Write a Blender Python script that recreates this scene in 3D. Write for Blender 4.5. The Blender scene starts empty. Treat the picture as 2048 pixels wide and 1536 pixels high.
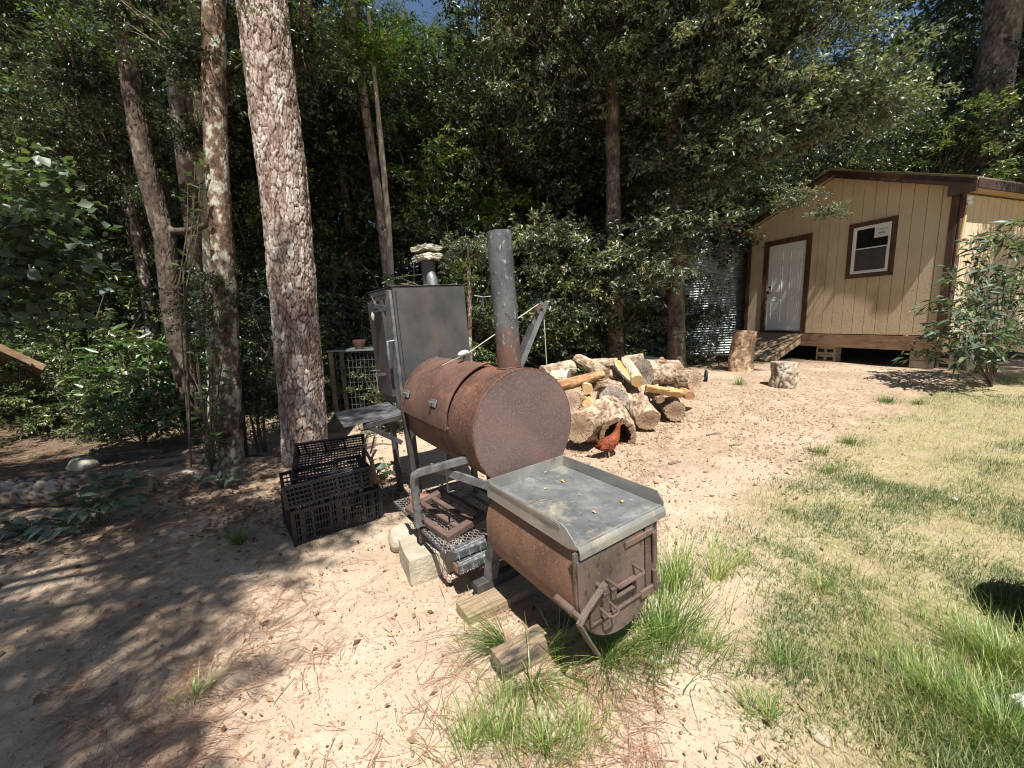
import bpy, math, random
import numpy as np
from mathutils import Vector, Matrix, Quaternion
random.seed(7)
RS = np.random.RandomState(11)
SC = bpy.context.scene
COL = SC.collection
PI = math.pi

# ------------------------------------------------------------------ camera, sky, sun, exposure
FPX, PITCH, ROLL = 820.0, math.radians(8.906), math.radians(-1.927)
CAM = np.array([0.0, 0.0, 1.40])
_fw = np.array([0, math.cos(PITCH), -math.sin(PITCH)]); _r = np.array([1.0, 0, 0]); _u = np.cross(_r, _fw)
RT = math.cos(ROLL)*_r + math.sin(ROLL)*_u
UP = -math.sin(ROLL)*_r + math.cos(ROLL)*_u
cd = bpy.data.cameras.new('camera'); cam = bpy.data.objects.new('camera', cd); COL.objects.link(cam)
cd.sensor_width = 36; cd.lens = FPX/2048*36; cd.clip_start = 0.05; cd.clip_end = 600
cam.matrix_world = Matrix(((RT[0], UP[0], -_fw[0], CAM[0]), (RT[1], UP[1], -_fw[1], CAM[1]), (RT[2], UP[2], -_fw[2], CAM[2]), (0, 0, 0, 1)))
SC.camera = cam
SUN_EL = math.radians(61.7); SUN_H = np.array([0.185, -0.983]); SUN_H = SUN_H/np.linalg.norm(SUN_H)
w = bpy.data.worlds.new("World"); SC.world = w; w.use_nodes = True
nt = w.node_tree; bg = nt.nodes['Background']
sky = nt.nodes.new('ShaderNodeTexSky'); sky.sky_type = 'NISHITA'; sky.sun_disc = False
sky.sun_elevation = SUN_EL; sky.sun_rotation = math.atan2(SUN_H[0], SUN_H[1]); sky.air_density = 1.0; sky.dust_density = 0.6; sky.ozone_density = 2.0
nt.links.new(sky.outputs[0], bg.inputs[0]); bg.inputs[1].default_value = 0.062
sl = bpy.data.lights.new('sun', 'SUN'); sl.energy = 5.0; sl.angle = math.radians(0.53); sl.color = (1.0, 0.965, 0.91)
sun = bpy.data.objects.new('sun', sl); COL.objects.link(sun)
SD = Vector((SUN_H[0]*math.cos(SUN_EL), SUN_H[1]*math.cos(SUN_EL), math.sin(SUN_EL)))
sun.rotation_mode = 'QUATERNION'; sun.rotation_quaternion = SD.to_track_quat('Z', 'Y'); sun.location = (0, -10, 20)
SC.view_settings.view_transform = 'Standard'; SC.view_settings.look = 'None'; SC.view_settings.gamma = 1
SC.view_settings.exposure = 0.92; SC.view_settings.use_curve_mapping = False
SC.render.engine = 'CYCLES'
SC.cycles.pixel_filter_type = 'BLACKMAN_HARRIS'; SC.cycles.filter_width = 1.15
SC.cycles.max_bounces = 6; SC.cycles.transparent_max_bounces = 6; SC.cycles.diffuse_bounces = 3

# ------------------------------------------------------------------ numpy noise
def _hash(ix, iy, iz, seed):
    n = (ix.astype(np.int64)*374761393 + iy.astype(np.int64)*668265263 + iz.astype(np.int64)*2147483647 + seed*1274126177) & 0xffffffff
    n = ((n ^ (n >> 13))*1274126177) & 0xffffffff
    n = ((n ^ (n >> 16))*2246822519) & 0xffffffff
    return ((n ^ (n >> 15)) & 0xffffff)/16777215.0
def vnoise(x, y, z=0.0, seed=0):
    x = np.asarray(x, float); y = np.asarray(y, float); z = np.asarray(z, float)+np.zeros_like(x)
    xi, yi, zi = np.floor(x), np.floor(y), np.floor(z)
    fx, fy, fz = x-xi, y-yi, z-zi
    fx, fy, fz = fx*fx*(3-2*fx), fy*fy*(3-2*fy), fz*fz*(3-2*fz)
    r = 0
    for a in (0, 1):
        for b in (0, 1):
            for c in (0, 1):
                r = r + _hash(xi+a, yi+b, zi+c, seed)*(fx if a else 1-fx)*(fy if b else 1-fy)*(fz if c else 1-fz)
    return r*2-1
def fbm(x, y, z=0.0, oct=4, seed=0):
    s, a, t = 0, 0.5, 0
    for o in range(oct):
        s = s + a*vnoise(np.asarray(x)*2**o, np.asarray(y)*2**o, np.asarray(z)*2**o, seed+o*17); t += a; a *= 0.5
    return s/t
def voronoi(x, y, px=0, seed=0, jit=0.85):
    """F2-F1 and a random value per cell on a plane whose x wraps every px cells."""
    xi, yi = np.floor(x), np.floor(y)
    f1 = np.full(x.shape, 9.0); f2 = f1.copy(); cid = np.zeros(x.shape)
    zero = np.zeros_like(xi)
    for a in (-1, 0, 1):
        for b in (-1, 0, 1):
            cx, cy = xi+a, yi+b
            wx = np.mod(cx, px) if px else cx
            jx = .5+(_hash(wx, cy, zero, seed)-.5)*jit; jy = .5+(_hash(wx, cy, zero, seed+5)-.5)*jit
            d = np.hypot(cx+jx-x, cy+jy-y); c = _hash(wx, cy, zero, seed+9)
            m = d < f1
            f2 = np.where(m, f1, np.minimum(f2, d)); cid = np.where(m, c, cid); f1 = np.where(m, d, f1)
    return f2-f1, cid
def ss(t):
    t = np.clip(t, 0, 1); return t*t*(3-2*t)

def gh(x, y):
    """height of the ground"""
    x = np.asarray(x, float); y = np.asarray(y, float)
    base = .26*ss((y-3.3)/4.0)*ss((x+1.2)/3.2) + .12*ss((y-4)/6)*(1-ss((x+1.2)/3.2))
    n = .035*fbm(x*.8, y*.8, oct=3, seed=3) + .012*fbm(x*4, y*4, oct=3, seed=8)
    damp = 1-.75*np.exp(-((x-.1)**2+(y-1.9)**2)/.9)
    far = 1+2.5*ss((np.hypot(x, y)-14)/20)
    return base + n*damp*far
def H(x, y): return float(gh(x, y))
def rayd(px, py):
    return RT*((px-1024)/FPX) - UP*((py-768)/FPX) + _fw
def at(px, py, z=None, y=None):
    r = rayd(px, py); t = (z-CAM[2])/r[2] if z is not None else y/r[1]
    return CAM + r*t
def G(px, py, dz=0):
    z = dz
    for _ in range(12):
        p = at(px, py, z=z); z = H(p[0], p[1])+dz
    return p

# ------------------------------------------------------------------ mesh helpers
class MB:
    def __init__(s): s.v = []; s.f = []; s.n = 0; s.mi = []
    def add(s, V, F, m=0):
        V = [tuple(map(float, p)) for p in V]
        s.v += V; s.f += [tuple(i+s.n for i in f) for f in F]; s.mi += [m]*len(F); s.n += len(V)
    def box(s, c, size, R=None, m=0, bev=0):
        hx, hy, hz = [a/2 for a in size]
        R = np.eye(3) if R is None else np.asarray(R)
        if bev <= 0:
            P = [(x, y, z) for x in (-hx, hx) for y in (-hy, hy) for z in (-hz, hz)]
            F = [(0, 1, 3, 2), (4, 6, 7, 5), (0, 4, 5, 1), (2, 3, 7, 6), (0, 2, 6, 4), (1, 5, 7, 3)]
            s.add([R@np.array(p)+c for p in P], F, m); return
        b = min(bev, hx*.45, hy*.45, hz*.45)
        P = []; idx = {}
        for sx in (-1, 1):
            for sy in (-1, 1):
                for sz in (-1, 1):
                    idx[(sx, sy, sz, 0)] = len(P); P.append((sx*hx, sy*(hy-b), sz*(hz-b)))
                    idx[(sx, sy, sz, 1)] = len(P); P.append((sx*(hx-b), sy*hy, sz*(hz-b)))
                    idx[(sx, sy, sz, 2)] = len(P); P.append((sx*(hx-b), sy*(hy-b), sz*hz))
        F = []
        q = [(-1, -1), (1, -1), (1, 1), (-1, 1)]
        for sg in (-1, 1):
            for ax in range(3):
                f = []
                for a, c2 in q:
                    k = [0, 0, 0]; k[ax] = sg; k[(ax+1) % 3] = a; k[(ax+2) % 3] = c2
                    f.append(idx[(k[0], k[1], k[2], ax)])
                F.append(tuple(f if sg > 0 else f[::-1]))
        for ax in range(3):
            a1, a2 = (ax+1) % 3, (ax+2) % 3
            for s1 in (-1, 1):
                for s2 in (-1, 1):
                    def K(sx, w_):
                        k = [0, 0, 0]; k[ax] = sx; k[a1] = s1; k[a2] = s2; return idx[(k[0], k[1], k[2], w_)]
                    f = [K(-1, a1), K(1, a1), K(1, a2), K(-1, a2)]
                    F.append(tuple(f))
        for sx in (-1, 1):
            for sy in (-1, 1):
                for sz in (-1, 1):
                    F.append((idx[(sx, sy, sz, 0)], idx[(sx, sy, sz, 1)], idx[(sx, sy, sz, 2)]))
        s.add([R@np.array(p)+c for p in P], F, m)
    def bar(s, a, b, wd, ht, upv=(0, 0, 1), m=0, bev=0):
        a = np.array(a, float); b = np.array(b, float); d = b-a; L = np.linalg.norm(d); d /= L
        u = np.array(upv, float); x = np.cross(d, u); x /= np.linalg.norm(x)+1e-9; z = np.cross(x, d)
        s.box((a+b)/2, (wd, L, ht), np.array([x, d, z]).T, m, bev)
    def tube(s, P, r, n=8, cap=True, m=0):
        P = [np.array(p, float) for p in P]; k = len(P)
        rr = r if hasattr(r, '__len__') else [r]*k
        V = []; ref = None
        for i, p in enumerate(P):
            d = P[min(i+1, k-1)]-P[max(i-1, 0)]; d /= np.linalg.norm(d)+1e-12
            if ref is None:
                ref = np.cross(d, (0, 0, 1.0)) if abs(d[2]) < .9 else np.cross(d, (1.0, 0, 0))
            ref = ref-d*(ref@d); ref /= np.linalg.norm(ref)+1e-12; o = np.cross(d, ref)
            for j in range(n):
                t = 2*PI*j/n; V.append(p+rr[i]*(math.cos(t)*ref+math.sin(t)*o))
        F = [(i*n+j, i*n+(j+1) % n, (i+1)*n+(j+1) % n, (i+1)*n+j) for i in range(k-1) for j in range(n)]
        if cap: F += [tuple(range(n))[::-1], tuple((k-1)*n+j for j in range(n))]
        s.add(V, F, m)
    def prism(s, poly, axis_o, ex, ey, ez, d, m=0):
        """polygon in (ex,ey) at axis_o extruded by d along ez"""
        n = len(poly); o = np.array(axis_o, float)
        A = [o+np.array(ex)*p[0]+np.array(ey)*p[1] for p in poly]
        V = A+[a+np.array(ez)*d for a in A]
        F = [tuple(range(n))[::-1], tuple(range(n, 2*n))]+[(i, (i+1) % n, (i+1) % n+n, i+n) for i in range(n)]
        s.add(V, F, m)
    def build(s, name, mats, parent=None, smooth=False, recalc=True):
        me = bpy.data.meshes.new(name); me.from_pydata(s.v, [], s.f)
        for m in (mats if isinstance(mats, (list, tuple)) else [mats]): me.materials.append(m)
        if any(s.mi): me.polygons.foreach_set('material_index', s.mi)
        if recalc:
            import bmesh
            bm = bmesh.new(); bm.from_mesh(me); bmesh.ops.recalc_face_normals(bm, faces=bm.faces); bm.to_mesh(me); bm.free()
        if smooth:
            me.polygons.foreach_set('use_smooth', [True]*len(me.polygons))
            try: me.set_sharp_from_angle(angle=math.radians(40))
            except Exception: pass
        me.update()
        return link(name, me, parent)
def link(name, me, parent=None):
    o = bpy.data.objects.new(name, me); COL.objects.link(o)
    if parent is not None: o.parent = parent
    return o
def npmesh(name, V, F, mats, attrs=None, smooth=False, mi=None):
    """V (n,3), F (m,k) numpy"""
    me = bpy.data.meshes.new(name); V = np.asarray(V, np.float32); F = np.asarray(F, np.int32); k = F.shape[1]
    me.vertices.add(len(V)); me.vertices.foreach_set('co', V.ravel())
    me.loops.add(F.size); me.loops.foreach_set('vertex_index', F.ravel())
    me.polygons.add(len(F)); me.polygons.foreach_set('loop_start', np.arange(len(F), dtype=np.int32)*k)
    try: me.polygons.foreach_set('loop_total', np.full(len(F), k, np.int32))
    except Exception: pass
    for m in (mats if isinstance(mats, (list, tuple)) else [mats]): me.materials.append(m)
    if mi is not None: me.polygons.foreach_set('material_index', np.asarray(mi, np.int32))
    if smooth: me.polygons.foreach_set('use_smooth', np.ones(len(F), bool))
    for nm, a in (attrs or {}).items():
        at_ = me.attributes.new(nm, 'FLOAT', 'POINT'); at_.data.foreach_set('value', np.asarray(a, np.float32))
    me.update(calc_edges=True)
    return me
def empty(name, loc=(0, 0, 0), rz=0, M=None):
    o = bpy.data.objects.new(name, None); COL.objects.link(o); o.empty_display_size = .1
    if M is not None: o.matrix_world = M
    else: o.location = loc; o.rotation_euler = (0, 0, rz)
    return o
def tag(o, label=None, cat=None, group=None, kind=None):
    if label: o['label'] = label
    if cat: o['category'] = cat
    if group: o['group'] = group
    if kind: o['kind'] = kind
    return o

# ------------------------------------------------------------------ materials
def mat(name, stops, scale=5, detail=6, rough=.8, metal=0, bump=0, bscale=None, stretch=(1, 1, 1), layer=None, rough_var=0, spec=.3, dist=0.0, extra=None, coat=0):
    """procedural material: noise -> ramp (stops), optional second layer (colour, scale, lo, hi, stretch), bump"""
    m = bpy.data.materials.new(name); m.use_nodes = True; t = m.node_tree; N = t.nodes; L = t.links
    b = N['Principled BSDF']; b.inputs['Roughness'].default_value = rough; b.inputs['Metallic'].default_value = metal
    b.inputs['Specular IOR Level'].default_value = spec
    tc = N.new('ShaderNodeTexCoord')
    def mp(st):
        q = N.new('ShaderNodeMapping'); q.inputs['Scale'].default_value = st; L.new(tc.outputs['Object'], q.inputs[0]); return q
    M = mp(stretch)
    n = N.new('ShaderNodeTexNoise'); n.inputs['Scale'].default_value = scale; n.inputs['Detail'].default_value = detail; n.inputs['Distortion'].default_value = dist
    n.inputs['Roughness'].default_value = .62
    L.new(M.outputs[0], n.inputs[0])
    r = N.new('ShaderNodeValToRGB'); L.new(n.outputs[0], r.inputs[0])
    el = r.color_ramp.elements
    while len(el) < len(stops): el.new(.5)
    for e, (p, c) in zip(el, stops): e.position = p; e.color = (*c, 1)
    colr = r.outputs[0]
    for ly in (layer or []):
        c, sc, lo, hi, st = ly
        n2 = N.new('ShaderNodeTexNoise'); n2.inputs['Scale'].default_value = sc; n2.inputs['Detail'].default_value = 5; n2.inputs['Roughness'].default_value = .65
        L.new(mp(st).outputs[0], n2.inputs[0])
        mr = N.new('ShaderNodeMapRange'); mr.inputs[1].default_value = lo; mr.inputs[2].default_value = hi; L.new(n2.outputs[0], mr.inputs[0])
        mx = N.new('ShaderNodeMix'); mx.data_type = 'RGBA'; L.new(mr.outputs[0], mx.inputs[0]); L.new(colr, mx.inputs[6]); mx.inputs[7].default_value = (*c, 1)
        colr = mx.outputs[2]
    L.new(colr, b.inputs['Base Color'])
    if rough_var:
        mr = N.new('ShaderNodeMapRange'); mr.inputs[1].default_value = .3; mr.inputs[2].default_value = .7
        mr.inputs[3].default_value = rough-rough_var; mr.inputs[4].default_value = min(1, rough+rough_var); L.new(n.outputs[0], mr.inputs[0]); L.new(mr.outputs[0], b.inputs['Roughness'])
    if bump:
        nb = N.new('ShaderNodeTexNoise'); nb.inputs['Scale'].default_value = bscale or scale*3; nb.inputs['Detail'].default_value = 6; L.new(M.outputs[0], nb.inputs[0])
        bp = N.new('ShaderNodeBump'); bp.inputs['Strength'].default_value = bump; bp.inputs['Distance'].default_value = .01; L.new(nb.outputs[0], bp.inputs['Height'])
        L.new(bp.outputs[0], b.inputs['Normal'])
    return m
def leafmat(name, stops, trans=.3, rough=.42, spec=.5, tcol=None):
    m = bpy.data.materials.new(name); m.use_nodes = True; t = m.node_tree; N = t.nodes; L = t.links
    b = N['Principled BSDF']; b.inputs['Roughness'].default_value = rough; b.inputs['Specular IOR Level'].default_value = spec
    a = N.new('ShaderNodeAttribute'); a.attribute_name = 'rnd'
    oi = N.new('ShaderNodeObjectInfo')
    ad = N.new('ShaderNodeMath'); ad.operation = 'MULTIPLY_ADD'; L.new(oi.outputs['Random'], ad.inputs[0]); ad.inputs[1].default_value = .25; L.new(a.outputs['Fac'], ad.inputs[2])
    sb = N.new('ShaderNodeMath'); sb.operation = 'SUBTRACT'; L.new(ad.outputs[0], sb.inputs[0]); sb.inputs[1].default_value = .12
    r = N.new('ShaderNodeValToRGB'); L.new(sb.outputs[0], r.inputs[0]); el = r.color_ramp.elements
    while len(el) < len(stops): el.new(.5)
    for e, (p, c) in zip(el, stops): e.position = p; e.color = (*c, 1)
    L.new(r.outputs[0], b.inputs['Base Color'])
    tr = N.new('ShaderNodeBsdfTranslucent'); mx = N.new('ShaderNodeMixShader'); mx.inputs[0].default_value = trans
    g = N.new('ShaderNodeMix'); g.data_type = 'RGBA'; g.blend_type = 'MULTIPLY'; g.inputs[0].default_value = 1; L.new(r.outputs[0], g.inputs[6]); g.inputs[7].default_value = (*(tcol or (1.6, 1.9, .6)), 1)
    L.new(g.outputs[2], tr.inputs[0]); L.new(b.outputs[0], mx.inputs[1]); L.new(tr.outputs[0], mx.inputs[2]); L.new(mx.outputs[0], N['Material Output'].inputs[0])
    return m
def attrmat(name, attr, stops, rough=.85, bump=0, bscale=60, nmix=.25, nscale=20, spec=.25, stretch=(1, 1, 1), layer=None):
    """colour from a per-vertex value (bark plate, blade) plus noise"""
    m = mat(name, [(0, (0, 0, 0)), (1, (1, 1, 1))], scale=nscale, rough=rough, bump=bump, bscale=bscale, spec=spec, stretch=stretch)
    t = m.node_tree; N = t.nodes; L = t.links; b = N['Principled BSDF']
    n = [x for x in N if x.type == 'TEX_NOISE'][0]; r = [x for x in N if x.type == 'VALTORGB'][0]
    a = N.new('ShaderNodeAttribute'); a.attribute_name = attr
    s1 = N.new('ShaderNodeMath'); s1.operation = 'SUBTRACT'; L.new(n.outputs[0], s1.inputs[0]); s1.inputs[1].default_value = .5
    s2 = N.new('ShaderNodeMath'); s2.operation = 'MULTIPLY_ADD'; L.new(s1.outputs[0], s2.inputs[0]); s2.inputs[1].default_value = nmix*2; L.new(a.outputs['Fac'], s2.inputs[2])
    L.new(s2.outputs[0], r.inputs[0]); el = r.color_ramp.elements
    while len(el) < len(stops): el.new(.5)
    for e, (p, c) in zip(el, stops): e.position = p; e.color = (*c, 1)
    return m

M = {}
M['rust_plate'] = mat('rust_plate', [(.3, (.085, .055, .051)), (.55, (.125, .084, .077)), (.75, (.15, .102, .093))], scale=2.5, rough=.62, rough_var=.12, bump=.25, bscale=300, layer=[((.19, .125, .105), 120, .50, .68, (1, 1, 1)), ((.085, .055, .050), 110, .54, .70, (1, 1, 1)), ((.17, .10, .08), 3.2, .54, .78, (1, 1, 1)), ((.45, .40, .36), 24, .735, .76, (1, 1, 1))], spec=.4)
M['rust_shell'] = mat('rust_shell', [(.3, (.060, .032, .025)), (.5, (.125, .062, .042)), (.72, (.22, .095, .05))], scale=5, rough=.66, rough_var=.14, bump=.35, bscale=220, layer=[((.10, .062, .052), 3, .48, .66, (1, 1, 1)), ((.25, .11, .06), 8, .58, .76, (1, 1, .5)), ((.065, .035, .030), 90, .50, .68, (1, 1, 1)), ((.30, .14, .08), 80, .56, .70, (1, 1, 1))], spec=.35)
M['rust_lid'] = mat('rust_lid', [(.3, (.07, .038, .03)), (.55, (.125, .068, .052)), (.8, (.18, .10, .075))], scale=6, rough=.6, rough_var=.14, bump=.3, bscale=260, layer=[((.22, .12, .08), 100, .53, .70, (1, 1, 1)), ((.07, .042, .036), 90, .53, .70, (1, 1, 1)), ((.24, .12, .07), 4, .56, .7, (1, 1, 1)), ((.22, .19, .17), 45, .68, .8, (1, 6, 1))], spec=.4)
M['firebox'] = mat('firebox', [(.3, (.085, .042, .028)), (.52, (.165, .085, .052)), (.78, (.22, .12, .078))], scale=4, rough=.6, rough_var=.15, bump=.3, bscale=230, layer=[((.07, .042, .034), 5, .5, .72, (1, 1, .6)), ((.30, .13, .06), 14, .58, .72, (1, 1, .4)), ((.08, .045, .035), 95, .50, .68, (1, 1, 1)), ((.28, .145, .085), 85, .55, .70, (1, 1, 1)), ((.50, .38, .29), 95, .67, .73, (1, 1, 1))], spec=.4)
M['firedoor'] = mat('firedoor', [(.3, (.08, .060, .052)), (.55, (.15, .105, .085)), (.78, (.22, .135, .09))], scale=5, rough=.5, rough_var=.15, bump=.28, bscale=200, layer=[((.14, .14, .145), 3.2, .5, .66, (1, 1, 1)), ((.05, .04, .036), 40, .55, .66, (1, 1, .5)), ((.32, .18, .11), 48, .62, .73, (1, 1, 1))], metal=.25, spec=.5)
M['grey_steel'] = mat('grey_steel', [(.3, (.10, .10, .105)), (.6, (.19, .19, .195)), (.8, (.28, .275, .27))], scale=14, rough=.5, rough_var=.15, bump=.15, bscale=120, metal=.35, layer=[((.13, .07, .045), 22, .6, .72, (1, 1, 1))], spec=.5)
M['cabinet'] = mat('cabinet', [(.3, (.05, .047, .046)), (.55, (.095, .09, .088)), (.78, (.15, .14, .135))], scale=2.6, rough=.42, rough_var=.1, bump=.1, bscale=90, metal=.3, layer=[((.15, .10, .08), 7, .55, .75, (1, 1, .4)), ((.03, .03, .033), 1.7, .58, .74, (1, 1, 1)), ((.2, .18, .17), 80, .66, .74, (.3, .3, 2))], spec=.5)
M['dark_steel'] = mat('dark_steel', [(.3, (.035, .033, .034)), (.7, (.09, .085, .085))], scale=12, rough=.5, rough_var=.12, bump=.15, metal=.3, layer=[((.12, .06, .04), 20, .6, .72, (1, 1, 1))], spec=.5)
M['black_and_hole_shade'] = mat('black_and_hole_shade', [(.35, (.012, .012, .013)), (.7, (.03, .03, .03))], scale=12, rough=.7)  # plain black; also stands in for the shade inside openings
M['tray'] = mat('tray', [(.3, (.19, .185, .17)), (.55, (.29, .28, .255)), (.75, (.42, .40, .36))], scale=3.5, rough=.34, rough_var=.12, bump=.06, bscale=60, metal=.35, dist=1.2, layer=[((.50, .42, .26), 4, .56, .74, (1, 1, 1)), ((.17, .18, .18), 9, .58, .72, (.35, 1.8, 1))], spec=.5)
M['tray_floor'] = mat('tray_floor', [(.3, (.11, .115, .115)), (.5, (.18, .185, .18)), (.72, (.32, .31, .28))], scale=4.5, rough=.42, rough_var=.14, bump=.08, bscale=50, metal=.2, dist=1.5, layer=[((.10, .11, .11), 2.6, .45, .62, (1, 1.2, 1)), ((.50, .44, .32), 2.4, .56, .72, (1, 1, 1)), ((.34, .34, .32), 22, .60, .74, (.4, 2.2, 1)), ((.06, .065, .07), 60, .6, .70, (1, 1, 1)), ((.55, .53, .48), 45, .66, .73, (1, .4, 1))], spec=.5)
M['rust_iron'] = mat('rust_iron', [(.3, (.065, .040, .032)), (.6, (.125, .082, .068)), (.8, (.18, .12, .10))], scale=10, rough=.8, bump=.4, bscale=160)
M['mesh_metal'] = mat('mesh_metal', [(.3, (.16, .13, .12)), (.7, (.42, .39, .36))], scale=14, rough=.55, metal=.4)
M['concrete'] = mat('concrete', [(.3, (.27, .225, .165)), (.55, (.40, .345, .26)), (.75, (.50, .45, .36))], scale=7, rough=.95, bump=.7, bscale=60, layer=[((.27, .17, .10), 5, .6, .78, (1, 1, 1)), ((.16, .13, .10), 70, .64, .72, (1, 1, 1))])
M['stone'] = mat('stone', [(.3, (.22, .20, .15)), (.55, (.45, .42, .33)), (.78, (.62, .59, .50))], scale=14, rough=.95, bump=1, bscale=40, layer=[((.10, .085, .05), 20, .54, .64, (1, 1, 1))])
M['white_stone'] = mat('white_stone', [(.3, (.45, .42, .38)), (.7, (.68, .66, .62))], scale=8, rough=.9, bump=.6, bscale=30)
M['wood_grey'] = mat('wood_grey', [(.3, (.14, .10, .065)), (.5, (.30, .22, .14)), (.75, (.45, .34, .22))], scale=4, rough=.85, bump=.7, bscale=16, stretch=(1.2, 26, 26), layer=[((.07, .065, .06), 3, .56, .72, (1, 3, 3))])
M['wood_stained'] = mat('wood_stained', [(.3, (.14, .10, .065)), (.5, (.28, .20, .13)), (.75, (.42, .32, .21))], scale=4, rough=.85, bump=.9, bscale=14, stretch=(1.2, 26, 26), layer=[((.055, .05, .048), 5, .46, .60, (1, 2.5, 4)), ((.03, .025, .02), 40, .66, .7, (.2, 3, 3))])
M['wood_pale'] = mat('wood_pale', [(.3, (.28, .17, .08)), (.5, (.44, .29, .14)), (.75, (.58, .42, .23))], scale=5, rough=.8, bump=.5, bscale=20, stretch=(14, 14, 1.5), layer=[((.52, .27, .07), 3, .5, .7, (1, 1, 1))])
M['wood_yellow'] = mat('wood_yellow', [(.3, (.40, .23, .08)), (.5, (.56, .36, .15)), (.75, (.64, .48, .26))], scale=5, rough=.75, bump=.5, bscale=20, stretch=(14, 14, 1.5), layer=[((.45, .20, .06), 6, .58, .7, (1, 1, .4))])
M['trim'] = mat('trim', [(.3, (.055, .028, .018)), (.55, (.10, .052, .033)), (.8, (.16, .09, .06))], scale=4, rough=.75, bump=.25, bscale=20, stretch=(3, 3, 1), dist=.6, layer=[((.03, .016, .012), 7, .64, .72, (1, 1, .5))])
M['fascia'] = mat('fascia', [(.3, (.030, .017, .014)), (.6, (.06, .034, .026)), (.8, (.10, .055, .04))], scale=3, rough=.7, bump=.2, bscale=18, layer=[((.16, .085, .05), 3, .6, .72, (1, 1, 1))])
M['rim'] = mat('rim', [(.3, (.19, .11, .065)), (.55, (.29, .185, .115)), (.8, (.36, .25, .17))], scale=2, rough=.8, bump=.25, bscale=12, stretch=(1, 1, 6), layer=[((.13, .065, .035), 1.8, .52, .68, (1, 1, 1))])
M['siding'] = mat('siding', [(.3, (.55, .425, .275)), (.6, (.61, .48, .32)), (.8, (.65, .525, .36))], scale=3, rough=.8, bump=.4, bscale=30, layer=[((.44, .33, .20), 1.5, .55, .74, (1, 1, .3)), ((.40, .28, .17), 9, .66, .8, (1, 1, .15))], stretch=(1, 1, .7))
M['siding_back'] = mat('siding_back', [(.3, (.17, .115, .065)), (.7, (.23, .16, .09))], scale=3, rough=.9)
M['soffit'] = mat('soffit', [(.3, (.50, .37, .19)), (.7, (.60, .45, .25))], scale=4, rough=.8)
M['roof'] = mat('roof', [(.3, (.12, .11, .07)), (.7, (.22, .20, .13))], scale=20, rough=.8, bump=.3)
M['door_white'] = mat('door_white', [(.3, (.70, .70, .68)), (.7, (.80, .80, .78))], scale=3, rough=.45, spec=.5, layer=[((.58, .53, .45), 4, .64, .8, (1, 1, .5))])
M['vinyl'] = mat('vinyl', [(.3, (.70, .71, .70)), (.7, (.80, .80, .79))], scale=3, rough=.4)
M['knob'] = mat('knob', [(.3, (.04, .028, .02)), (.7, (.10, .07, .045))], scale=30, rough=.35, metal=.9)
M['sticker'] = mat('sticker', [(.3, (.68, .68, .66)), (.7, (.76, .76, .74))], scale=5, rough=.6)
M['print'] = mat('print', [(.3, (.20, .20, .22)), (.7, (.32, .31, .31))], scale=90, rough=.6)
M['glass'] = mat('glass', [(.3, (.010, .011, .012)), (.7, (.02, .021, .022))], scale=3, rough=.06, spec=.8)
M['screen'] = mat('screen', [(.3, (.05, .048, .046)), (.7, (.085, .08, .075))], scale=4, rough=.7)
M['galv'] = mat('galv', [(.3, (.16, .19, .18)), (.6, (.30, .34, .32)), (.8, (.42, .46, .44))], scale=6, rough=.38, metal=.65, layer=[((.14, .10, .07), 1.6, .55, .75, (1, 1, 1))], bump=.1)
M['plastic'] = mat('plastic', [(.3, (.010, .010, .013)), (.7, (.026, .026, .032))], scale=8, rough=.42, spec=.5, layer=[((.10, .085, .07), 9, .6, .78, (1, 1, 1))])
M['bag'] = mat('bag', [(.3, (.012, .014, .02)), (.7, (.035, .038, .05))], scale=6, rough=.4, bump=.3, bscale=12)
M['rubber'] = mat('rubber', [(.3, (.02, .02, .021)), (.7, (.05, .048, .045))], scale=10, rough=.8)
M['foil'] = mat('foil', [(.3, (.03, .034, .036)), (.55, (.085, .095, .10)), (.8, (.26, .28, .29))], scale=26, rough=.5, metal=.2, bump=.8, bscale=40)
M['wire'] = mat('wire', [(.3, (.35, .34, .32)), (.7, (.55, .54, .51))], scale=20, rough=.4, metal=.5)
M['rope'] = mat('rope', [(.3, (.40, .36, .28)), (.7, (.60, .55, .45))], scale=60, rough=.9)
M['ceramic'] = mat('ceramic', [(.3, (.40, .41, .32)), (.7, (.62, .62, .52))], scale=18, rough=.5)
M['brick_red'] = mat('brick_red', [(.3, (.22, .08, .045)), (.7, (.36, .15, .09))], scale=12, rough=.9, bump=.5)
M['terracotta'] = mat('terracotta', [(.3, (.06, .028, .02)), (.7, (.10, .045, .03))], scale=12, rough=.9)
M['limb'] = mat('limb', [(.3, (.05, .035, .025)), (.55, (.13, .095, .07)), (.8, (.24, .20, .16))], scale=9, rough=.9, bump=.8, bscale=40, stretch=(1, 1, .4))
M['twig'] = mat('twig', [(.3, (.14, .10, .07)), (.7, (.30, .25, .18))], scale=20, rough=.9)
M['stem_green'] = mat('stem_green', [(.3, (.07, .08, .03)), (.7, (.13, .14, .06))], scale=20, rough=.7)
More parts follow.
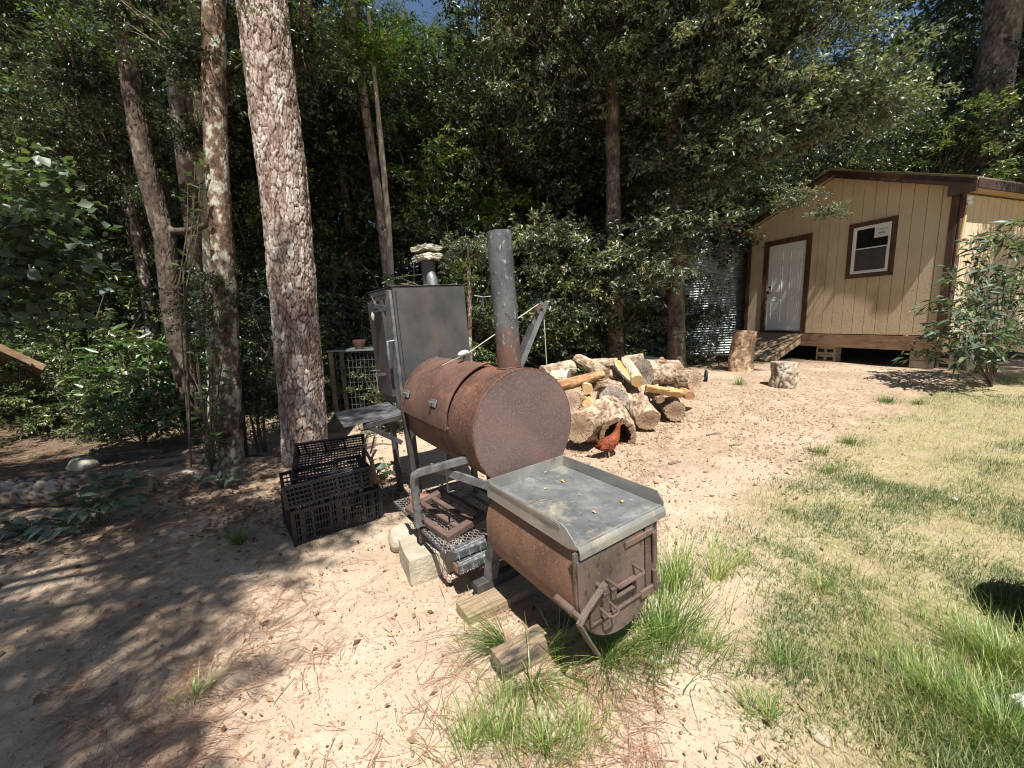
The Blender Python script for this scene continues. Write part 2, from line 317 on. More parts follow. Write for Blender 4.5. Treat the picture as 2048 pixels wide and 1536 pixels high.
# bark: value of each plate 0..1, crevice stored in the same attribute
M['pine_bark'] = attrmat('pine_bark', 'plate', [(.05, (.040, .026, .020)), (.26, (.13, .082, .062)), (.45, (.24, .168, .135)), (.62, (.36, .295, .25)), (.85, (.56, .51, .46))], bump=.9, bscale=60, nmix=.34, nscale=34, stretch=(1, 1, .5))
M['oak_bark'] = attrmat('oak_bark', 'plate', [(.05, (.030, .021, .015)), (.35, (.10, .068, .048)), (.6, (.19, .145, .108)), (.9, (.36, .31, .25))], bump=.8, bscale=40, nmix=.4, nscale=14, stretch=(1, 1, .5))
M['shaded_bark'] = attrmat('shaded_bark', 'plate', [(.05, (.018, .013, .010)), (.35, (.055, .038, .028)), (.6, (.11, .082, .062)), (.9, (.24, .20, .16))], bump=.9, bscale=40, nmix=.4, nscale=14, stretch=(1, 1, .5))  # oak bark with half shade put into its colour
M['lichen_bark'] = attrmat('lichen_bark', 'plate', [(.15, (.045, .028, .02)), (.36, (.12, .075, .05)), (.54, (.18, .12, .085)), (.60, (.34, .31, .24)), (.9, (.50, .48, .40))], bump=.8, bscale=45, nmix=.75, nscale=17, stretch=(1, 1, .7))
M['pale_bark'] = attrmat('pale_bark', 'plate', [(0, (.14, .10, .07)), (.4, (.36, .29, .21)), (.7, (.50, .45, .35)), (1, (.60, .57, .48))], bump=.6, bscale=30, nmix=.4, nscale=9, stretch=(1, 1, .5))
M['log_bark'] = attrmat('log_bark', 'plate', [(.05, (.07, .042, .026)), (.35, (.22, .15, .095)), (.62, (.38, .29, .20)), (.95, (.54, .45, .34))], bump=.8, bscale=60, nmix=.4, nscale=18, stretch=(1, 1, .4))
M['red_bark'] = attrmat('red_bark', 'plate', [(0, (.10, .045, .02)), (.35, (.26, .13, .06)), (.65, (.42, .24, .12)), (1, (.50, .36, .22))], bump=.8, bscale=60, nmix=.4, nscale=18, stretch=(1, 1, .4))
M['tan_bark'] = attrmat('tan_bark', 'plate', [(0, (.16, .07, .03)), (.35, (.32, .20, .12)), (.65, (.44, .31, .20)), (1, (.54, .43, .32))], bump=.8, bscale=30, nmix=.6, nscale=9, stretch=(1.6, 1.6, .25))
M['birch_bark'] = attrmat('birch_bark', 'plate', [(0, (.12, .09, .05)), (.35, (.42, .36, .22)), (.65, (.56, .52, .36)), (1, (.64, .60, .46))], bump=.5, bscale=60, nmix=.35, nscale=18)
def ringmat(name, c1, c2, c3):
    m = mat(name, [(.3, c1), (.55, c2), (.8, c3)], scale=5, rough=.85, bump=.35, bscale=40)
    t = m.node_tree; N = t.nodes; L = t.links
    tc = [x for x in N if x.type == 'TEX_COORD'][0]; r = [x for x in N if x.type == 'VALTORGB'][0]; n = [x for x in N if x.type == 'TEX_NOISE'][0]
    wv = N.new('ShaderNodeTexWave'); wv.wave_type = 'RINGS'; wv.rings_direction = 'Z'; wv.inputs['Scale'].default_value = 26; wv.inputs['Distortion'].default_value = 5; wv.inputs['Detail'].default_value = 3; wv.inputs['Detail Scale'].default_value = 1.2
    L.new(tc.outputs['Object'], wv.inputs[0])
    mx = N.new('ShaderNodeMath'); mx.operation = 'MULTIPLY_ADD'; L.new(wv.outputs['Fac'], mx.inputs[0]); mx.inputs[1].default_value = .36
    s = N.new('ShaderNodeMath'); s.operation = 'SUBTRACT'; L.new(n.outputs[0], s.inputs[0]); s.inputs[1].default_value = .16; L.new(s.outputs[0], mx.inputs[2]); L.new(mx.outputs[0], r.inputs[0])
    sp = N.new('ShaderNodeSeparateXYZ'); L.new(tc.outputs['Object'], sp.inputs[0])
    at2 = N.new('ShaderNodeMath'); at2.operation = 'ARCTAN2'; L.new(sp.outputs[0], at2.inputs[0]); L.new(sp.outputs[1], at2.inputs[1])
    cb = N.new('ShaderNodeCombineXYZ'); L.new(at2.outputs[0], cb.inputs[0])
    vl = N.new('ShaderNodeVectorMath'); vl.operation = 'LENGTH'; L.new(tc.outputs['Object'], vl.inputs[0]); L.new(vl.outputs['Value'], cb.inputs[1])
    nc = N.new('ShaderNodeTexNoise'); nc.inputs['Scale'].default_value = 3.4; nc.inputs['Detail'].default_value = 3; L.new(cb.outputs[0], nc.inputs[0])
    cr_ = N.new('ShaderNodeMapRange'); cr_.inputs[1].default_value = .505; cr_.inputs[2].default_value = .515; cr_.inputs[3].default_value = 1; cr_.inputs[4].default_value = 0
    ab = N.new('ShaderNodeMath'); ab.operation = 'ABSOLUTE'; sb2 = N.new('ShaderNodeMath'); sb2.operation = 'SUBTRACT'; L.new(nc.outputs[0], sb2.inputs[0]); sb2.inputs[1].default_value = .5; L.new(sb2.outputs[0], ab.inputs[0])
    cr_.inputs[1].default_value = .006; cr_.inputs[2].default_value = .016; L.new(ab.outputs[0], cr_.inputs[0])
    hm = N.new('ShaderNodeMapRange'); hm.inputs[1].default_value = .085; hm.inputs[2].default_value = .06; hm.inputs[3].default_value = 0; hm.inputs[4].default_value = .55; L.new(vl.outputs['Value'], hm.inputs[0])
    m1 = N.new('ShaderNodeMix'); m1.data_type = 'RGBA'; L.new(hm.outputs[0], m1.inputs[0]); L.new(r.outputs[0], m1.inputs[6]); m1.inputs[7].default_value = (c1[0]*.8, c1[1]*.7, c1[2]*.65, 1)
    m2 = N.new('ShaderNodeMix'); m2.data_type = 'RGBA'; L.new(cr_.outputs[0], m2.inputs[0]); L.new(m1.outputs[2], m2.inputs[6]); m2.inputs[7].default_value = (.07, .04, .025, 1)
    L.new(m2.outputs[2], N['Principled BSDF'].inputs['Base Color'])
    return m
M['cut'] = ringmat('cut', (.26, .17, .11), (.42, .30, .20), (.54, .41, .28))
M['cut_grey'] = ringmat('cut_grey', (.22, .17, .14), (.38, .32, .27), (.50, .44, .38))
M['cut_red'] = ringmat('cut_red', (.34, .16, .08), (.50, .27, .15), (.60, .38, .24))
M['hollow'] = mat('hollow', [(.3, (.05, .022, .012)), (.7, (.15, .07, .035))], scale=20, rough=.95, bump=.8)
# leaves
M['oak_leaf'] = leafmat('oak_leaf', [(.1, (.035, .048, .028)), (.42, (.11, .14, .085)), (.7, (.24, .27, .19)), (1, (.26, .23, .12))], trans=.18, rough=.40, spec=.8)
M['green_leaf'] = leafmat('green_leaf', [(.1, (.030, .048, .018)), (.5, (.076, .108, .040)), (.8, (.15, .185, .07)), (1, (.21, .21, .08))], trans=.24, rough=.38, spec=.7)
M['dark_leaf'] = leafmat('dark_leaf', [(.1, (.018, .030, .014)), (.55, (.052, .074, .034)), (.9, (.14, .17, .09))], trans=.16, rough=.38, spec=.75)
M['pine_needle'] = leafmat('pine_needle', [(0, (.045, .075, .020)), (.6, (.09, .13, .035)), (1, (.15, .17, .06))], trans=.3, rough=.5)
M['glossy_leaf'] = leafmat('glossy_leaf', [(0, (.035, .07, .025)), (.55, (.075, .13, .045)), (.85, (.13, .19, .07)), (1, (.22, .23, .07))], trans=.18, rough=.36, spec=.7)
M['soft_leaf'] = leafmat('soft_leaf', [(0, (.05, .075, .048)), (.6, (.105, .14, .092)), (1, (.18, .22, .14))], trans=.28, rough=.46, spec=.6)
M['lime_leaf'] = leafmat('lime_leaf', [(0, (.06, .10, .018)), (.6, (.12, .18, .035)), (1, (.20, .24, .06))], trans=.42, rough=.45)
M['grass'] = leafmat('grass', [(0, (.06, .11, .03)), (.30, (.12, .18, .055)), (.5, (.21, .24, .085)), (.68, (.38, .34, .16)), (1, (.56, .48, .28))], trans=.3, rough=.5, tcol=(1.2, 1.3, .7))
M['tuft_grass'] = leafmat('tuft_grass', [(0, (.06, .12, .025)), (.45, (.15, .23, .05)), (.8, (.28, .35, .09)), (1, (.52, .45, .22))], trans=.3, rough=.38, tcol=(1.3, 1.4, .6))
M['needle_litter'] = leafmat('needle_litter', [(0, (.17, .075, .045)), (.5, (.28, .14, .09)), (1, (.42, .28, .19))], trans=.05, rough=.7, tcol=(1, 1, 1))
M['leaf_litter'] = leafmat('leaf_litter', [(0, (.10, .05, .028)), (.5, (.22, .13, .075)), (1, (.42, .30, .18))], trans=.1, rough=.75, tcol=(1, 1, 1))
M['chips'] = leafmat('chips', [(0, (.16, .09, .05)), (.4, (.36, .24, .13)), (1, (.62, .48, .30))], trans=.0, rough=.8, tcol=(1, 1, 1))
M['feather'] = mat('feather', [(.3, (.11, .026, .012)), (.55, (.24, .058, .020)), (.8, (.40, .12, .04))], scale=26, rough=.6, bump=.7, bscale=90, stretch=(.6, 1.4, 1.4), layer=[((.12, .028, .012), 50, .58, .68, (.5, 1.5, 1.5))])
M['tail_feather'] = mat('tail_feather', [(.3, (.03, .015, .012)), (.7, (.17, .06, .03))], scale=30, rough=.6)
M['comb'] = mat('comb', [(.3, (.35, .03, .02)), (.7, (.5, .06, .04))], scale=30, rough=.5)
M['shank'] = mat('shank', [(.3, (.42, .30, .12)), (.7, (.55, .42, .2))], scale=60, rough=.6)
M['beak'] = M['shank']

# ground material
def ground_mat():
    m = bpy.data.materials.new('sandy_soil'); m.use_nodes = True; t = m.node_tree; N = t.nodes; L = t.links
    b = N['Principled BSDF']; b.inputs['Roughness'].default_value = .95; b.inputs['Specular IOR Level'].default_value = .15
    tc = N.new('ShaderNodeTexCoord')
    def noise(sc, det=8, ro=.6, st=(1, 1, 1)):
        mp = N.new('ShaderNodeMapping'); mp.inputs['Scale'].default_value = st; L.new(tc.outputs['Object'], mp.inputs[0])
        n = N.new('ShaderNodeTexNoise'); n.inputs['Scale'].default_value = sc; n.inputs['Detail'].default_value = det; n.inputs['Roughness'].default_value = ro; L.new(mp.outputs[0], n.inputs[0]); return n.outputs[0]
    def ramp(src, stops):
        r = N.new('ShaderNodeValToRGB'); L.new(src, r.inputs[0]); el = r.color_ramp.elements
        while len(el) < len(stops): el.new(.5)
        for e, (p, c) in zip(el, stops): e.position = p; e.color = (*c, 1)
        return r.outputs[0]
    def mix(f, a, c):
        x = N.new('ShaderNodeMix'); x.data_type = 'RGBA'
        L.new(f, x.inputs[0]); L.new(a, x.inputs[6])
        if isinstance(c, tuple): x.inputs[7].default_value = (*c, 1)
        else: L.new(c, x.inputs[7])
        return x.outputs[2]
    def mr(src, lo, hi, a=0, b_=1):
        r = N.new('ShaderNodeMapRange'); r.inputs[1].default_value = lo; r.inputs[2].default_value = hi; r.inputs[3].default_value = a; r.inputs[4].default_value = b_; L.new(src, r.inputs[0]); return r.outputs[0]
    def mul(a, b_):
        q = N.new('ShaderNodeMath'); q.operation = 'MULTIPLY'; q.use_clamp = True; L.new(a, q.inputs[0])
        if isinstance(b_, float): q.inputs[1].default_value = b_
        else: L.new(b_, q.inputs[1])
        return q.outputs[0]
    sand = ramp(noise(2.3), [(.3, (.33, .248, .172)), (.5, (.41, .318, .230)), (.7, (.48, .385, .290))])
    sand = mix(mr(noise(38, 4), .56, .68), sand, (.27, .165, .10))
    sand = mix(mr(noise(120, 3), .60, .70), sand, (.56, .46, .34))
    sand = mix(mr(noise(75, 3), .63, .70), sand, (.17, .10, .06))
    a = N.new('ShaderNodeAttribute'); a.attribute_name = 'litter'
    lit = ramp(noise(30, 8, .7, (1, 1, 1)), [(.28, (.10, .065, .042)), (.46, (.25, .17, .11)), (.6, (.38, .285, .195)), (.8, (.50, .41, .30))])
    f = mul(a.outputs['Fac'], mr(noise(5, 6, .7), .30, .55))
    c = mix(f, sand, lit)
    a2 = N.new('ShaderNodeAttribute'); a2.attribute_name = 'lawn'
    st = ramp(noise(45, 8, .75), [(.3, (.11, .10, .045)), (.46, (.22, .20, .09)), (.6, (.36, .30, .165)), (.75, (.48, .39, .25))])
    c = mix(mul(a2.outputs['Fac'], mr(noise(6, 6, .7), .25, .6, .15, .95)), c, st)
    a3 = N.new('ShaderNodeAttribute'); a3.attribute_name = 'duff'
    du = ramp(noise(22, 8, .75), [(.3, (.03, .02, .013)), (.5, (.085, .055, .034)), (.75, (.20, .14, .085))])
    c = mix(a3.outputs['Fac'], c, du)
    L.new(c, b.inputs['Base Color'])
    bp = N.new('ShaderNodeBump'); bp.inputs['Strength'].default_value = .6; bp.inputs['Distance'].default_value = .012
    nb = N.new('ShaderNodeMath'); nb.operation = 'ADD'; L.new(noise(28, 8, .7), nb.inputs[0]); L.new(mul(noise(150, 3), .6), nb.inputs[1])
    L.new(nb.outputs[0], bp.inputs['Height']); L.new(bp.outputs[0], b.inputs['Normal'])
    return m
M['soil'] = ground_mat()

# ------------------------------------------------------------------ ground
def lawn_mask(x, y):
    xb = .95+.95*(y-2.3)+.12*np.sign(y-2.3)*(y-2.3)**2*(y > 2.3)
    xb = np.where(y < 2.3, .95+.30*(2.3-y)*-1, xb)
    m = ss((x-xb)/.9+.35*fbm(x*1.4, y*1.4, oct=3, seed=21)+.15)
    return m*(1-ss((y-6.3)/.9))
def axis_vals(fine0, fine1, step, far0, far1):
    a = list(np.arange(fine0, fine1+step/2, step)); s = step; x = a[-1]
    while x < far1: s *= 1.16; x += s; a.append(x)
    s = step; x = a[0]
    while x > far0: s *= 1.16; x -= s; a.insert(0, x)
    return np.array(a)
gx = axis_vals(-4.6, 5.4, .033, -260, 260); gy = axis_vals(.7, 6.6, .033, -120, 400)
X, Y = np.meshgrid(gx, gy)
Zg = gh(X, Y)
near = (np.abs(X-.4) < 5.2) & (Y > .5) & (Y < 6.9)
Zg = Zg + np.where(near, .006*fbm(X*14, Y*14, oct=3, seed=30)+.012*np.clip(fbm(X*5.5, Y*5.5, oct=2, seed=34), -.6, .15)+.004*vnoise(X*33, Y*33, seed=31), 0)
nx, ny = len(gx), len(gy)
idx = np.arange(nx*ny).reshape(ny, nx)
F = np.stack([idx[:-1, :-1], idx[:-1, 1:], idx[1:, 1:], idx[1:, :-1]], -1).reshape(-1, 4)
duff = ss((Y-5.2+.9*fbm(X*.6, Y*.6, seed=40))/1.5)*(1-ss((X+.8)/1.4)) + ss((Y-8.2)/1.5)*ss((X+.8)/1.4)
duff = np.clip(duff*.95, 0, 1)*(Y > 0)
duff = np.maximum(duff, ss((-X-3.2+.6*fbm(X, Y, seed=42))/1.2)*ss((Y-3.2)/1.0)*.8)
lit = ss((fbm(X*.9, Y*.9, oct=4, seed=50)-.12+.8*ss((Y-2.8)/2)*ss((X+.2)/1)+.45*ss((-X-1.0)/1.2)*ss((Y-1.8)/1.5))/.6)*.85
gme = npmesh('ground', np.stack([X, Y, Zg], -1).reshape(-1, 3), F, M['soil'], {'litter': lit.ravel(), 'lawn': lawn_mask(X, Y).ravel(), 'duff': duff.ravel()}, smooth=True)
tag(link('ground', gme), 'pale sandy yard soil strewn with pine needles and wood chips', kind='structure')

# ------------------------------------------------------------------ blades, needles and litter
def blades(name, base, length, width, lean_dir, lean, mats, rnd, segs=3, curl=1.0, z_up=True):
    """curved tapering blades; base (n,3), lean_dir (n,2) unit, lean 0..1.5 rad at tip"""
    n = len(base); V = []; 
    side = np.stack([-lean_dir[:, 1], lean_dir[:, 0], np.zeros(n)], 1)
    pos = base.copy(); ang = lean*.25; verts = []
    for i in range(segs+1):
        wd = width*(1-(i/segs)**1.6)*.5
        if i < segs:
            verts.append(pos-side*wd[:, None]); verts.append(pos+side*wd[:, None])
        else: verts.append(pos.copy())
        a = ang
        st = length/segs
        pos = pos+np.stack([lean_dir[:, 0]*np.sin(a)*st, lean_dir[:, 1]*np.sin(a)*st, np.cos(a)*st], 1)
        ang = ang+lean*curl/segs
    k = 2*segs+1
    V = np.stack(verts, 1).reshape(-1, 3)
    T = []
    for i in range(segs-1):
        a = 2*i; T += [(a, a+1, a+3), (a, a+3, a+2)]
    T.append((2*segs-2, 2*segs-1, 2*segs))
    F = (np.arange(n)[:, None, None]*k+np.array(T)[None]).reshape(-1, 3)
    return npmesh(name, V, F, mats, {'rnd': np.repeat(rnd, k)})
def unit2(n):
    a = RS.rand(n)*2*PI; return np.stack([np.cos(a), np.sin(a)], 1)
# lawn: density follows the mask
N0 = 520000
u = RS.rand(N0); yy = .75+6.2*RS.rand(N0)**1.25; xx = (-.4+RS.rand(N0)*1.75)*yy + RS.rand(N0)*.3
lm = lawn_mask(xx, yy); patch = fbm(xx*2.1, yy*2.1, oct=4, seed=61)
dens = lm*np.clip(.42+patch*1.5+.45*np.exp(-((xx-2.0)**2+(yy-1.2)**2)/.35), .03, 1)
keep = RS.rand(N0) < dens*np.clip(.9/(yy*.28+.3), .2, 1)*.55
xx, yy, patch = xx[keep], yy[keep], patch[keep]; n = len(xx)
corner = np.exp(-((xx-2.1)**2+(yy-1.1)**2)/.5)
ln = (.020+.036*RS.rand(n))*(1+1.5*corner+.9*np.clip(patch, 0, 1))
rnd = np.clip(.27-patch*1.05-.26*corner+.24*RS.randn(n), .02, .98)
base = np.stack([xx, yy, gh(xx, yy)-.004], 1)
me = blades('lawn_grass', base, ln, .0025+.002*RS.rand(n), unit2(n), .8+1.3*RS.rand(n), M['grass'], rnd, segs=2)
tag(link('lawn_grass', me), 'patchy green and straw-coloured lawn grass on the right of the yard', kind='stuff')
# dead thatch lying flat
N1 = 56000
yy = .75+5.6*RS.rand(N1)**1.15; xx = (-.55+RS.rand(N1)*1.9)*yy+.1
k = RS.rand(N1) < np.clip(lawn_mask(xx, yy)*.9+.10*(xx > -.3), 0, 1)*np.clip(.6+fbm(xx*1.7, yy*1.7, oct=3, seed=77), .1, 1)
xx, yy = xx[k], yy[k]; n = len(xx)
me = blades('dry_thatch', np.stack([xx, yy, gh(xx, yy)+.004+.008*RS.rand(n)], 1), .035+.06*RS.rand(n), .0018+.0016*RS.rand(n), unit2(n), 1.45+.2*RS.rand(n), M['grass'], np.clip(.78+.15*RS.randn(n), .45, 1), segs=2, curl=.25)
# lying blades start flat
tag(link('dry_thatch', me), 'dead straw-coloured grass stems lying flat over the yard', kind='stuff')
# flat strips: needles
def strips(name, P, dirs, length, width, mats, rnd, bend=.25, lift=.006):
    n = len(P); s = np.stack([-dirs[:, 1], dirs[:, 0], np.zeros(n)], 1); d3 = np.stack([dirs[:, 0], dirs[:, 1], np.zeros(n)], 1)
    b = (RS.rand(n)-.5)*bend
    V = []
    for t in (0, .5, 1):
        q = P+d3*(length*(t-.5))[:, None]+s*(b*length*(1-(2*t-1)**2))[:, None]; q[:, 2] = gh(q[:, 0], q[:, 1])+.004+lift*RS.rand(n)
        V += [q-s*(width/2)[:, None], q+s*(width/2)[:, None]]
        V[-1][:, 2] += width*.4
    V = np.stack(V, 1).reshape(-1, 3)
    T = np.array([(0, 1, 3), (0, 3, 2), (2, 3, 5), (2, 5, 4)])
    F = (np.arange(n)[:, None, None]*6+T[None]).reshape(-1, 3)
    return npmesh(name, V, F, mats, {'rnd': np.repeat(rnd, 6)})
N2 = 17000
yy = .75+5.5*RS.rand(N2)**1.1; xx = (-1.35+RS.rand(N2)*1.75)*yy
cl = fbm(xx*1.6, yy*1.6, oct=4, seed=91)
k = RS.rand(N2) < np.clip(.18+cl*1.3, .05, .8)*(1-.6*lawn_mask(xx, yy))
xx, yy = xx[k], yy[k]; n = len(xx); dd = unit2(n)
P = np.repeat(np.stack([xx, yy, xx*0], 1), 2, 0); d2 = np.repeat(dd, 2, 0)+.16*RS.randn(2*n, 2); d2 /= np.linalg.norm(d2, axis=1)[:, None]
me = strips('pine_needles', P, d2, .07+.09*RS.rand(2*n), np.full(2*n, .0016), M['needle_litter'], np.clip(.5+.25*RS.randn(2*n), 0, 1))
tag(link('pine_needles', me), 'fallen reddish pine needles scattered over the bare sand', kind='stuff')
# dead leaves and chips: small curled quads
def flakes(name, xx, yy, size, asp, mats, rnd, thick=0, lift=.008, tilt=.5):
    n = len(xx); d = unit2(n); a3 = np.stack([d[:, 0], d[:, 1], (RS.rand(n)-.5)*tilt], 1); b3 = np.stack([-d[:, 1], d[:, 0], (RS.rand(n)-.5)*tilt], 1)
    c = np.stack([xx, yy, gh(xx, yy)+.004+lift*RS.rand(n)], 1); hs = (size/2)[:, None]; ws = (size*asp/2)[:, None]; upv = np.array([0, 0, 1.0])
    if thick:
        V = []
        for z in (0, 1):
            for sa, sb in ((-1, -1), (1, -.8), (.9, 1), (-1, .9)): V.append(c+a3*hs*sa+b3*ws*sb+upv*(size*thick*z)[:, None])
        V = np.stack(V, 1).reshape(-1, 3); T = np.array([(4, 5, 6), (4, 6, 7), (0, 1, 5), (0, 5, 4), (1, 2, 6), (1, 6, 5), (2, 3, 7), (2, 7, 6), (3, 0, 4), (3, 4, 7)]); k = 8
    else:
        cu = (size*.18*RS.rand(n))[:, None]*upv
        V = np.stack([c-a3*hs, c+b3*ws+cu, c+a3*hs, c-b3*ws+cu], 1).reshape(-1, 3); T = np.array([(0, 1, 2), (0, 2, 3)]); k = 4
    F = (np.arange(n)[:, None, None]*k+T[None]).reshape(-1, 3)
    return npmesh(name, V, F, mats, {'rnd': np.repeat(rnd, k)})
N3 = 26000
yy = 1+9*RS.rand(N3)**.9; xx = (-1.5+RS.rand(N3)*2.6)*yy
dn = .10+.9*ss((-xx-1.2)/2)*ss((yy-2.2)/2)+.55*ss((yy-5)/2)
k = (RS.rand(N3) < dn*(1-.85*lawn_mask(xx, yy))*.75)
xx, yy = xx[k], yy[k]; n = len(xx)
tag(link('leaf_litter', flakes('leaf_litter', xx, yy, .012+.038*RS.rand(n)**1.5, .55, M['leaf_litter'], np.clip(.45+.3*RS.randn(n), 0, 1), lift=.012)), 'small brown dead leaves littering the soil', kind='stuff')
N4 = 14000
r_ = RS.rand(N4)**.6*2.3; a_ = RS.rand(N4)*2*PI
xx = 1.7+r_*np.cos(a_)*1.15; yy = 5.0+r_*np.sin(a_)*.95
k = (yy > 2.6) & (RS.rand(N4) < (1-.7*lawn_mask(xx, yy))*np.clip(.55+fbm(xx*2, yy*2, oct=3, seed=88)*1.2, .08, 1)); xx, yy = xx[k], yy[k]; n = len(xx)
tag(link('wood_chips', flakes('wood_chips', xx, yy, .008+.034*RS.rand(n)**2.5, .30, M['chips'], np.clip(.36+.26*RS.randn(n), 0, 1), thick=.16)), 'splinters and bark chips spread round the firewood pile', kind='stuff')
N5 = 7000
yy = .8+4.2*RS.rand(N5); xx = (-1.4+RS.rand(N5)*2.2)*yy
k = RS.rand(N5) < 1-.8*lawn_mask(xx, yy); xx, yy = xx[k], yy[k]; n = len(xx)
tag(link('soil_crumbs', flakes('soil_crumbs', xx, yy, .003+.008*RS.rand(n)**3, .8, M['chips'], np.clip(.18+.25*RS.randn(n), 0, 1), thick=.6, lift=.001, tilt=.3)), 'tiny crumbs and pebbles on the sand', kind='stuff')

# ------------------------------------------------------------------ grass tufts
def tuft(px, py, nb, ln, spread, label, cat='grass tuft', bias=(0, 0), lean=1.2, wd=.0035, segs=5, group=None, col=.35, mt='tuft_grass', p=None):
    p = G(px, py) if p is None else p
    n = nb; r = np.abs(RS.randn(n))*spread; a = RS.rand(n)*2*PI
    bx = p[0]+r*np.cos(a); by = p[1]+r*np.sin(a)
    d = np.stack([np.cos(a)+bias[0]+.5*RS.randn(n), np.sin(a)+bias[1]+.5*RS.randn(n)], 1); d /= np.linalg.norm(d, axis=1)[:, None]
    me = blades('grass_tuft', np.stack([bx, by, gh(bx, by)-.006], 1)-np.array(p)*[1, 1, 0], ln*(.45+.65*RS.rand(n)), wd*(.6+.7*RS.rand(n)), d, lean*(.35+.9*RS.rand(n)), M[mt], np.clip(col+.28*RS.randn(n), 0, 1), segs=segs)
    o = link('grass_tuft', me); o.location = (p[0], p[1], 0)
    tag(o, label, cat, group); return o
tuft(1012, 1302, 90, .40, .022, 'bright green grass tuft sprawling at the left end of the rear timber', bias=(-2.0, -.5), lean=2.2)
tuft(1062, 1378, 90, .40, .025, 'long green grass tuft growing under the near end of the front timber', bias=(.3, -1.3), lean=2.1, segs=6)
tuft(1118, 1330, 16, .32, .012, 'thin seeding grass stems rising in front of the front timber', bias=(0, .2), lean=.8)
tuft(1225, 1330, 330, .34, .10, 'dense dark green grass clump below the firebox door', bias=(.5, -.3), lean=1.7, segs=6)
tuft(1330, 1290, 380, .36, .12, 'broad bright green grass clump right of the firebox', bias=(.4, .1), lean=1.5, segs=6)
tuft(1350, 1180, 260, .36, .09, 'tall yellow-green grass clump behind the firebox on its right side', bias=(.3, .4), lean=1.1, segs=5, col=.6)
tuft(1440, 1160, 60, .34, .03, 'pale dry grass stems leaning right beside the firebox', bias=(1.2, .6), lean=1.2, col=.9)
tuft(480, 1085, 170, .17, .03, 'small green grass tuft in tree shade left of the crates', bias=(-.5, -.3), lean=1.6, wd=.003)
tuft(395, 1390, 70, .13, .03, 'sparse dull grass tuft on the sand at the lower left', bias=(.3, .2), lean=1.6, wd=.0028, col=.6)
tuft(1775, 805, 220, .16, .07, 'green grass tuft at the sandy edge of the lawn', lean=1.3, wd=.004, segs=3)
tuft(1835, 808, 120, .13, .06, 'smaller grass tuft just right of the lawn-edge tuft', lean=1.3, wd=.004, segs=3)
tuft(1700, 888, 240, .14, .07, 'low green grass tuft on bare ground near the lawn corner', lean=1.3, wd=.004, segs=3)
tuft(1640, 905, 160, .13, .08, 'flat straggling grass tuft left of the lawn corner', lean=1.4, wd=.004, segs=3, col=.45)
tuft(1660, 945, 160, .11, .06, 'low fresh grass tuft nearest the bare sand strip', lean=1.4, wd=.004, segs=3)
tuft(1958, 745, 160, .30, .06, 'grass tuft below the leafy sapling by the shed corner', lean=1.1, wd=.006, segs=3, col=.5)
tuft(1480, 770, 120, .20, .06, 'pale weedy tuft between the two upright log stumps', lean=1.2, wd=.005, segs=3, col=.6)
for i, (px, py, nb, ln) in enumerate([(1000, 1480, 200, .16), (1090, 1500, 240, .17), (940, 1500, 160, .15), (1160, 1470, 150, .14), (1020, 1420, 120, .14), (1420, 1300, 150, .13), (1540, 1440, 160, .12), (1480, 1130, 120, .11), (1560, 1330, 160, .13), (1640, 1180, 180, .11), (1500, 1420, 110, .10)]):
    tuft(px, py, nb, ln, .07, ['fine-bladed grass clump at the bottom edge below the front timber', 'fine-bladed grass clump at the bottom edge, widest of its row', 'leftmost fine-bladed grass clump at the bottom edge', 'fine-bladed grass clump at the right end of the bottom row', 'small fine-bladed grass clump just left of the front timber foot', 'thin grass clump on straw right of the firebox clump', 'grass clump in the straw low right of the smoker', 'small grass clump on straw above the firebox clump level', 'grass clump in the straw halfway between firebox and dark stump', 'spiky grass clump in the middle of the lawn', 'grass clump on bare soil left of the lower straw patch'][i], group='fine grass clumps in the foreground', bias=(.2, .1), lean=1.6, wd=.0024, col=.5, segs=4)
tuft(1990, 1330, 1300, .17, .17, 'thick green grass clump beside the dark stump at the lawn edge', bias=(-.3, .1), lean=1.3, wd=.003, col=.42, segs=3)
tuft(2000, 1480, 1500, .15, .20, 'thick green grass clump in the nearest corner of the lawn', bias=(-.2, .1), lean=1.3, wd=.003, col=.38, segs=3)
tuft(1880, 1400, 900, .13, .18, 'soft green grass clump between the nearest lawn corner and the straw', bias=(-.1, .1), lean=1.4, wd=.0028, col=.5, segs=3)

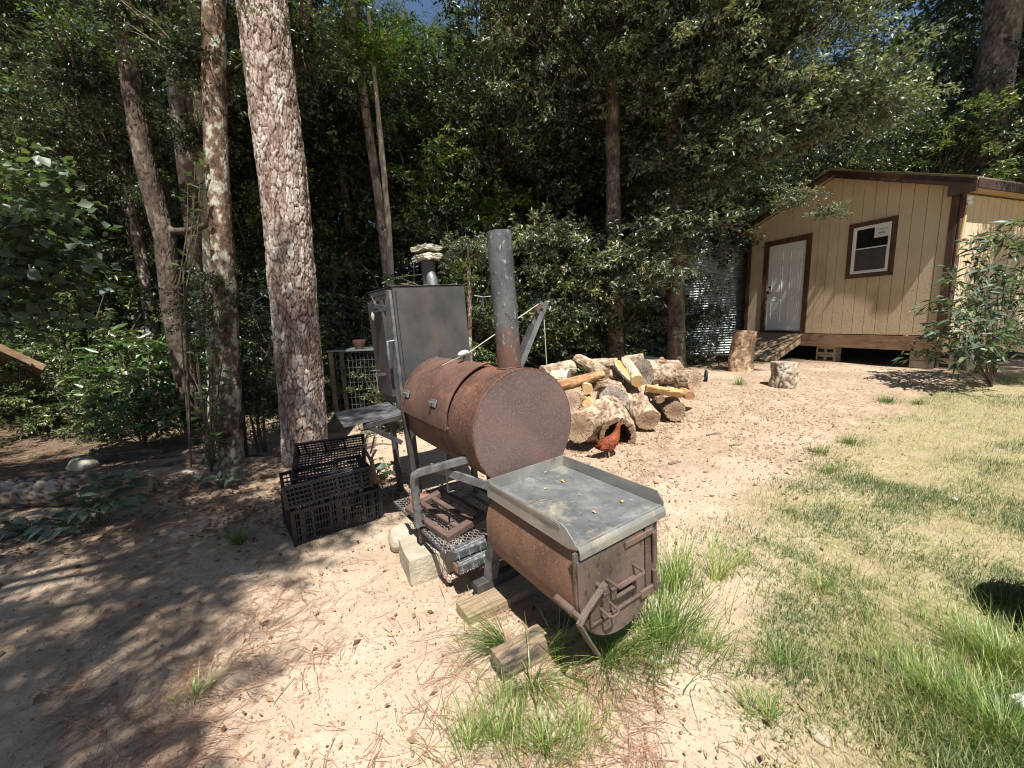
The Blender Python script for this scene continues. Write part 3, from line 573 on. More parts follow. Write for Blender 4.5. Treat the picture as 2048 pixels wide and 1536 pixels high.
# ------------------------------------------------------------------ trees
def trunk_mesh(name, P, R, bark, mt, nu=64, nv=None, cell=.06, elong=2.6, depth=.012, seed=1, flare=0, vmix=1.0):
    P = np.array(P, float); R = np.array(R, float)
    seg = np.r_[0, np.cumsum(np.linalg.norm(np.diff(P, axis=0), axis=1))]; Lt = seg[-1]
    nv = nv or int(Lt/ (2*PI*R.mean()/nu)/1.3)
    s = np.linspace(0, Lt, nv)
    # smooth interpolation (catmull-like through cosine)
    C = np.stack([np.interp(s, seg, P[:, i]) for i in range(3)], 1)
    for _ in range(max(2, nv//30)): C[1:-1] = .25*C[:-2]+.5*C[1:-1]+.25*C[2:]
    r = np.interp(s, seg, R)*(1+flare*np.exp(-s/.25))
    th = np.linspace(0, 2*PI, nu, endpoint=False)
    T = np.gradient(C, axis=0); T /= np.linalg.norm(T, axis=1)[:, None]
    ref = np.cross(T, np.array([0, 1.0, 0.02])); ref /= np.linalg.norm(ref, axis=1)[:, None]; o = np.cross(T, ref)
    TH, S = np.meshgrid(th, s); rm = R.mean()
    pxn = max(6, int(round(2*PI*rm/cell)))
    qx = TH/(2*PI)*pxn; qy = S/(cell*elong)
    wob = .8*fbm(np.cos(TH)*rm/cell*.8, np.sin(TH)*rm/cell*.8, S/cell*.45, oct=3, seed=seed+3)
    d, cid = voronoi(qx+wob, qy+wob*.6, pxn, seed)
    d2, cid2 = voronoi(qx*2+wob, qy*3.1, pxn*2, seed+40)
    plate = np.clip(d/.13, 0, 1)**.8*(.72+.28*np.clip(d2/.16, 0, 1))
    rough = fbm(np.cos(TH)*rm*20, np.sin(TH)*rm*20, S*12, oct=3, seed=seed+7)
    big = fbm(np.cos(TH)*1.2, np.sin(TH)*1.2, S*1.3, oct=2, seed=seed+12)
    RR = r[:, None]*(1+.06*big)+depth*(plate*(.55+.6*cid)-.6)+depth*.3*np.clip(d2/.3, 0, 1)+depth*.35*rough
    V = C[:, None, :]+RR[:, :, None]*(np.cos(TH)[:, :, None]*ref[:, None, :]+np.sin(TH)[:, :, None]*o[:, None, :])
    mid = fbm(np.cos(TH)*rm*7, np.sin(TH)*rm*7, S*3.5, oct=4, seed=seed+21)
    val = (.5*(1-vmix)+vmix*plate*(.40+.32*cid+.16*(cid2-.5)))+.16*rough+.55*mid*(1.35-vmix)
    idx = np.arange(nv*nu).reshape(nv, nu)
    F = np.stack([idx[:-1], np.roll(idx, -1, 1)[:-1], np.roll(idx, -1, 1)[1:], idx[1:]], -1).reshape(-1, 4)
    return npmesh(name, V.reshape(-1, 3), F, mt, {'plate': np.clip(val, 0, 1).ravel()}, smooth=True)

def leafset(C, D, nl, size, mode='ros', droop=.15, wr=.42, rs=RS):
    """C rosette centres, D outward dirs; returns V,F,rnd"""
    R_ = len(C); n = R_*nl
    c = np.repeat(C, nl, 0); d = np.repeat(D, nl, 0)
    dirv = d*.5+rs.randn(n, 3)*np.array([.8, .8, .5]); dirv[:, 2] -= droop; dirv /= np.linalg.norm(dirv, axis=1)[:, None]
    nrm = np.array([0, 0, 1.0])+rs.randn(n, 3)*.55; nrm -= dirv*np.sum(nrm*dirv, 1)[:, None]; nrm /= np.linalg.norm(nrm, axis=1)[:, None]
    sd = np.cross(dirv, nrm); L = size*(.65+.6*rs.rand(n)); W = L*wr*(.8+.4*rs.rand(n))
    b = c+dirv*(L*.08)[:, None]+rs.randn(n, 3)*size*.25
    m_ = b+dirv*(L*.5)[:, None]
    V = np.stack([b, m_+sd*(W/2)[:, None]+nrm*(W*.16)[:, None], b+dirv*L[:, None]-nrm*(L*.1)[:, None], m_-sd*(W/2)[:, None]+nrm*(W*.16)[:, None]], 1).reshape(-1, 3)
    F = (np.arange(n)[:, None, None]*4+np.array([(0, 1, 2), (0, 2, 3)])[None]).reshape(-1, 3)
    rn = np.clip(np.repeat(np.clip(.45+.22*rs.randn(R_), 0, 1), nl)+.14*rs.randn(n), 0, 1)
    return V, F, np.repeat(rn, 4)
def crown_mesh(name, rx, ry, rz, ncl, nros, nl, size, mt, seed, clr=.36, shell=.55, droop=.15, wr=.42, twigs=True, flat=.45):
    rs = np.random.RandomState(seed)
    d = rs.randn(ncl, 3); d /= np.linalg.norm(d, axis=1)[:, None]
    rad = (shell+(1-shell)*rs.rand(ncl))*(1+.35*fbm(d[:, 0]*2.2, d[:, 1]*2.2, d[:, 2]*2.2, oct=2, seed=seed))
    inner = rs.rand(ncl) < .28; rad[inner] *= rs.rand(inner.sum())
    cc = d*rad[:, None]*np.array([rx, ry, rz])
    out = d*np.array([1, 1, .5]); out /= np.linalg.norm(out, axis=1)[:, None]
    # rosettes spread along each spray
    t = rs.rand(ncl, nros)
    spr = cc[:, None, :]+out[:, None, :]*((t-.5)*clr*2.4)[:, :, None]+rs.randn(ncl, nros, 3)*clr*np.array([.55, .55, .55*flat])
    spr[:, :, 2] -= (t**2)*clr*.5
    V, F, rn = leafset(spr.reshape(-1, 3), np.repeat(out, nros, 0), nl, size, droop=droop, wr=wr, rs=rs)
    nleaf = len(F); mi = np.zeros(nleaf, int); rn = np.clip(rn+np.repeat(.24*rs.randn(ncl), nros*nl*4), 0, 1)
    if twigs:
        Vt, Ft = [], []; k = len(V)
        for i in range(ncl):
            a = cc[i]*.35+np.array([0, 0, -.25*rz]); b = cc[i]-out[i]*clr; e = cc[i]+out[i]*clr*1.1
            pts = [a, (a+b)/2+rs.randn(3)*.12*rx*.3, b, e]; w_ = [.022, .014, .009, .003]
            for q, ww in zip(pts, w_):
                for j in range(3):
                    an = 2*PI*j/3; Vt.append(q+np.array([math.cos(an)*ww, math.sin(an)*ww, math.sin(an+1)*ww*.7]))
            for s_ in range(3):
                for j in range(3):
                    a0 = k+s_*3+j; a1 = k+s_*3+(j+1) % 3; Ft += [(a0, a1, a1+3), (a0, a1+3, a0+3)]
            k += 12
        V = np.vstack([V, np.array(Vt)]); F = np.vstack([F, np.array(Ft)]); rn = np.r_[rn, np.full(len(Vt), .4)]; mi = np.r_[mi, np.ones(len(Ft), int)]
    return npmesh(name, V, F, [M[mt], M['limb']], {'rnd': rn}, mi=mi)

CR = {}
CR['oakA'] = crown_mesh('oak_crown', 2.3, 2.3, 1.9, 230, 16, 7, .085, 'oak_leaf', 1, clr=.235)
CR['oakB'] = crown_mesh('oak_crown', 2.5, 2.1, 1.6, 200, 16, 7, .085, 'oak_leaf', 2, clr=.235)
CR['midA'] = crown_mesh('mid_crown', 2.4, 2.4, 2.6, 230, 15, 7, .11, 'green_leaf', 3, clr=.27)
CR['midB'] = crown_mesh('mid_crown', 2.4, 2.4, 2.3, 220, 15, 7, .10, 'dark_leaf', 4, clr=.27)
CR['bushA'] = crown_mesh('bush_crown', 1.0, 1.0, 1.2, 90, 14, 7, .07, 'green_leaf', 5, clr=.18, shell=.35)
CR['bushB'] = crown_mesh('bush_crown', 1.1, 1.1, 1.0, 90, 14, 7, .065, 'dark_leaf', 6, clr=.18, shell=.35)
CR['farA'] = crown_mesh('far_crown', 3.6, 3.6, 4.2, 260, 12, 6, .21, 'dark_leaf', 7, clr=.55, shell=.4)
CR['farB'] = crown_mesh('far_crown', 3.4, 3.4, 4.0, 250, 12, 6, .20, 'green_leaf', 8, clr=.5, shell=.4)
CR['pine'] = crown_mesh('pine_crown', 2.8, 2.8, 3.4, 190, 9, 16, .24, 'pine_needle', 9, clr=.42, shell=.4, wr=.045, droop=.0)
CR['spray'] = crown_mesh('spray_crown', 1.1, .8, .38, 60, 12, 7, .075, 'oak_leaf', 10, clr=.20, shell=.2)
CR['fine'] = crown_mesh('fine_spray', 1.1, .8, .5, 90, 14, 7, .048, 'dark_leaf', 15, clr=.15, shell=.2)
CR['lime'] = crown_mesh('lime_crown', 1.5, 1.5, .9, 80, 12, 6, .10, 'lime_leaf', 12, clr=.25, shell=.3)

def put_crown(parent, kind, off, s=1, rz=0, sq=1.0, tilt=0):
    o = link('crown', CR[kind], parent); o.location = off; o.scale = (s, s, s*sq); o.rotation_euler = (tilt, 0, rz); return o
def tree(name, base, top, r0, r1, mt, crowns, label, cat='tree', group=None, mids=None, nu=40, cell=.07, depth=.01, seed=1, limbs=None, flare=.25, elong=2.6, nv=None, vmix=1.0):
    """base world point; top relative; mids relative points"""
    b = np.array(base, float)
    rt = tag(empty(name, tuple(b)), label, cat, group)
    pts = [np.array([0, 0, -.15])]+[np.array(m_, float) for m_ in (mids or [])]+[np.array(top, float)]
    zs = np.array([p[2] for p in pts]); rr = r0+(r1-r0)*np.clip(zs/zs[-1], 0, 1)
    me = trunk_mesh('trunk', pts, rr, 0, M[mt], nu=nu, nv=nv, cell=cell, depth=depth, seed=seed, flare=flare, elong=elong, vmix=vmix)
    link('trunk', me, rt)
    for lb in (limbs or []):
        m_ = MB(); P_ = lb[0]; m_.tube(P_, list(np.linspace(lb[1], lb[2], len(P_))), n=10); m_.build('limb', M['limb'], rt, smooth=True)
    for c in crowns: put_crown(rt, *c)
    return rt
def relpix(base, px, py, y): return at(px, py, y=y)-np.array(base)

# 1. the big loblolly pine by the crates
b = at(613, 915, z=0.0); b[2] = H(b[0], b[1])
def relz(b, px, z): # point of trunk at pixel px and height z above base
    # find py on this vertical plane: solve along y constant
    r0_ = None
    for py in np.linspace(1200, -900, 4200):
        p = at(px, py, y=b[1])
        if p[2] >= b[2]+z: return p-b
    return p-b
t_ = at(524, 0, y=b[1]-.0)-b; m1 = at(575, 440, y=b[1])-b
sl_ = t_/t_[2]
tree('pine_tree', b, sl_*14.5, .215, .175, 'pine_bark', [('pine', (sl_[0]*11, sl_[1]*11+.6, 15.5), 1.0), ('pine', (sl_[0]*11-.8, 1.5, 13.8), .8, 2)],
     'large pine trunk with pinkish plated bark rising behind the black crates', mids=[m1, t_, sl_*5], nu=260, nv=1100, cell=.043, depth=.017, seed=3, elong=3.0, flare=.14, vmix=1.0)
# 2. mottled lichen trunk
b = at(460, 925, z=.0); b[2] = H(b[0], b[1])
t_ = at(428, 0, y=b[1])-b
tree('hardwood_tree', b, t_*2.0, .108, .07, 'lichen_bark', [('midB', (t_[0]*1.9, .2, t_[2]*1.9+.9), .8), ('fine', (t_[0]-.3, .2, t_[2]*.93), .8, 1.0), ('fine', (t_[0]+.5, .5, t_[2]*1.0), .8, 2.0)],
     'slim tree with white and brown mottled bark just left of the big pine', mids=[at(452, 600, y=b[1])-b, at(432, 300, y=b[1])-b, t_], nu=90, nv=420, cell=.05, depth=.006, seed=8, elong=1.8, vmix=.25,
     limbs=[([at(432, 150, y=b[1])-b, at(470, 120, y=b[1]+.2)-b, at(500, 60, y=b[1]+.4)-b], .04, .015)])
# 3. dark leaning tree with the hooked limb
b = at(400, 900, y=5.1); b[2] = H(b[0], b[1])
t_ = at(235, -60, y=b[1])-b
hk = [at(*q)-b for q in ()]
tree('hardwood_tree', b, t_*1.3, .112, .075, 'shaded_bark', [('midB', (t_[0]*1.25, 0, t_[2]*1.45), .8), ('fine', (t_[0]+.2, .1, t_[2]*.92), .9), ('fine', (t_[0]-.9, .3, t_[2]*.85), 1.0, 2), ('fine', (t_[0]*.6+.3, .4, t_[2]*.72), .6, 2), ('fine', (t_[0]*.7-.3, .5, t_[2]*.6), .6, 3)],
     'dark leaning trunk with a hooked side limb left of the mottled tree', mids=[at(345, 620, y=b[1])-b, at(330, 480, y=b[1])-b, at(290, 330, y=b[1])-b, at(265, 180, y=b[1])-b, t_], nu=80, nv=380, cell=.045, depth=.012, seed=12, elong=3.2, vmix=.6,
     limbs=[([at(322, 445, y=5.1)-b, at(345, 463, y=5.1)-b, at(380, 462, y=5.05)-b, at(410, 450, y=5.0)-b, at(425, 430, y=5.0)-b, at(440, 350, y=5.05)-b], .045, .03)])
# 4-8 background trunks (px_bottom, py_bottom, px_top, y, radius, bark, label)
BG = [(405, 700, 330, 7.0, .125, 'pine_bark', 'straight pink-barked pine between the hooked tree and the mottled tree'),
      (418, 720, 362, 7.6, .05, 'pine_bark', 'thin second pine close behind the pink-barked pine'),
      (425, 800, 385, 5.9, .075, 'pale_bark', 'smooth whitish trunk directly behind the mottled tree'),
      (285, 760, 205, 8.5, .055, 'pale_bark', 'very thin pale leaning stem in front of the left woods'),
      (115, 560, 92, 12, .13, 'pale_bark', 'grey trunk showing among leaves at the upper left'),
      (777, 600, 700, 8.3, .085, 'pine_bark', 'pale speckled pine trunk between the big pine and the black cabinet'),
      (941, 760, 931, 6.6, .034, 'lichen_bark', 'thin white-spotted trunk right behind the black cabinet'),
      (825, 620, 850, 9.0, .022, 'pale_bark', 'slender bare stem leaning left of the small stovepipe'),
      (1120, 700, 1075, 12, .10, 'oak_bark', 'dark straight trunk deep in the woods behind the tall chimney'),
      (1010, 700, 985, 14, .13, 'oak_bark', 'dark trunk in deep shade left of the tall chimney'),
      (1480, 560, 1500, 13, .09, 'oak_bark', 'dark thin trunk behind the shed roof corner'),
      (160, 700, 130, 9, .09, 'oak_bark', 'dark slim trunk in the shade of the left woods'),
      (30, 640, 10, 10, .14, 'oak_bark', 'dark trunk at the far left of the woods')]
for i, (pb, pyb, pt_, y, r, bk, lab) in enumerate(BG):
    b = at(pb, pyb, y=y); t_ = at(pt_, 0, y=y); b2 = b+(b-t_)/(b-t_)[2]*(H(b[0], b[1])-b[2]); b = b2; d = (t_-b)
    hs_ = max(1.25, 11.5/d[2]) if i not in (6, 7) else .42; tree('background_tree', b, d*hs_, r, r*.7, bk, [(('midA', 'midB')[i % 2], (d[0]*hs_, .8, d[2]*hs_), .8, i*1.3)] if i not in (6, 7) else [('spray', (d[0]*hs_, .1, d[2]*hs_), .55, i)], lab, nu=44, nv=200, cell=.06, depth=.008, seed=20+i, vmix=.5, mids=[d*.5+np.array([.06, 0, 0]), d] if i not in (6, 7) else [d*.2])
# 9. red-barked oak in the middle with low sprays
b = np.array([at(1232, 712, y=8.6)[0], 8.6, 0.]); b[2] = H(b[0], b[1])
t_ = at(1222, 70, y=8.6)-b
cr = [('oakA', (-1.0, -.6, 6.6), 1.0, 0), ('oakB', (1.6, -.9, 6.9), 1.05, 1.2), ('oakA', (.4, .2, 8.7), 1.1, 2.2),
      ('spray', tuple(at(1290, 545, y=7.8)-b), .8, .3), ('spray', tuple(at(1120, 590, y=8.4)-b), 1.25, 1.1), ('spray', tuple(at(1240, 520, y=8.0)-b), 1.3, 2.1), ('spray', tuple(at(1340, 470, y=7.9)-b), .75, 2.9),
      ('spray', tuple(at(1100, 480, y=8.2)-b), 1.2, 4), ('spray', tuple(at(1190, 600, y=8.3)-b), .9, .8), ('spray', tuple(at(1350, 450, y=8.0)-b), 1.2, 5)]
tree('oak_tree', b, t_*1.25, .165, .10, 'oak_bark', cr, 'red-brown oak trunk in the middle rising behind the firewood pile', mids=[t_*.5, t_], nu=80, nv=360, cell=.045, depth=.012, seed=33, elong=3.2, vmix=.6,
     limbs=[([t_*.97, t_*1.0+np.array([.3, -.2, .5]), t_+np.array([1.0, -.7, 1.3])], .08, .03), ([t_*.98, t_+np.array([-.3, -.1, .5]), t_+np.array([-.9, -.4, 1.2])], .07, .03)])
# 10. second oak by the corrugated panel; its boughs reach over the shed gable
b = np.array([at(1354, 700, y=8.9)[0], 8.9, 0.]); b[2] = H(b[0], b[1])
P10 = lambda px, py, y: tuple(at(px, py, y=y)-b)
cr = [('oakB', P10(1560, 60, 8.0), .85, .4), ('oakA', P10(1420, 40, 7.6), .8, 1.9), ('oakB', P10(1640, -40, 9.0), .6, 2.9), ('spray', P10(1600, 210, 7.5), 1.25, .2), ('spray', P10(1700, 190, 7.6), 1.2, 2.2), ('spray', P10(1480, 270, 7.6), 1.25, 1.0),
      ('spray', P10(1425, 350, 7.9), .8, 3.3), ('spray', P10(1640, 225, 7.8), 1.0, 4.0), ('spray', P10(1400, 330, 8.0), 1.3, 5.0), ('spray', P10(1590, 395, 6.9), .42, .7), ('spray', P10(1655, 422, 6.6), .30, 2.4), 
      ('spray', P10(1780, 210, 7.9), .8, 1.5), ('oakA', P10(1330, 180, 9.2), .9, 3.2)]
tree('oak_tree', b, (.25, -.2, 7.4), .19, .10, 'oak_bark', cr, 'shaded dark oak trunk standing before the corrugated metal, boughs over the shed roof', mids=[(-.1, 0, 2.5), (-.25, -.1, 4.6)], nu=80, nv=360, cell=.045, depth=.012, seed=37, elong=3.2, vmix=.6,
     limbs=[([np.array([-.2, 0, 4.2]), np.array(P10(1480, 330, 8.3)), np.array(P10(1600, 290, 7.7)), np.array(P10(1720, 240, 7.6))], .06, .012), ([np.array([.1, -.1, 5.9]), np.array(P10(1500, 120, 8.2)), np.array(P10(1640, 60, 8.2))], .07, .02),
            ([np.array(P10(1500, 330, 8.0)), np.array(P10(1560, 375, 7.3)), np.array(P10(1600, 390, 6.9)), np.array(P10(1670, 425, 6.6))], .018, .004)])
# 13. big trunk behind the shed on the right
b = np.array([at(1965, 330, y=12.5)[0], 12.5, 0.]); b[2] = H(b[0], b[1])
t_ = at(2010, 0, y=12.5)-b
tree('large_tree', b, t_*1.2, .46, .34, 'oak_bark', [('farA', (t_[0]+1.2, 1.5, t_[2]*1.15+2), .9), ('midB', (t_[0]+.5, -1.8, t_[2]*1.1+1.5), 1.0, 2)], 'massive dark trunk standing behind the shed roof on the right', nu=90, nv=300, cell=.09, depth=.02, seed=41, vmix=.6, elong=3.5)

# the wood behind: each tree a thing of its own
WOOD = [  # x, y, height of crown centre, scale, kind
    (-13, 10, 4.2, 1.0, 'midA'), (-10.5, 9.5, 3.2, 1.0, 'midB'), (-8.2, 8.6, 3.6, .9, 'midA'), (-6.6, 7.6, 4.6, .75, 'midB'), (-9.5, 12, 6.5, 1.1, 'midB'), (-5.2, 10.2, 3.4, .95, 'midA'), (-3.6, 9.6, 5.6, .95, 'midB'),
    (-1.6, 10.4, 3.8, 1.0, 'midA'), (-.2, 9.8, 5.4, .95, 'midB'), (.9, 10.8, 3.2, .95, 'midA'), (2.2, 11.4, 4.6, 1.05, 'midB'), (3.6, 12.2, 3.2, 1.0, 'midB'), (5.0, 13.0, 5.2, 1.05, 'midA'), (7.0, 13.6, 4.0, 1.05, 'midB'),
    (9.5, 13.5, 5.6, 1.05, 'midB'), (12.3, 12.8, 4.4, 1.0, 'midA'), (14.8, 12, 5.6, 1.1, 'midB'), (16.5, 14, 8.5, 1.2, 'midB'), (-12, 7.2, 6.2, 1.0, 'midB'), (-7.2, 12.5, 7.6, 1.1, 'midA'),
    (-4.6, 13.5, 8.2, 1.15, 'midB'), (-1.8, 13.2, 6.2, 1.0, 'midB'), (.8, 14, 8.2, 1.15, 'midA'), (3.4, 14.8, 9.0, 1.2, 'midB'), (6.2, 15.2, 8.6, 1.2, 'midA'), (9.4, 15.8, 8.6, 1.2, 'midB'), (12.5, 15.5, 6.0, 1.0, 'midB'),
    (-16, 14, 7, 1.2, 'farA'), (-12, 17, 8.5, 1.1, 'farB'), (-8, 18, 9.5, 1.1, 'farA'), (-4, 19, 10.5, 1.2, 'farB'), (0, 19.5, 8.5, 1.1, 'farA'), (4, 20, 11, 1.1, 'farA'), (8, 20, 9.5, 1.1, 'farB'), (12, 20, 7.5, 1.0, 'farA'), (17, 19, 9.5, 1.2, 'farA'), (21, 17, 9, 1.2, 'farB'),
    (-21, 17, 10, 1.4, 'farA'), (-17, 22, 13, 1.3, 'farB'), (-10.5, 24, 14.5, 1.3, 'farA'), (-3, 25, 14.5, 1.3, 'farB'), (6.5, 26, 15.5, 1.3, 'farA'), (14.5, 26, 9.5, 1.1, 'farB'), (22, 24, 14, 1.4, 'farA'), (28, 20, 12, 1.4, 'farA'),
    (1.6, 24, 13.0, 1.1, 'pine'), (-1.2, 22, 12.2, 1.0, 'pine'), (-5.8, 23, 13.5, 1.2, 'pine'), (-10, 9.0, 8.0, .9, 'midB'), (-5.6, 8.2, 7.0, .8, 'midA')]
def zone(x, y):
    px = 1024+x/y*FPX
    for lim, nm in ((-150, 'beyond the left edge'), (120, 'at the far left'), (300, 'behind the hooked tree'), (460, 'behind the mottled trunk'), (640, 'behind the big pine'), (780, 'left of the black cabinet'), (930, 'above the black cabinet'), (1080, 'behind the tall chimney'), (1210, 'behind the pulley arm'), (1330, 'behind the middle oak'), (1460, 'behind the woodpile oak'), (1600, 'behind the shed door'), (1760, 'behind the shed window'), (1930, 'behind the shed ridge'), (2200, 'behind the shed corner'), (1e9, 'beyond the right edge')):
        if px < lim: return nm
def row(y): return 'in the first row' if y < 9.2 else 'in the second row' if y < 11.5 else 'in the third row' if y < 14.5 else 'in the fourth row' if y < 17.5 else 'in the fifth row' if y < 21.5 else 'in the last row'
DESC2 = {'midA': 'mid green leafy tree', 'midB': 'dark green leafy tree', 'farA': 'tall dark tree', 'farB': 'tall green tree', 'pine': 'tall sunlit pine'}
DESC = {'midA': 'mid green leafy tree in the wood behind the yard', 'midB': 'dark green leafy tree in the wood behind the yard', 'farA': 'tall dark tree deep in the far wood', 'farB': 'tall green tree deep in the far wood', 'pine': 'tall sunlit pine crown far behind the yard'}
trunk_cache = {}
def plain_trunk(h, r, bk, seed):
    k = (round(h), bk)
    if k not in trunk_cache:
        trunk_cache[k] = trunk_mesh('trunk', [(0, 0, -.2), (.08, 0, h*.5), (0, .05, h)], [r*1.1, r*.9, r*.5], 0, M[bk], nu=20, nv=60, cell=.12, depth=.012, seed=seed)
    return trunk_cache[k]
for i, (x, y, h, s, kd) in enumerate(WOOD):
    if y > 15 and kd != 'pine': h *= .80
    rt = tag(empty('forest_tree', (x, y, H(x, y))), DESC2[kd]+' '+zone(x, y)+', '+row(y), 'tree', {'midA': 'mid green trees of the near wood', 'midB': 'dark green trees of the near wood', 'farA': 'dark trees of the far wood', 'farB': 'green trees of the far wood', 'pine': 'sunlit pines of the far wood'}[kd])
    link('trunk', plain_trunk(h, .10 if kd[0] == 'm' else .2, ('oak_bark', 'pine_bark')[i % 2], 60+i), rt)
    put_crown(rt, kd, (0, 0, h), s, i*1.7, 1.0+.25*((i*7) % 3-1)*.5)
# understory bushes along the edge of the wood
BUSH = [(-8.5, 6.6, .9, 1.2, 'bushB'), (-7.2, 6.9, 1.2, 1.3, 'bushA'), (-6.0, 6.4, .6, .8, 'bushB'), (-5.2, 6.9, 1.1, 1.0, 'bushA'), (-4.1, 6.6, 1.0, .9, 'bushB'), (-3.3, 6.4, .8, .8, 'bushA'), (-2.5, 6.6, .9, .9, 'bushB'), (-3.6, 8.2, 1.3, 1.3, 'bushA'),
        (-2.0, 7.6, 1.3, 1.2, 'bushB'), (-.9, 7.9, 1.2, 1.2, 'bushA'), (.1, 8.2, 1.1, 1.25, 'bushB'), (1.1, 8.5, 1.2, 1.25, 'bushA'), (2.1, 8.9, 1.1, 1.2, 'bushB'), (3.9, 9.8, .9, 1.1, 'bushB'), (-10.3, 6.8, 1.4, 1.5, 'bushB'),
        (-1.1, 6.0, .45, .55, 'bushA'), (-1.6, 5.2, .4, .45, 'bushA'), (-2.7, 5.0, .5, .5, 'bushB'), (-12.5, 8, 1.5, 1.7, 'bushA'), (-7.0, 8.6, 2.4, 1.5, 'bushB'), (-4.9, 8.6, 2.6, 1.4, 'bushA'), (.6, 9.6, 2.6, 1.4, 'bushB'), (2.6, 9.9, 2.6, 1.4, 'bushA'),
        (-1.4, 9.2, 2.8, 1.4, 'bushB'), (-2.9, 4.55, .75, .42, 'bushB'), (-3.0, 4.4, 1.7, .5, 'bushB'), (10.6, 9.4, .9, .9, 'bushB'), (-5.6, 5.4, .25, .5, 'bushA'), (-6.6, 5.6, .5, .7, 'bushA')]
for i, (x, y, h, s, kd) in enumerate(BUSH):
    nm = {'bushA': ('fresh green bush of small leaves at the edge of the wood', 'fresh green bushes at the wood edge'), 'bushB': ('dark small-leaved bush at the edge of the wood', 'dark bushes at the wood edge')}[kd]
    rt = tag(empty('shrub', (x, y, H(x, y))), ('low ' if s < .7 else 'tall ' if s > 1.25 else '')+nm[0].replace(' of small leaves at the edge of the wood', ' at the wood edge').replace(' at the edge of the wood', ' at the wood edge')+' '+zone(x, y)+(', at ground level' if h < 1.6 else ', reaching up high'), 'shrub', nm[1])
    o = put_crown(rt, kd, (0, 0, h), s, i*2.3, 1.0); o.name = 'foliage'
    m_ = MB()
    for k in range(4):
        a = k*1.6+i; m_.tube([(.03*math.cos(a), .03*math.sin(a), -.05), (.15*s*math.cos(a), .15*s*math.sin(a), h*.6), (.4*s*math.cos(a), .4*s*math.sin(a), h+.2*s)], [.018, .012, .004], n=5)
    m_.build('stem', M['limb'], rt)
for (px, py, y, s, lab) in [(235, 110, 8.5, .8, 'sunlit lime-green bough hanging in the upper left wood'), (985, 420, 9.2, .55, 'sunlit yellow-green sapling top in the dark wood left of the tall chimney'), (740, 90, 7.5, .6, 'sunlit leafy bough beside the big pine near the top')]:
    p = at(px, py, y=y); rt = tag(empty('young_tree', (p[0], p[1], H(p[0], p[1]))), lab, 'tree'); h = p[2]-H(p[0], p[1])
    link('trunk', plain_trunk(h, .05, 'pale_bark', 90), rt); put_crown(rt, 'lime', (0, 0, h), s, px)
# trees standing beside and behind the camera; their crowns shade the left of the yard
YARD = [(-4.6, -.6, 'oak standing left of the camera, its boughs over the left sand', [(3.6, .9, 5.3, .34, 'oakB'), (3.4, -.8, 4.9, .32, 'oakA'), (2.7, 2.2, 5.6, .35, 'oakB'), (3.3, .1, 5.2, .30, 'oakA'), (2.3, -.9, 5.0, .5, 'oakB'), (.9, -.9, 5.2, .62, 'oakA'), (-.6, -.9, 5.5, .62, 'oakB'), (3.1, .3, 5.6, .30, 'oakA'), (2.1, .9, 5.2, .50, 'oakA'), (.7, 1.0, 5.4, .62, 'oakB'), (-.8, .6, 5.8, .7, 'oakA'), (1.5, 1.9, 5.6, .45, 'oakB')]),
        (-6.6, 1.6, 'oak further left, its boughs over the fallen log', [(1.6, -.9, 5.4, .62, 'oakB'), (.2, -1.0, 5.5, .7, 'oakB')]),
        (-4.0, -4.2, 'tall oak behind the camera on the left', [(0, 0, 7.0, .8, 'oakA'), (1.6, .9, 6.6, .5, 'oakB'), (-1.8, .4, 6.6, .8, 'oakB')]),
        (10.6, 2.6, 'oak right of the view dappling the shed front', [(-.5, .8, 6.0, .7, 'oakA'), (-2.1, .6, 6.6, .42, 'oakB'), (-1.2, 3.7, 4.7, .5, 'oakA'), (.4, 3.5, 4.5, .55, 'oakB')]),
        (11.9, 4.6, 'tree right of the view shading the shed side wall', [(-1.4, -.7, 4.6, .62, 'midB'), (.2, 0, 5.2, .7, 'midB')])]
for (x, y, lab, cs) in YARD:
    z0 = H(x, y); rt = tag(empty('yard_tree', (x, y, z0)), lab, 'tree'); hm = min(c[2] for c in cs)-.8; link('trunk', plain_trunk(hm, .13, 'oak_bark', 95), rt)
    for i, (dx, dy, h, sc, kd) in enumerate(cs):
        m = MB(); m.tube([(0, 0, hm*.75), (dx*.4, dy*.4, hm*.95), (dx, dy, h-.2)], [.07, .05, .02], 7); m.build('limb', M['limb'], rt, smooth=True); put_crown(rt, kd, (dx, dy, h), sc, i*2.1+x)
# far treeline closing the gaps low down
ft = []
rs = np.random.RandomState(5); n = 5200
a = (rs.rand(n)*1.5-.75)*1.35+PI/2; r_ = 30+10*rs.rand(n); c = np.stack([r_*np.cos(a), r_*np.sin(a), 0.2+9*rs.rand(n)], 1)
V, F, rn = leafset(c, np.tile([0, -1.0, 0], (n, 1)), 7, .75, rs=rs)
tag(link('far_treeline', npmesh('far_treeline', V, F, M['dark_leaf'], {'rnd': rn})), 'dark mass of foliage closing the far side of the wood', kind='stuff')

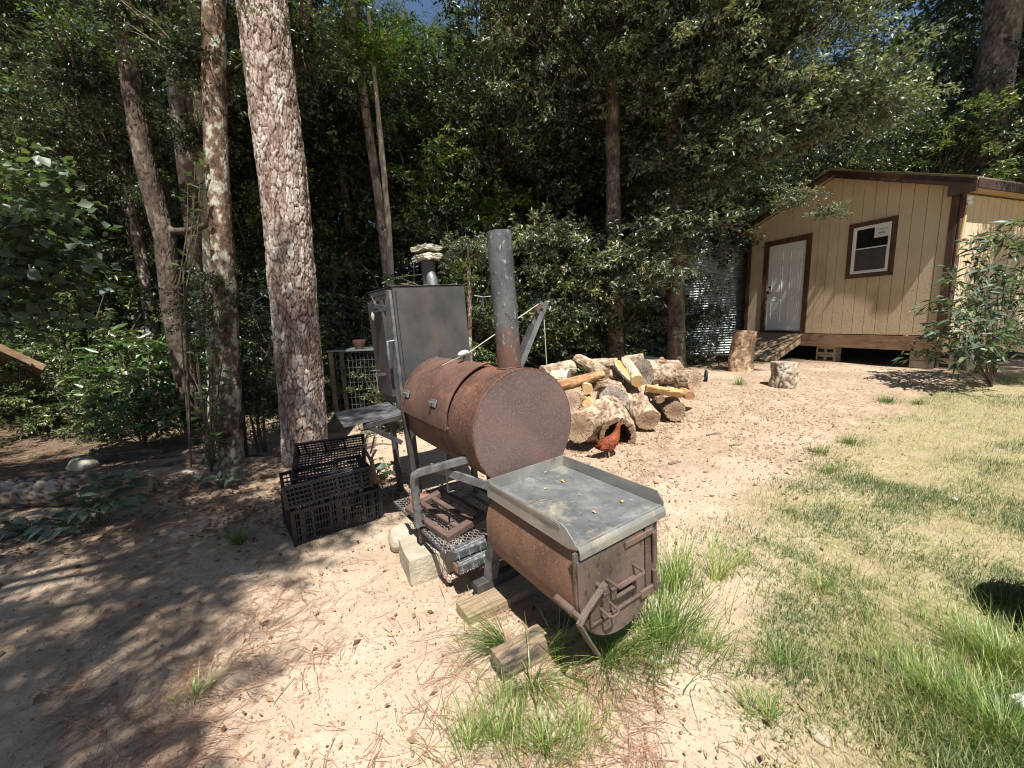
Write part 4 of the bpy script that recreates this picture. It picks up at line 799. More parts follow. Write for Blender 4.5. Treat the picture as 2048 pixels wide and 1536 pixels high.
# ================================================================== the smoker
e3 = np.array([-.0379, -.0176, 1.]); e3 /= np.linalg.norm(e3)
az = .5886; e1 = np.array([math.sin(az), -math.cos(az), 0]); e1 = e1-e3*(e1@e3); e1 /= np.linalg.norm(e1); e2 = np.cross(e3, e1)
SO = np.array([.061, 2.003, .861])
SM = Matrix(((e1[0], e2[0], e3[0], SO[0]), (e1[1], e2[1], e3[1], SO[1]), (e1[2], e2[2], e3[2], SO[2]), (0, 0, 0, 1)))
def uvw(p):
    d = np.array(p)-SO; return np.array([d@e1, d@e2, d@e3])
def atl(px, py, **k):
    r = rayd(px, py); (a, val), = k.items(); e = {'u': e1, 'v': e2, 'w': e3}[a]
    t = (val+(SO-CAM)@e)/(r@e); return uvw(CAM+r*t)
smoker = tag(empty('offset_smoker', M=SM), 'rusty barrel smoker with tall grey chimney, firebox and upright black cabinet', 'smoker')
R0 = .3
def arc_sheet(m, r0, r1, a0, a1, u0, u1, n=40, k=1):
    """curved plate between radii r0<r1, angles in degrees, along u"""
    A = np.radians(np.linspace(a0, a1, n)); V = []
    for a in A:
        for (r, u) in ((r0, u0), (r0, u1), (r1, u1), (r1, u0)): V.append((u, r*math.cos(a), r*math.sin(a)))
    F = []
    for i in range(n-1):
        for j in range(4): F.append((i*4+j, i*4+(j+1) % 4, (i+1)*4+(j+1) % 4, (i+1)*4+j))
    F += [(0, 1, 2, 3), tuple(4*(n-1)+j for j in (3, 2, 1, 0))]
    m.add(V, F)
def cylu(m, r, u0, u1, n=72, cv=0, cw=0, bev=0):
    P = [(u0, r)] if not bev else [(u0, r-bev), (u0+bev, r), (u1-bev, r), (u1, r-bev)]
    if not bev: P = [(u0, r), (u1, r)]
    V = [(u, cv+rr*math.cos(2*PI*j/n), cw+rr*math.sin(2*PI*j/n)) for u, rr in P for j in range(n)]
    F = [(i*n+j, i*n+(j+1) % n, (i+1)*n+(j+1) % n, (i+1)*n+j) for i in range(len(P)-1) for j in range(n)]
    F += [tuple(range(n)), tuple((len(P)-1)*n+j for j in range(n))]
    m.add(V, F)
m = MB(); cylu(m, R0, -.98, -.001, 96); barrel = m.build('barrel', M['rust_shell'], smoker, smooth=True)
m = MB(); cylu(m, R0-.004, 0.0005, .0045, 96); m.build('end_plate', M['rust_plate'], barrel, smooth=True)
m = MB(); n = 96; m.tube([(.001, (R0-.001)*math.cos(2*PI*j/n), (R0-.001)*math.sin(2*PI*j/n)) for j in range(n+1)], .0042, 6, False); m.build('weld_bead', M['rust_shell'], barrel, smooth=True)
m = MB(); arc_sheet(m, R0+.012, R0+.019, 97, 178, -.92, -.26); lid = m.build('lid', M['rust_lid'], smoker, smooth=True)
m = MB(); arc_sheet(m, R0+.0195, R0+.024, 163, 179.5, -.925, -.255, 10); m.build('lid_band', M['rust_lid'], lid, smooth=True)
for q0, q1 in ((-.275, -.253), (-.927, -.905)):
    m = MB(); arc_sheet(m, R0+.0195, R0+.024, 97, 162.5, q0, q1, 30); m.build('lid_edge_strip', M['rust_lid'], lid, smooth=True)
m = MB(); arc_sheet(m, R0+.001, R0+.0115, 176.5, 179, -.92, -.26, 4); m.build('lid_stop', M['rust_shell'], smoker)
for uu in (-.42, -.83):
    m = MB(); a = math.radians(158); c = np.array([uu, (R0+.029)*math.cos(a), (R0+.029)*math.sin(a)]); nr = np.array([0, math.cos(a), math.sin(a)]); tg = np.array([0, -math.sin(a), math.cos(a)])
    Rm = np.array([[1, 0, 0], tg, nr]).T
    m.box(c, (.075, .042, .007), Rm, bev=.002); m.tube([c+nr*.003, c+nr*.03], .006, 8); m.build('hinge_tab', M['grey_steel'], lid)
m = MB(); kb = np.array([-.50, -.05, .312]); m.tube([kb-np.array([0, 0, .01]), kb+np.array([0, 0, .04])], .010, 8); m.build('knob_stem', M['dark_steel'], lid, smooth=True)
m = MB(); kc = kb+np.array([0, -.005, .05])
for i in range(7):
    pass
V = []; n = 16
prof = [(-.046, .002), (-.040, .010), (-.02, .0165), (0, .018), (.02, .016), (.038, .009), (.048, .002)]
kd = np.array([-.35, .93, .12]); kd /= np.linalg.norm(kd)
m.tube([kc+kd*p for p, r in prof], [r for p, r in prof], 14); m.build('knob', M['ceramic'], lid, smooth=True)
# chimney
cu, cv_ = -.12, .008
m = MB(); rt_ = .0615; n = 40; V = []
prof = [(.28, rt_), (.50, rt_), (.74, rt_*1.0), (.965, rt_*1.01), (.967, rt_*.93), (.60, rt_*.92)]
for w_, r in prof:
    ox = -.0 if w_ < .7 else -.004
    for j in range(n): V.append((cu+r*math.cos(2*PI*j/n), cv_+ox+r*math.sin(2*PI*j/n), w_))
F = [(i*n+j, i*n+(j+1) % n, (i+1)*n+(j+1) % n, (i+1)*n+j) for i in range(len(prof)-1) for j in range(n)]+[tuple(5*n+j for j in range(n))]
m.add(V, F)
def chim_mat():
    mm = mat('chimney_steel', [(.3, (.065, .07, .072)), (.55, (.115, .12, .12)), (.78, (.18, .18, .175))], scale=7, rough=.55, rough_var=.1, metal=.35, bump=.25, bscale=150, stretch=(1, 1, .5), layer=[((.045, .05, .052), 38, .55, .65, (1, 1, .7)), ((.34, .33, .31), 44, .58, .68, (1, 1, .6)), ((.52, .51, .46), 60, .68, .74, (1, 1, 1))])
    t = mm.node_tree; N = t.nodes; L = t.links; b = N['Principled BSDF']; src = b.inputs['Base Color'].links[0].from_socket
    tc = [x for x in N if x.type == 'TEX_COORD'][0]; sp = N.new('ShaderNodeSeparateXYZ'); L.new(tc.outputs['Object'], sp.inputs[0])
    nz = N.new('ShaderNodeTexNoise'); nz.inputs['Scale'].default_value = 16; nz.inputs['Detail'].default_value = 6; L.new(tc.outputs['Object'], nz.inputs[0])
    ad = N.new('ShaderNodeMath'); ad.operation = 'MULTIPLY_ADD'; L.new(nz.outputs[0], ad.inputs[0]); ad.inputs[1].default_value = -.55; L.new(sp.outputs[2], ad.inputs[2])
    mr = N.new('ShaderNodeMapRange'); mr.inputs[1].default_value = .30; mr.inputs[2].default_value = .02; L.new(ad.outputs[0], mr.inputs[0])
    mx = N.new('ShaderNodeMix'); mx.data_type = 'RGBA'; L.new(mr.outputs[0], mx.inputs[0]); L.new(src, mx.inputs[6]); mx.inputs[7].default_value = (.15, .075, .055, 1); L.new(mx.outputs[2], b.inputs['Base Color'])
    return mm
ch = m.build('chimney', chim_mat(), smoker, smooth=True)
m = MB(); n = 40
Pb = []
for j in range(n+1):
    a = 2*PI*j/n; v_ = cv_+(rt_+.003)*math.sin(a); Pb.append((cu+(rt_+.003)*math.cos(a), v_, math.sqrt(R0*R0-v_*v_)+.003))
m.tube(Pb, .004, 6, False); m.build('weld_bead', M['rust_shell'], ch, smooth=True)
m = MB(); hp = np.array([cu-.03, cv_-rt_, .66]); m.tube([hp, hp+[-.02, -.035, 0], hp+[-.02, -.035, -.05]], .0045, 6); m.tube([hp+[-.02, -.035, 0], hp+[-.04, -.07, .01]], .0045, 6); m.build('damper_handle', M['dark_steel'], ch)
# upright cabinet
m = MB(); u0, u1, v0, v1, w0, w1 = -1.72, -1.178, -.203, .347, -.045, .803
m.box(((u0+u1)/2, (v0+v1)/2, (w0+w1)/2), (u1-u0, v1-v0, w1-w0), bev=.004); cab = m.build('cabinet', M['cabinet'], smoker)
m = MB(); m.box(((u0+u1)/2, (v0+v1)/2, w1+.004), (u1-u0+.012, v1-v0+.012, .005), bev=.002); m.build('cabinet_top', M['dark_steel'], cab)
m = MB(); m.box((u1+.0035, v0+.018, (w0+w1)/2-.01), (.004, .004, w1-w0-.04)); m.build('seam', M['black_and_hole_shade'], cab)
m = MB(); m.box((u1-.075, v0-.012, (w0+w1)/2-.02), (.13, .02, w1-w0+.0), bev=.003); m.build('door_jamb', M['grey_steel'], cab)
m = MB(); m.box((-1.50, v0-.028, .375), (.36, .03, .70), bev=.004); dr = m.build('cabinet_door', M['cabinet'], cab)
for (px, py, px2, py2, r) in [(775, 683, 779, 720, .011)]:
    a, b = atl(px, py, v=-.27), atl(px2, py2, v=-.27)
    m = MB(); m.tube([a+[0, .045, 0], a, b], r, 10); m.build('door_handle', M['grey_steel'], cab, smooth=True)
m = MB()
for w_ in (.735,):
    a = atl(775, 583, v=-.215); b = atl(744, 592, v=-.27); c = atl(750, 612, v=-.27); d = atl(775, 618, v=-.215)
    m.bar(a, b, .022, .03); m.bar(b, c, .02, .028, upv=(1, 0, 0)); m.bar(c, d, .03, .03); m.tube([atl(746, 624, v=-.28), atl(763, 622, v=-.25)], .010, 8)
m.build('latch_bracket', M['dark_steel'], cab)
a = atl(746, 635, v=-.29)
m = MB(); m.tube([a+[0, 0, .04], a+[0, 0, .02], a, a-[0, 0, .02]], [.003, .012, .012, .004], 10); m.build('latch_knob', M['ceramic'], cab, smooth=True)
m = MB(); a, b = atl(755, 750, v=-.26), atl(783, 747, v=-.215); m.bar(a, b, .045, .018); m.tube([atl(742, 742, v=-.29), atl(770, 740, v=-.22)], .006, 8); m.build('latch_bracket', M['grey_steel'], cab)
m = MB()
for uu in (-1.22, -1.68):
    for vv in (-.17, .31): m.bar((uu, vv, -.045), (uu, vv, -.86), .04, .04, upv=(1, 0, 0))
m.build('cabinet_legs', M['dark_steel'], cab)
# bits of twig on the cabinet top
sp_ = np.array([-1.40, .17, w1]); m = MB(); n = 24
m.tube([sp_+[0, 0, 0], sp_+[0, 0, .20]], .052, 20); stv = m.build('stovepipe', M['dark_steel'], smoker, smooth=True)
m = MB(); m.tube([sp_+[.055, .0, .0], sp_+[.045, 0, .06], sp_+[.028, 0, .10], sp_+[.0, 0, .145]], [.040, .043, .036, .008], 18); m.build('pipe_elbow', M['grey_steel'], stv, smooth=True)
m = MB(); m.tube([sp_+[0, 0, .20], sp_+[0, 0, .215]], .062, 20); m.build('pipe_collar', M['rust_iron'], stv, smooth=True)
# side shelf with its brace
sh = [atl(690, 852, w=-.03), atl(667, 822, w=-.03), atl(772, 801, w=-.03), atl(802, 817, w=-.03)]
sh[0] = np.array([-.93, -.68, -.03]); sh[1] = np.array([-1.42, -.64, -.03]); sh[2] = np.array([-1.44, -.25, -.03]); sh[3] = np.array([-.98, -.29, -.03])
m = MB(); m.prism([(p[0], p[1]) for p in sh], (0, 0, -.034), (1, 0, 0), (0, 1, 0), (0, 0, 1), .006); slf = m.build('side_shelf', M['grey_steel'], smoker)
a, b, c = atl(727, 853, u=-.97), atl(804, 832, u=-.97), atl(803, 885, u=-.97)
m = MB(); m.bar(a, b, .035, .035, bev=.003); m.build('shelf_arm', M['dark_steel'], slf)
m = MB(); m.bar(a+[0, .03, -.01], c, .03, .03, bev=.003); m.build('shelf_brace', M['dark_steel'], slf)
# far left leg, tube frame, flat bar, front leg, skid
m = MB(); m.bar((-.90, -.325, .0), (-.90, -.29, -.84), .035, .012, upv=(0, 1, 0)); m.bar((-.915, -.31, .0), (-.915, -.275, -.84), .012, .035, upv=(0, 1, 0)); m.build('leg', M['dark_steel'], smoker)
A = atl(940, 917, u=-.13); B = atl(838, 945, u=-.36); Cc = atl(828, 962, u=-.40); D = atl(838, 1052, u=-.44); E_ = atl(842, 1084, u=-.47)
m = MB(); m.bar(A, B, .038, .038, bev=.004); fr = m.build('square_tube', M['grey_steel'], smoker)
Bm = (B*.45+Cc*.55)+np.array([0, -.008, .012])
m = MB(); m.tube([B+(A-B)*.02, Bm, Cc+(D-Cc)*.04], .0225, 8); m.build('tube_bend', M['grey_steel'], fr, smooth=True)
m = MB(); m.bar(Cc, D, .038, .038, upv=(1, 0, 0), bev=.004); m.build('leg', M['grey_steel'], smoker)
m = MB(); m.tube([D+(Cc-D)*.15, E_], .009, 8)
for f_ in (.25, .45, .65, .85):
    q = Cc*(1-f_)+D*f_; m.tube([q+[.022, .01, 0], q+[.03, .02, .02]], .004, 6)
m.build('foot_rod', M['rust_iron'], smoker)
m = MB(); a, b = atl(862, 934, w=-.205), atl(978, 972, w=-.235); m.bar(a, b, .012, .045, bev=.002); m.build('flat_bar', M['grey_steel'], smoker)
m = MB(); a = atl(893, 940, v=-.37); b = atl(896, 984, v=-.37); m.tube([a, b, b+[0.01, .03, 0]], .005, 6); m.build('hanging_rod', M['dark_steel'], smoker)
m = MB(); a, b = np.array([.05, -.262, -.42]), np.array([-.055, -.262, -.752]); m.bar(a, b, .055, .012, upv=(0, 1, 0)); m.bar(a+[.02, .02, 0], b+[.02, .02, 0], .012, .05, upv=(0, 1, 0)); m.build('leg', M['grey_steel'], smoker)
m = MB(); m.bar((-.06, -.335, -.735-.042), (-.06, .28, -.735-.042), .055, .055, bev=.005); sk = m.build('skid_tube', M['dark_steel'], smoker)
m = MB(); m.box((-.06, -.3365, -.777), (.042, .001, .042)); m.build('opening_shade', M['black_and_hole_shade'], sk)  # black sheet on the tube end, painting in the dark of its opening
m = MB(); m.bar((.03, .14, -.42), (-.04, .2, -.752), .05, .012, upv=(0, 1, 0)); m.build('leg', M['dark_steel'], smoker)
m = MB(); m.bar((-.85, .22, -.2), (-.85, .26, -.86), .035, .035, upv=(0, 1, 0)); m.build('leg', M['dark_steel'], smoker)
# counterweight arm with pulley and cable
ab, atp = np.array([-.5, .27, .14]), np.array([-.5, .567, .625]); dm = (atp-ab)/np.linalg.norm(atp-ab)
m = MB()
for du in (-.022, .022): m.bar(ab+[du, 0, 0], atp+[du, 0, 0], .010, .030, upv=(1, 0, 0) if False else (0, 0, 1))
arm = m.build('pulley_arm', M['grey_steel'], smoker)
m = MB(); m.bar(ab-[0, .03, 0], atp-dm*.16-[0, .03, 0], .034, .024); m.build('arm_tube', M['dark_steel'], arm)
pc = atp-dm*.05-[0, .02, .0]
m = MB(); m.tube([pc-[.012, 0, 0], pc-[.007, 0, 0], pc, pc+[.007, 0, 0], pc+[.012, 0, 0]], [.034, .034, .026, .034, .034], 20); m.build('pulley', M['rust_iron'], arm, smooth=True)
m = MB(); m.tube([pc-[.035, 0, 0], pc+[.035, 0, 0]], .006, 8); m.build('axle_bolt', M['dark_steel'], arm, smooth=True)
c0 = np.array([-.66, -.135, .285]); pt_ = pc+[0, -.014, .030]; w_e = pc+[0, .033, 0]
m = MB(); m.tube([c0, kb+[-.02, 0, .035], kb+[0, .01, .04], pt_, pc+[0, .012, .033], w_e, w_e-[0, 0, .50]], .0028, 6); m.build('cable', M['rope'], smoker)
m = MB()
for i in range(9):
    t = i/8; q = c0*(1-t)+(c0+[-.03, -.05, -.03])*t*1.0+np.array([.003*(-1)**i, 0, .004]); m.tube([q+[0, .004, 0], q+[.004, 0, .003], q+[0, -.006, 0]], .002, 5)
m.build('cable_chain', M['dark_steel'], smoker)
# firebox
vc, rf, wc = -.077, .218, -.4335
def uprof(r, wtop, n=30):
    P = [(vc-r, wtop)]+[(vc+r*math.cos(a), wc+r*math.sin(a)) for a in np.linspace(PI, 2*PI, n)]+[(vc+r, wtop)]
    return P
def bprof(r, wtop, n=30):
    top = [(vc-.172, wtop), (vc-.195, -.30), (vc-r*.975, -.36)]
    return top+[(vc+r*math.cos(a), wc+r*math.sin(a)) for a in np.linspace(PI, 2*PI, n)]+[(vc+r*.975, -.36), (vc+.195, -.30), (vc+.172, wtop)]
m = MB(); m.prism(bprof(rf-.004, -.25, 36), (.06, 0, 0), (0, 1, 0), (0, 0, 1), (1, 0, 0), .585); fb = m.build('firebox', M['firebox'], smoker, smooth=True)
m = MB()
Pq = bprof(rf+.003, -.262, 24)[:21]; Pi = bprof(rf-.003, -.262, 24)[:21]
m.prism(Pq+Pi[::-1], (.05, 0, 0), (0, 1, 0), (0, 0, 1), (1, 0, 0), .607); m.build('outer_skin', M['firebox'], fb, smooth=True)
hole = (-.108, -.001, -.5075, -.467)
def plate_with_hole(m, prof, h, u0, th):
    # outline polygon as a fan of quads round a rectangular hole
    cx, cy = (h[0]+h[1])/2, (h[2]+h[3])/2; n = 96; out = []; inn = []
    P = np.array(prof); Q = np.vstack([P, P[:1]])
    angs = list(np.linspace(-PI, PI, n, endpoint=False))+[math.atan2(y-cy, x-cx) for x in h[:2] for y in h[2:]]+[math.atan2(y-cy, x-cx) for x, y in (prof[0], prof[-1])]
    angs = sorted(angs)
    for a in angs:
        d = np.array([math.cos(a), math.sin(a)]); best = None
        for i in range(len(P)):
            p, q = Q[i], Q[i+1]; e = q-p; den = d[0]*e[1]-d[1]*e[0]
            if abs(den) < 1e-12: continue
            r = p-np.array([cx, cy]); t = (r[0]*e[1]-r[1]*e[0])/den; s_ = (r[0]*d[1]-r[1]*d[0])/den
            if t > 0 and -1e-6 <= s_ <= 1+1e-6: best = t if best is None else max(best, t)
        hx, hy = (h[1]-h[0])/2, (h[3]-h[2])/2; th_ = min(hx/(abs(d[0])+1e-9), hy/(abs(d[1])+1e-9))
        out.append((cx+d[0]*best, cy+d[1]*best)); inn.append((cx+d[0]*th_, cy+d[1]*th_))
    k = len(angs); V = [(u0+dz, x, y) for dz in (0, th) for ring in (out, inn) for x, y in ring]
    F = []
    for i in range(k):
        j = (i+1) % k
        F += [(2*k+i, 2*k+j, 3*k+j, 3*k+i), (i, k+i, k+j, j), (i, j, 2*k+j, 2*k+i), (k+i, 3*k+i, 3*k+j, k+j)]
    m.add(V, F)
m = MB(); plate_with_hole(m, uprof(.2222, -.252, 60), hole, .655, .010); fdp = m.build('front_plate', M['firedoor'], fb)
m = MB(); m.box((.6505, (hole[0]+hole[1])/2, (hole[2]+hole[3])/2), (.004, .13, .07)); m.build('draught_shade', M['black_and_hole_shade'], fb)  # black backing that paints the unlit inside behind the hole
dpoly = [(vc-.2135, -.30)]+[(vc+.2155*math.cos(a), wc+.2155*math.sin(a)) for a in np.linspace(PI, 2*PI-.62, 46)]+[(.058, -.285+.0), (vc-.2135, -.285)]
dpoly = [(vc+.2155*math.cos(a), wc+.2155*math.sin(a)) for a in np.linspace(PI, 2*PI-.915, 46)]+[(.055, -.285), (vc-.2155, -.285)]
m = MB(); plate_with_hole(m, dpoly, hole, .6655, .007); fd = m.build('firebox_door', M['firedoor'], smoker)
uo = .6735
m = MB(); m.box((uo-.003, .087, -.43), (.006, .048, .30), bev=.001); m.build('hinge_strip', M['rust_iron'], fd)
for w_, hh in ((-.36, .10), (-.51, .075)):
    m = MB(); m.tube([(uo+.012, .10, w_-hh/2), (uo+.012, .10, w_+hh/2)], .0095, 12); m.build('hinge_pin', M['rust_iron'], fd, smooth=True)
m = MB(); m.bar((uo+.004, -.06, -.306), (uo+.004, .10, -.306), .008, .022, bev=.001); m.build('hinge_strap', M['firedoor'], fd)
def rods(name, pl, r=.0065, n=8, mt='rust_iron', par=None):
    m = MB()
    for P_ in pl: m.tube(P_, r, n)
    return m.build(name, M[mt], par if par is not None else fd, smooth=True)
m = MB(); m.bar((uo+.006, -.25, -.452), (uo+.006, -.005, -.452), .010, .010, bev=.002); m.bar((uo+.006, -.25, -.545), (uo+.006, .05, -.545), .010, .010, bev=.002); m.bar((uo+.006, -.245, -.546), (uo+.006, -.245, -.451), .012, .012, upv=(0, 1, 0), bev=.002)
m.build('damper_track', M['rust_iron'], fd)
m = MB(); m.bar((uo+.008, .02, -.55), (uo+.008, .135, -.55), .012, .032, bev=.002); m.build('hinge_strap', M['firedoor'], fd)
m = MB(); m.box((uo+.003, -.172, -.498), (.004, .125, .078), bev=.001); m.build('damper_slide', M['firedoor'], fd)
rods('door_handle', [[(uo, -.155, -.405), (uo+.052, -.155, -.407), (uo+.056, -.150, -.410), (uo+.056, -.018, -.410), (uo+.052, -.013, -.408), (uo, -.013, -.405)]], .0062)
rods('damper_handle', [[(uo+.003, -.200, -.497), (uo+.05, -.197, -.505), (uo+.055, -.185, -.507), (uo+.055, -.160, -.507), (uo+.05, -.150, -.505), (uo+.003, -.150, -.497)]], .0048)
lv = [np.array([.705, -.193, -.385]), np.array([.70, -.285, -.452]), np.array([.705, -.325, -.482]), np.array([.72, -.300, -.545]), np.array([.725, -.265, -.615])]
m = MB()
for a, b in zip(lv[:-1], lv[1:]): m.bar(a, b+(b-a)*.03, .008, .022, upv=(1, .3, 0))
m.tube([(uo, -.205, -.40), (uo+.05, -.205, -.40)], .010, 10); m.build('latch_lever', M['firedoor'], fd)
m = MB(); m.tube([(.56, vc-.224, -.475), (.655, vc-.228, -.475)], .015, 14); m.tube([(.655, vc-.228, -.475), (.70, vc-.228, -.475)], .010, 10); m.build('latch_boss', M['rust_iron'], fb, smooth=True)

# griddle tray resting on the firebox
gr = tag(empty('griddle', M=SM @ Matrix.Translation((.37, -.052, -.229))), 'flat stainless griddle tray with raised sides lying on the firebox', 'griddle')
cx_, cy_ = .37, -.052; U0, U1, V0, V1 = .066-cx_, .672-cx_, -.281-cy_, .177-cy_
m = MB(); m.box(((U0+U1)/2, (V0+V1)/2, -.004), (U1-U0-.006, V1-V0-.006, .008)); m.build('tray_floor', M['tray_floor'], gr)
hw = .054
m = MB(); m.prism([(U0, -.026), (U1-.05, -.026), (U1-.005, -.012), (U1-.02, .012), (U1-.065, hw-.006), (U1-.09, hw), (U0, hw)], (0, V0-.004, 0), (1, 0, 0), (0, 0, 1), (0, 1, 0), .005); m.build('tray_side', M['tray'], gr)
m = MB(); m.prism([(U0, -.026), (U1, -.026), (U1, .018), (U1-.028, hw), (U0, hw)], (0, V1-.001, 0), (1, 0, 0), (0, 0, 1), (0, 1, 0), .005); m.build('tray_side', M['tray'], gr)
m = MB(); m.box((U0-.001, (V0+V1)/2, (hw-.026)/2), (.005, V1-V0+.006, hw+.026)); m.build('tray_back', M['tray'], gr)
m = MB(); n = 10; P1 = []
for i in range(n): a = PI/2*i/(n-1); P1.append((U1-.014+.022*math.sin(a), -.022+.023*math.cos(a)))
P1 += [(U1+.008, -.045), (U1+.004, -.045)]+[(U1-.014+.018*math.sin(a), -.022+.018*math.cos(a)) for a in np.linspace(PI/2, 0, n)]
m.prism(P1, (0, V0-.003, 0), (1, 0, 0), (0, 0, 1), (0, 1, 0), V1-V0+.008); m.build('front_lip', M['tray'], gr, smooth=True)
m = MB(); m.bar((U0+.03, V0-.006, .045), (U1-.09, V0-.006, .045), .004, .012); m.build('side_ridge', M['tray'], gr)
# a few dry leaves and a twig on the griddle
for (px, py, s) in [(1125, 963, .016), (1092, 978, .013), (1245, 1003, .017), (1188, 1025, .012), (1160, 990, .008), (1092, 945, .012)]:
    q = atl(px, py, w=-.226); wp = SM @ Vector((q[0], q[1], q[2]))
    m = MB(); a = px*.7
    ca, sa = math.cos(a)*s, math.sin(a)*s
    m.add([(-ca, -sa, 0), (-ca*.2-sa*.5, -sa*.2+ca*.5, .006), (ca, sa, .002), (ca*.3+sa*.5, sa*.3-ca*.5, .007), (0, 0, .001)], [(0, 1, 4), (1, 2, 4), (2, 3, 4), (3, 0, 4)])
    o = m.build('fallen_leaf', M['wood_yellow'], None, recalc=False); o.location = wp
    tag(o, 'tiny dry yellow leaf lying on the griddle tray', 'leaf', 'dry leaves on the griddle')
rsx = np.random.RandomState(3)
for (p0, p1) in [((1060, 1005), (1112, 1000)), ((1062, 952), (1078, 903))]:
    a = SM @ Vector(atl(*p0, w=-.222)); b = SM @ Vector(atl(*p1, w=-.222))
    m = MB(); m.tube([(0, 0, 0), tuple((b-a)*.5+Vector((0, .01, .008))), tuple(b-a)], .0016, 5); o = m.build('twig', M['needle_litter'] if False else M['limb'], None); o.location = a
    tag(o, {1060: 'thin dry twig lying across the middle of the griddle', 1062: 'thin dry twig leaning at the back wall of the griddle'}[p0[0]], 'twig')
# stones on the stovepipe
for i, (dz, sx, sy, sz, lab) in enumerate([(.230, .185, .16, .042, 'lower pale pitted stone slab lying on the small stovepipe'), (.292, .18, .15, .036, 'upper pale mossy stone slab topping the small stovepipe')]):
    import bmesh
    bm = bmesh.new(); bmesh.ops.create_cube(bm, size=1); bmesh.ops.subdivide_edges(bm, edges=bm.edges, cuts=7, use_grid_fill=True)
    for v in bm.verts:
        p = np.array(v.co)
        k = 1+.10*float(fbm([p[0]*4+i*7], [p[1]*4], [p[2]*4], oct=3, seed=5)[0])
        v.co = Vector((p[0]*sx*k, p[1]*sy*k, p[2]*sz*(k if p[2] > 0 else 1)+.011*float(fbm([p[0]*6+i*9], [p[1]*6], [p[2]*2], oct=3, seed=6)[0])))
    me = bpy.data.meshes.new('stone_slab'); bm.to_mesh(me); bm.free(); me.materials.append(M['stone'])
    o = link('stone_slab', me); o.matrix_world = SM @ Matrix.Translation(tuple(sp_+np.array([0, 0, dz]))) @ Matrix.Rotation(.15*i+.1, 4, 'Z') @ Matrix.Rotation(.05*(1-2*i), 4, 'X'); tag(o, lab, 'stone')
m = MB()
for i in range(26):
    q = np.array([-1.25-.4*rsx.rand(), -.15+.45*rsx.rand(), w1+.008+.01*rsx.rand()]); d = rsx.randn(3)*[.05, .05, .006]; m.tube([q, q+d], .0016, 4)
for d in ((-.1, -.25, .09), (-.25, -.12, .05)): m.tube([(-1.3, .05, w1+.01), (-1.3+d[0], .05+d[1]*.5, w1+d[2]), (-1.3+d[0], .05-d[1], w1+d[2]*1.3)], .002, 4)
o = m.build('twig_litter', M['twig']); o.matrix_world = SM; tag(o, 'dry twigs and needles gathered on the cabinet top', kind='stuff')

# racks and grates beneath the barrel
def expanded(m, lx, ly, px=.040, py=.017, r=.0022):
    """diamond mesh of zigzag strands in the xy plane, centred"""
    ny = int(ly/py); nx_ = int(lx/px)
    for j in range(ny):
        y = -ly/2+j*py
        for i in range(nx_):
            x = -lx/2+i*px; s = 1 if (j % 2 == 0) else -1
            m.bar((x, y+(-s)*py*.28, 0), (x+px/2, y+s*py*.28+py*.0, .002), .0042, .0022); m.bar((x+px/2, y+s*py*.28, .002), (x+px, y-s*py*.28, 0), .0042, .0022)
def smw(u, v, w_, rz=0, rx=0, ry=0): return SM @ Matrix.Translation((u, v, w_)) @ Matrix.Rotation(rz, 4, 'Z') @ Matrix.Rotation(ry, 4, 'Y') @ Matrix.Rotation(rx, 4, 'X')
def rack(lx, ly, Mx, label, edge=True):
    rt = tag(empty('cooking_rack', M=Mx), label, 'rack'); m = MB(); expanded(m, lx, ly); ms = m.build('expanded_mesh', M['mesh_metal'], rt, recalc=False); ms['kind'] = 'stuff'
    if edge:
        m = MB()
        for y in (-ly/2, ly/2): m.bar((-lx/2, y, -.006), (lx/2, y, -.006), .022, .006)
        for x in (-lx/2, lx/2): m.bar((x, -ly/2, -.006), (x, ly/2, -.006), .022, .006)
        m.build('rack_frame', M['dark_steel'], rt)
    return rt
rack(.80, .52, smw(-.52, -.18, -.575, 0, .0, -.02), 'expanded metal rack with steel edge carrying the cast iron grate')
rack(.56, .44, smw(-.50, -.14, -.66, .08, 0, .04), 'lower expanded metal rack hanging in shade under the first', True)
cg = tag(empty('cast_grate', M=smw(-.43, -.30, -.52, .16, .10, .06)), 'rusty cast iron fire grate with three long slots lying on the mesh rack', 'grate')
Lg, Wg = .44, .27
m = MB(); m.box((-Lg/2+.022, 0, 0), (.044, Wg, .036), bev=.004); m.box((Lg/2-.022, 0, 0), (.044, Wg, .036), bev=.004); m.box((0, -Wg/2+.016, .0), (Lg-.088, .032, .034), bev=.004); m.box((0, Wg/2-.016, 0), (Lg-.088, .032, .034), bev=.004); m.build('grate_frame', M['rust_iron'], cg)
for y in (-.038, .038):
    m = MB(); m.box((0, y, 0.001), (Lg-.086, .030, .026), bev=.004); m.build('grate_bar', M['rust_iron'], cg)
o = MB(); o.box((0, 0, 0), (.12, .05, .04), bev=.004); o = o.build('iron_bar', M['brick_red']); o.matrix_world = smw(-.74, -.33, -.535, .9); tag(o, 'short orange-rusted bar behind the cast iron grate', 'bar')
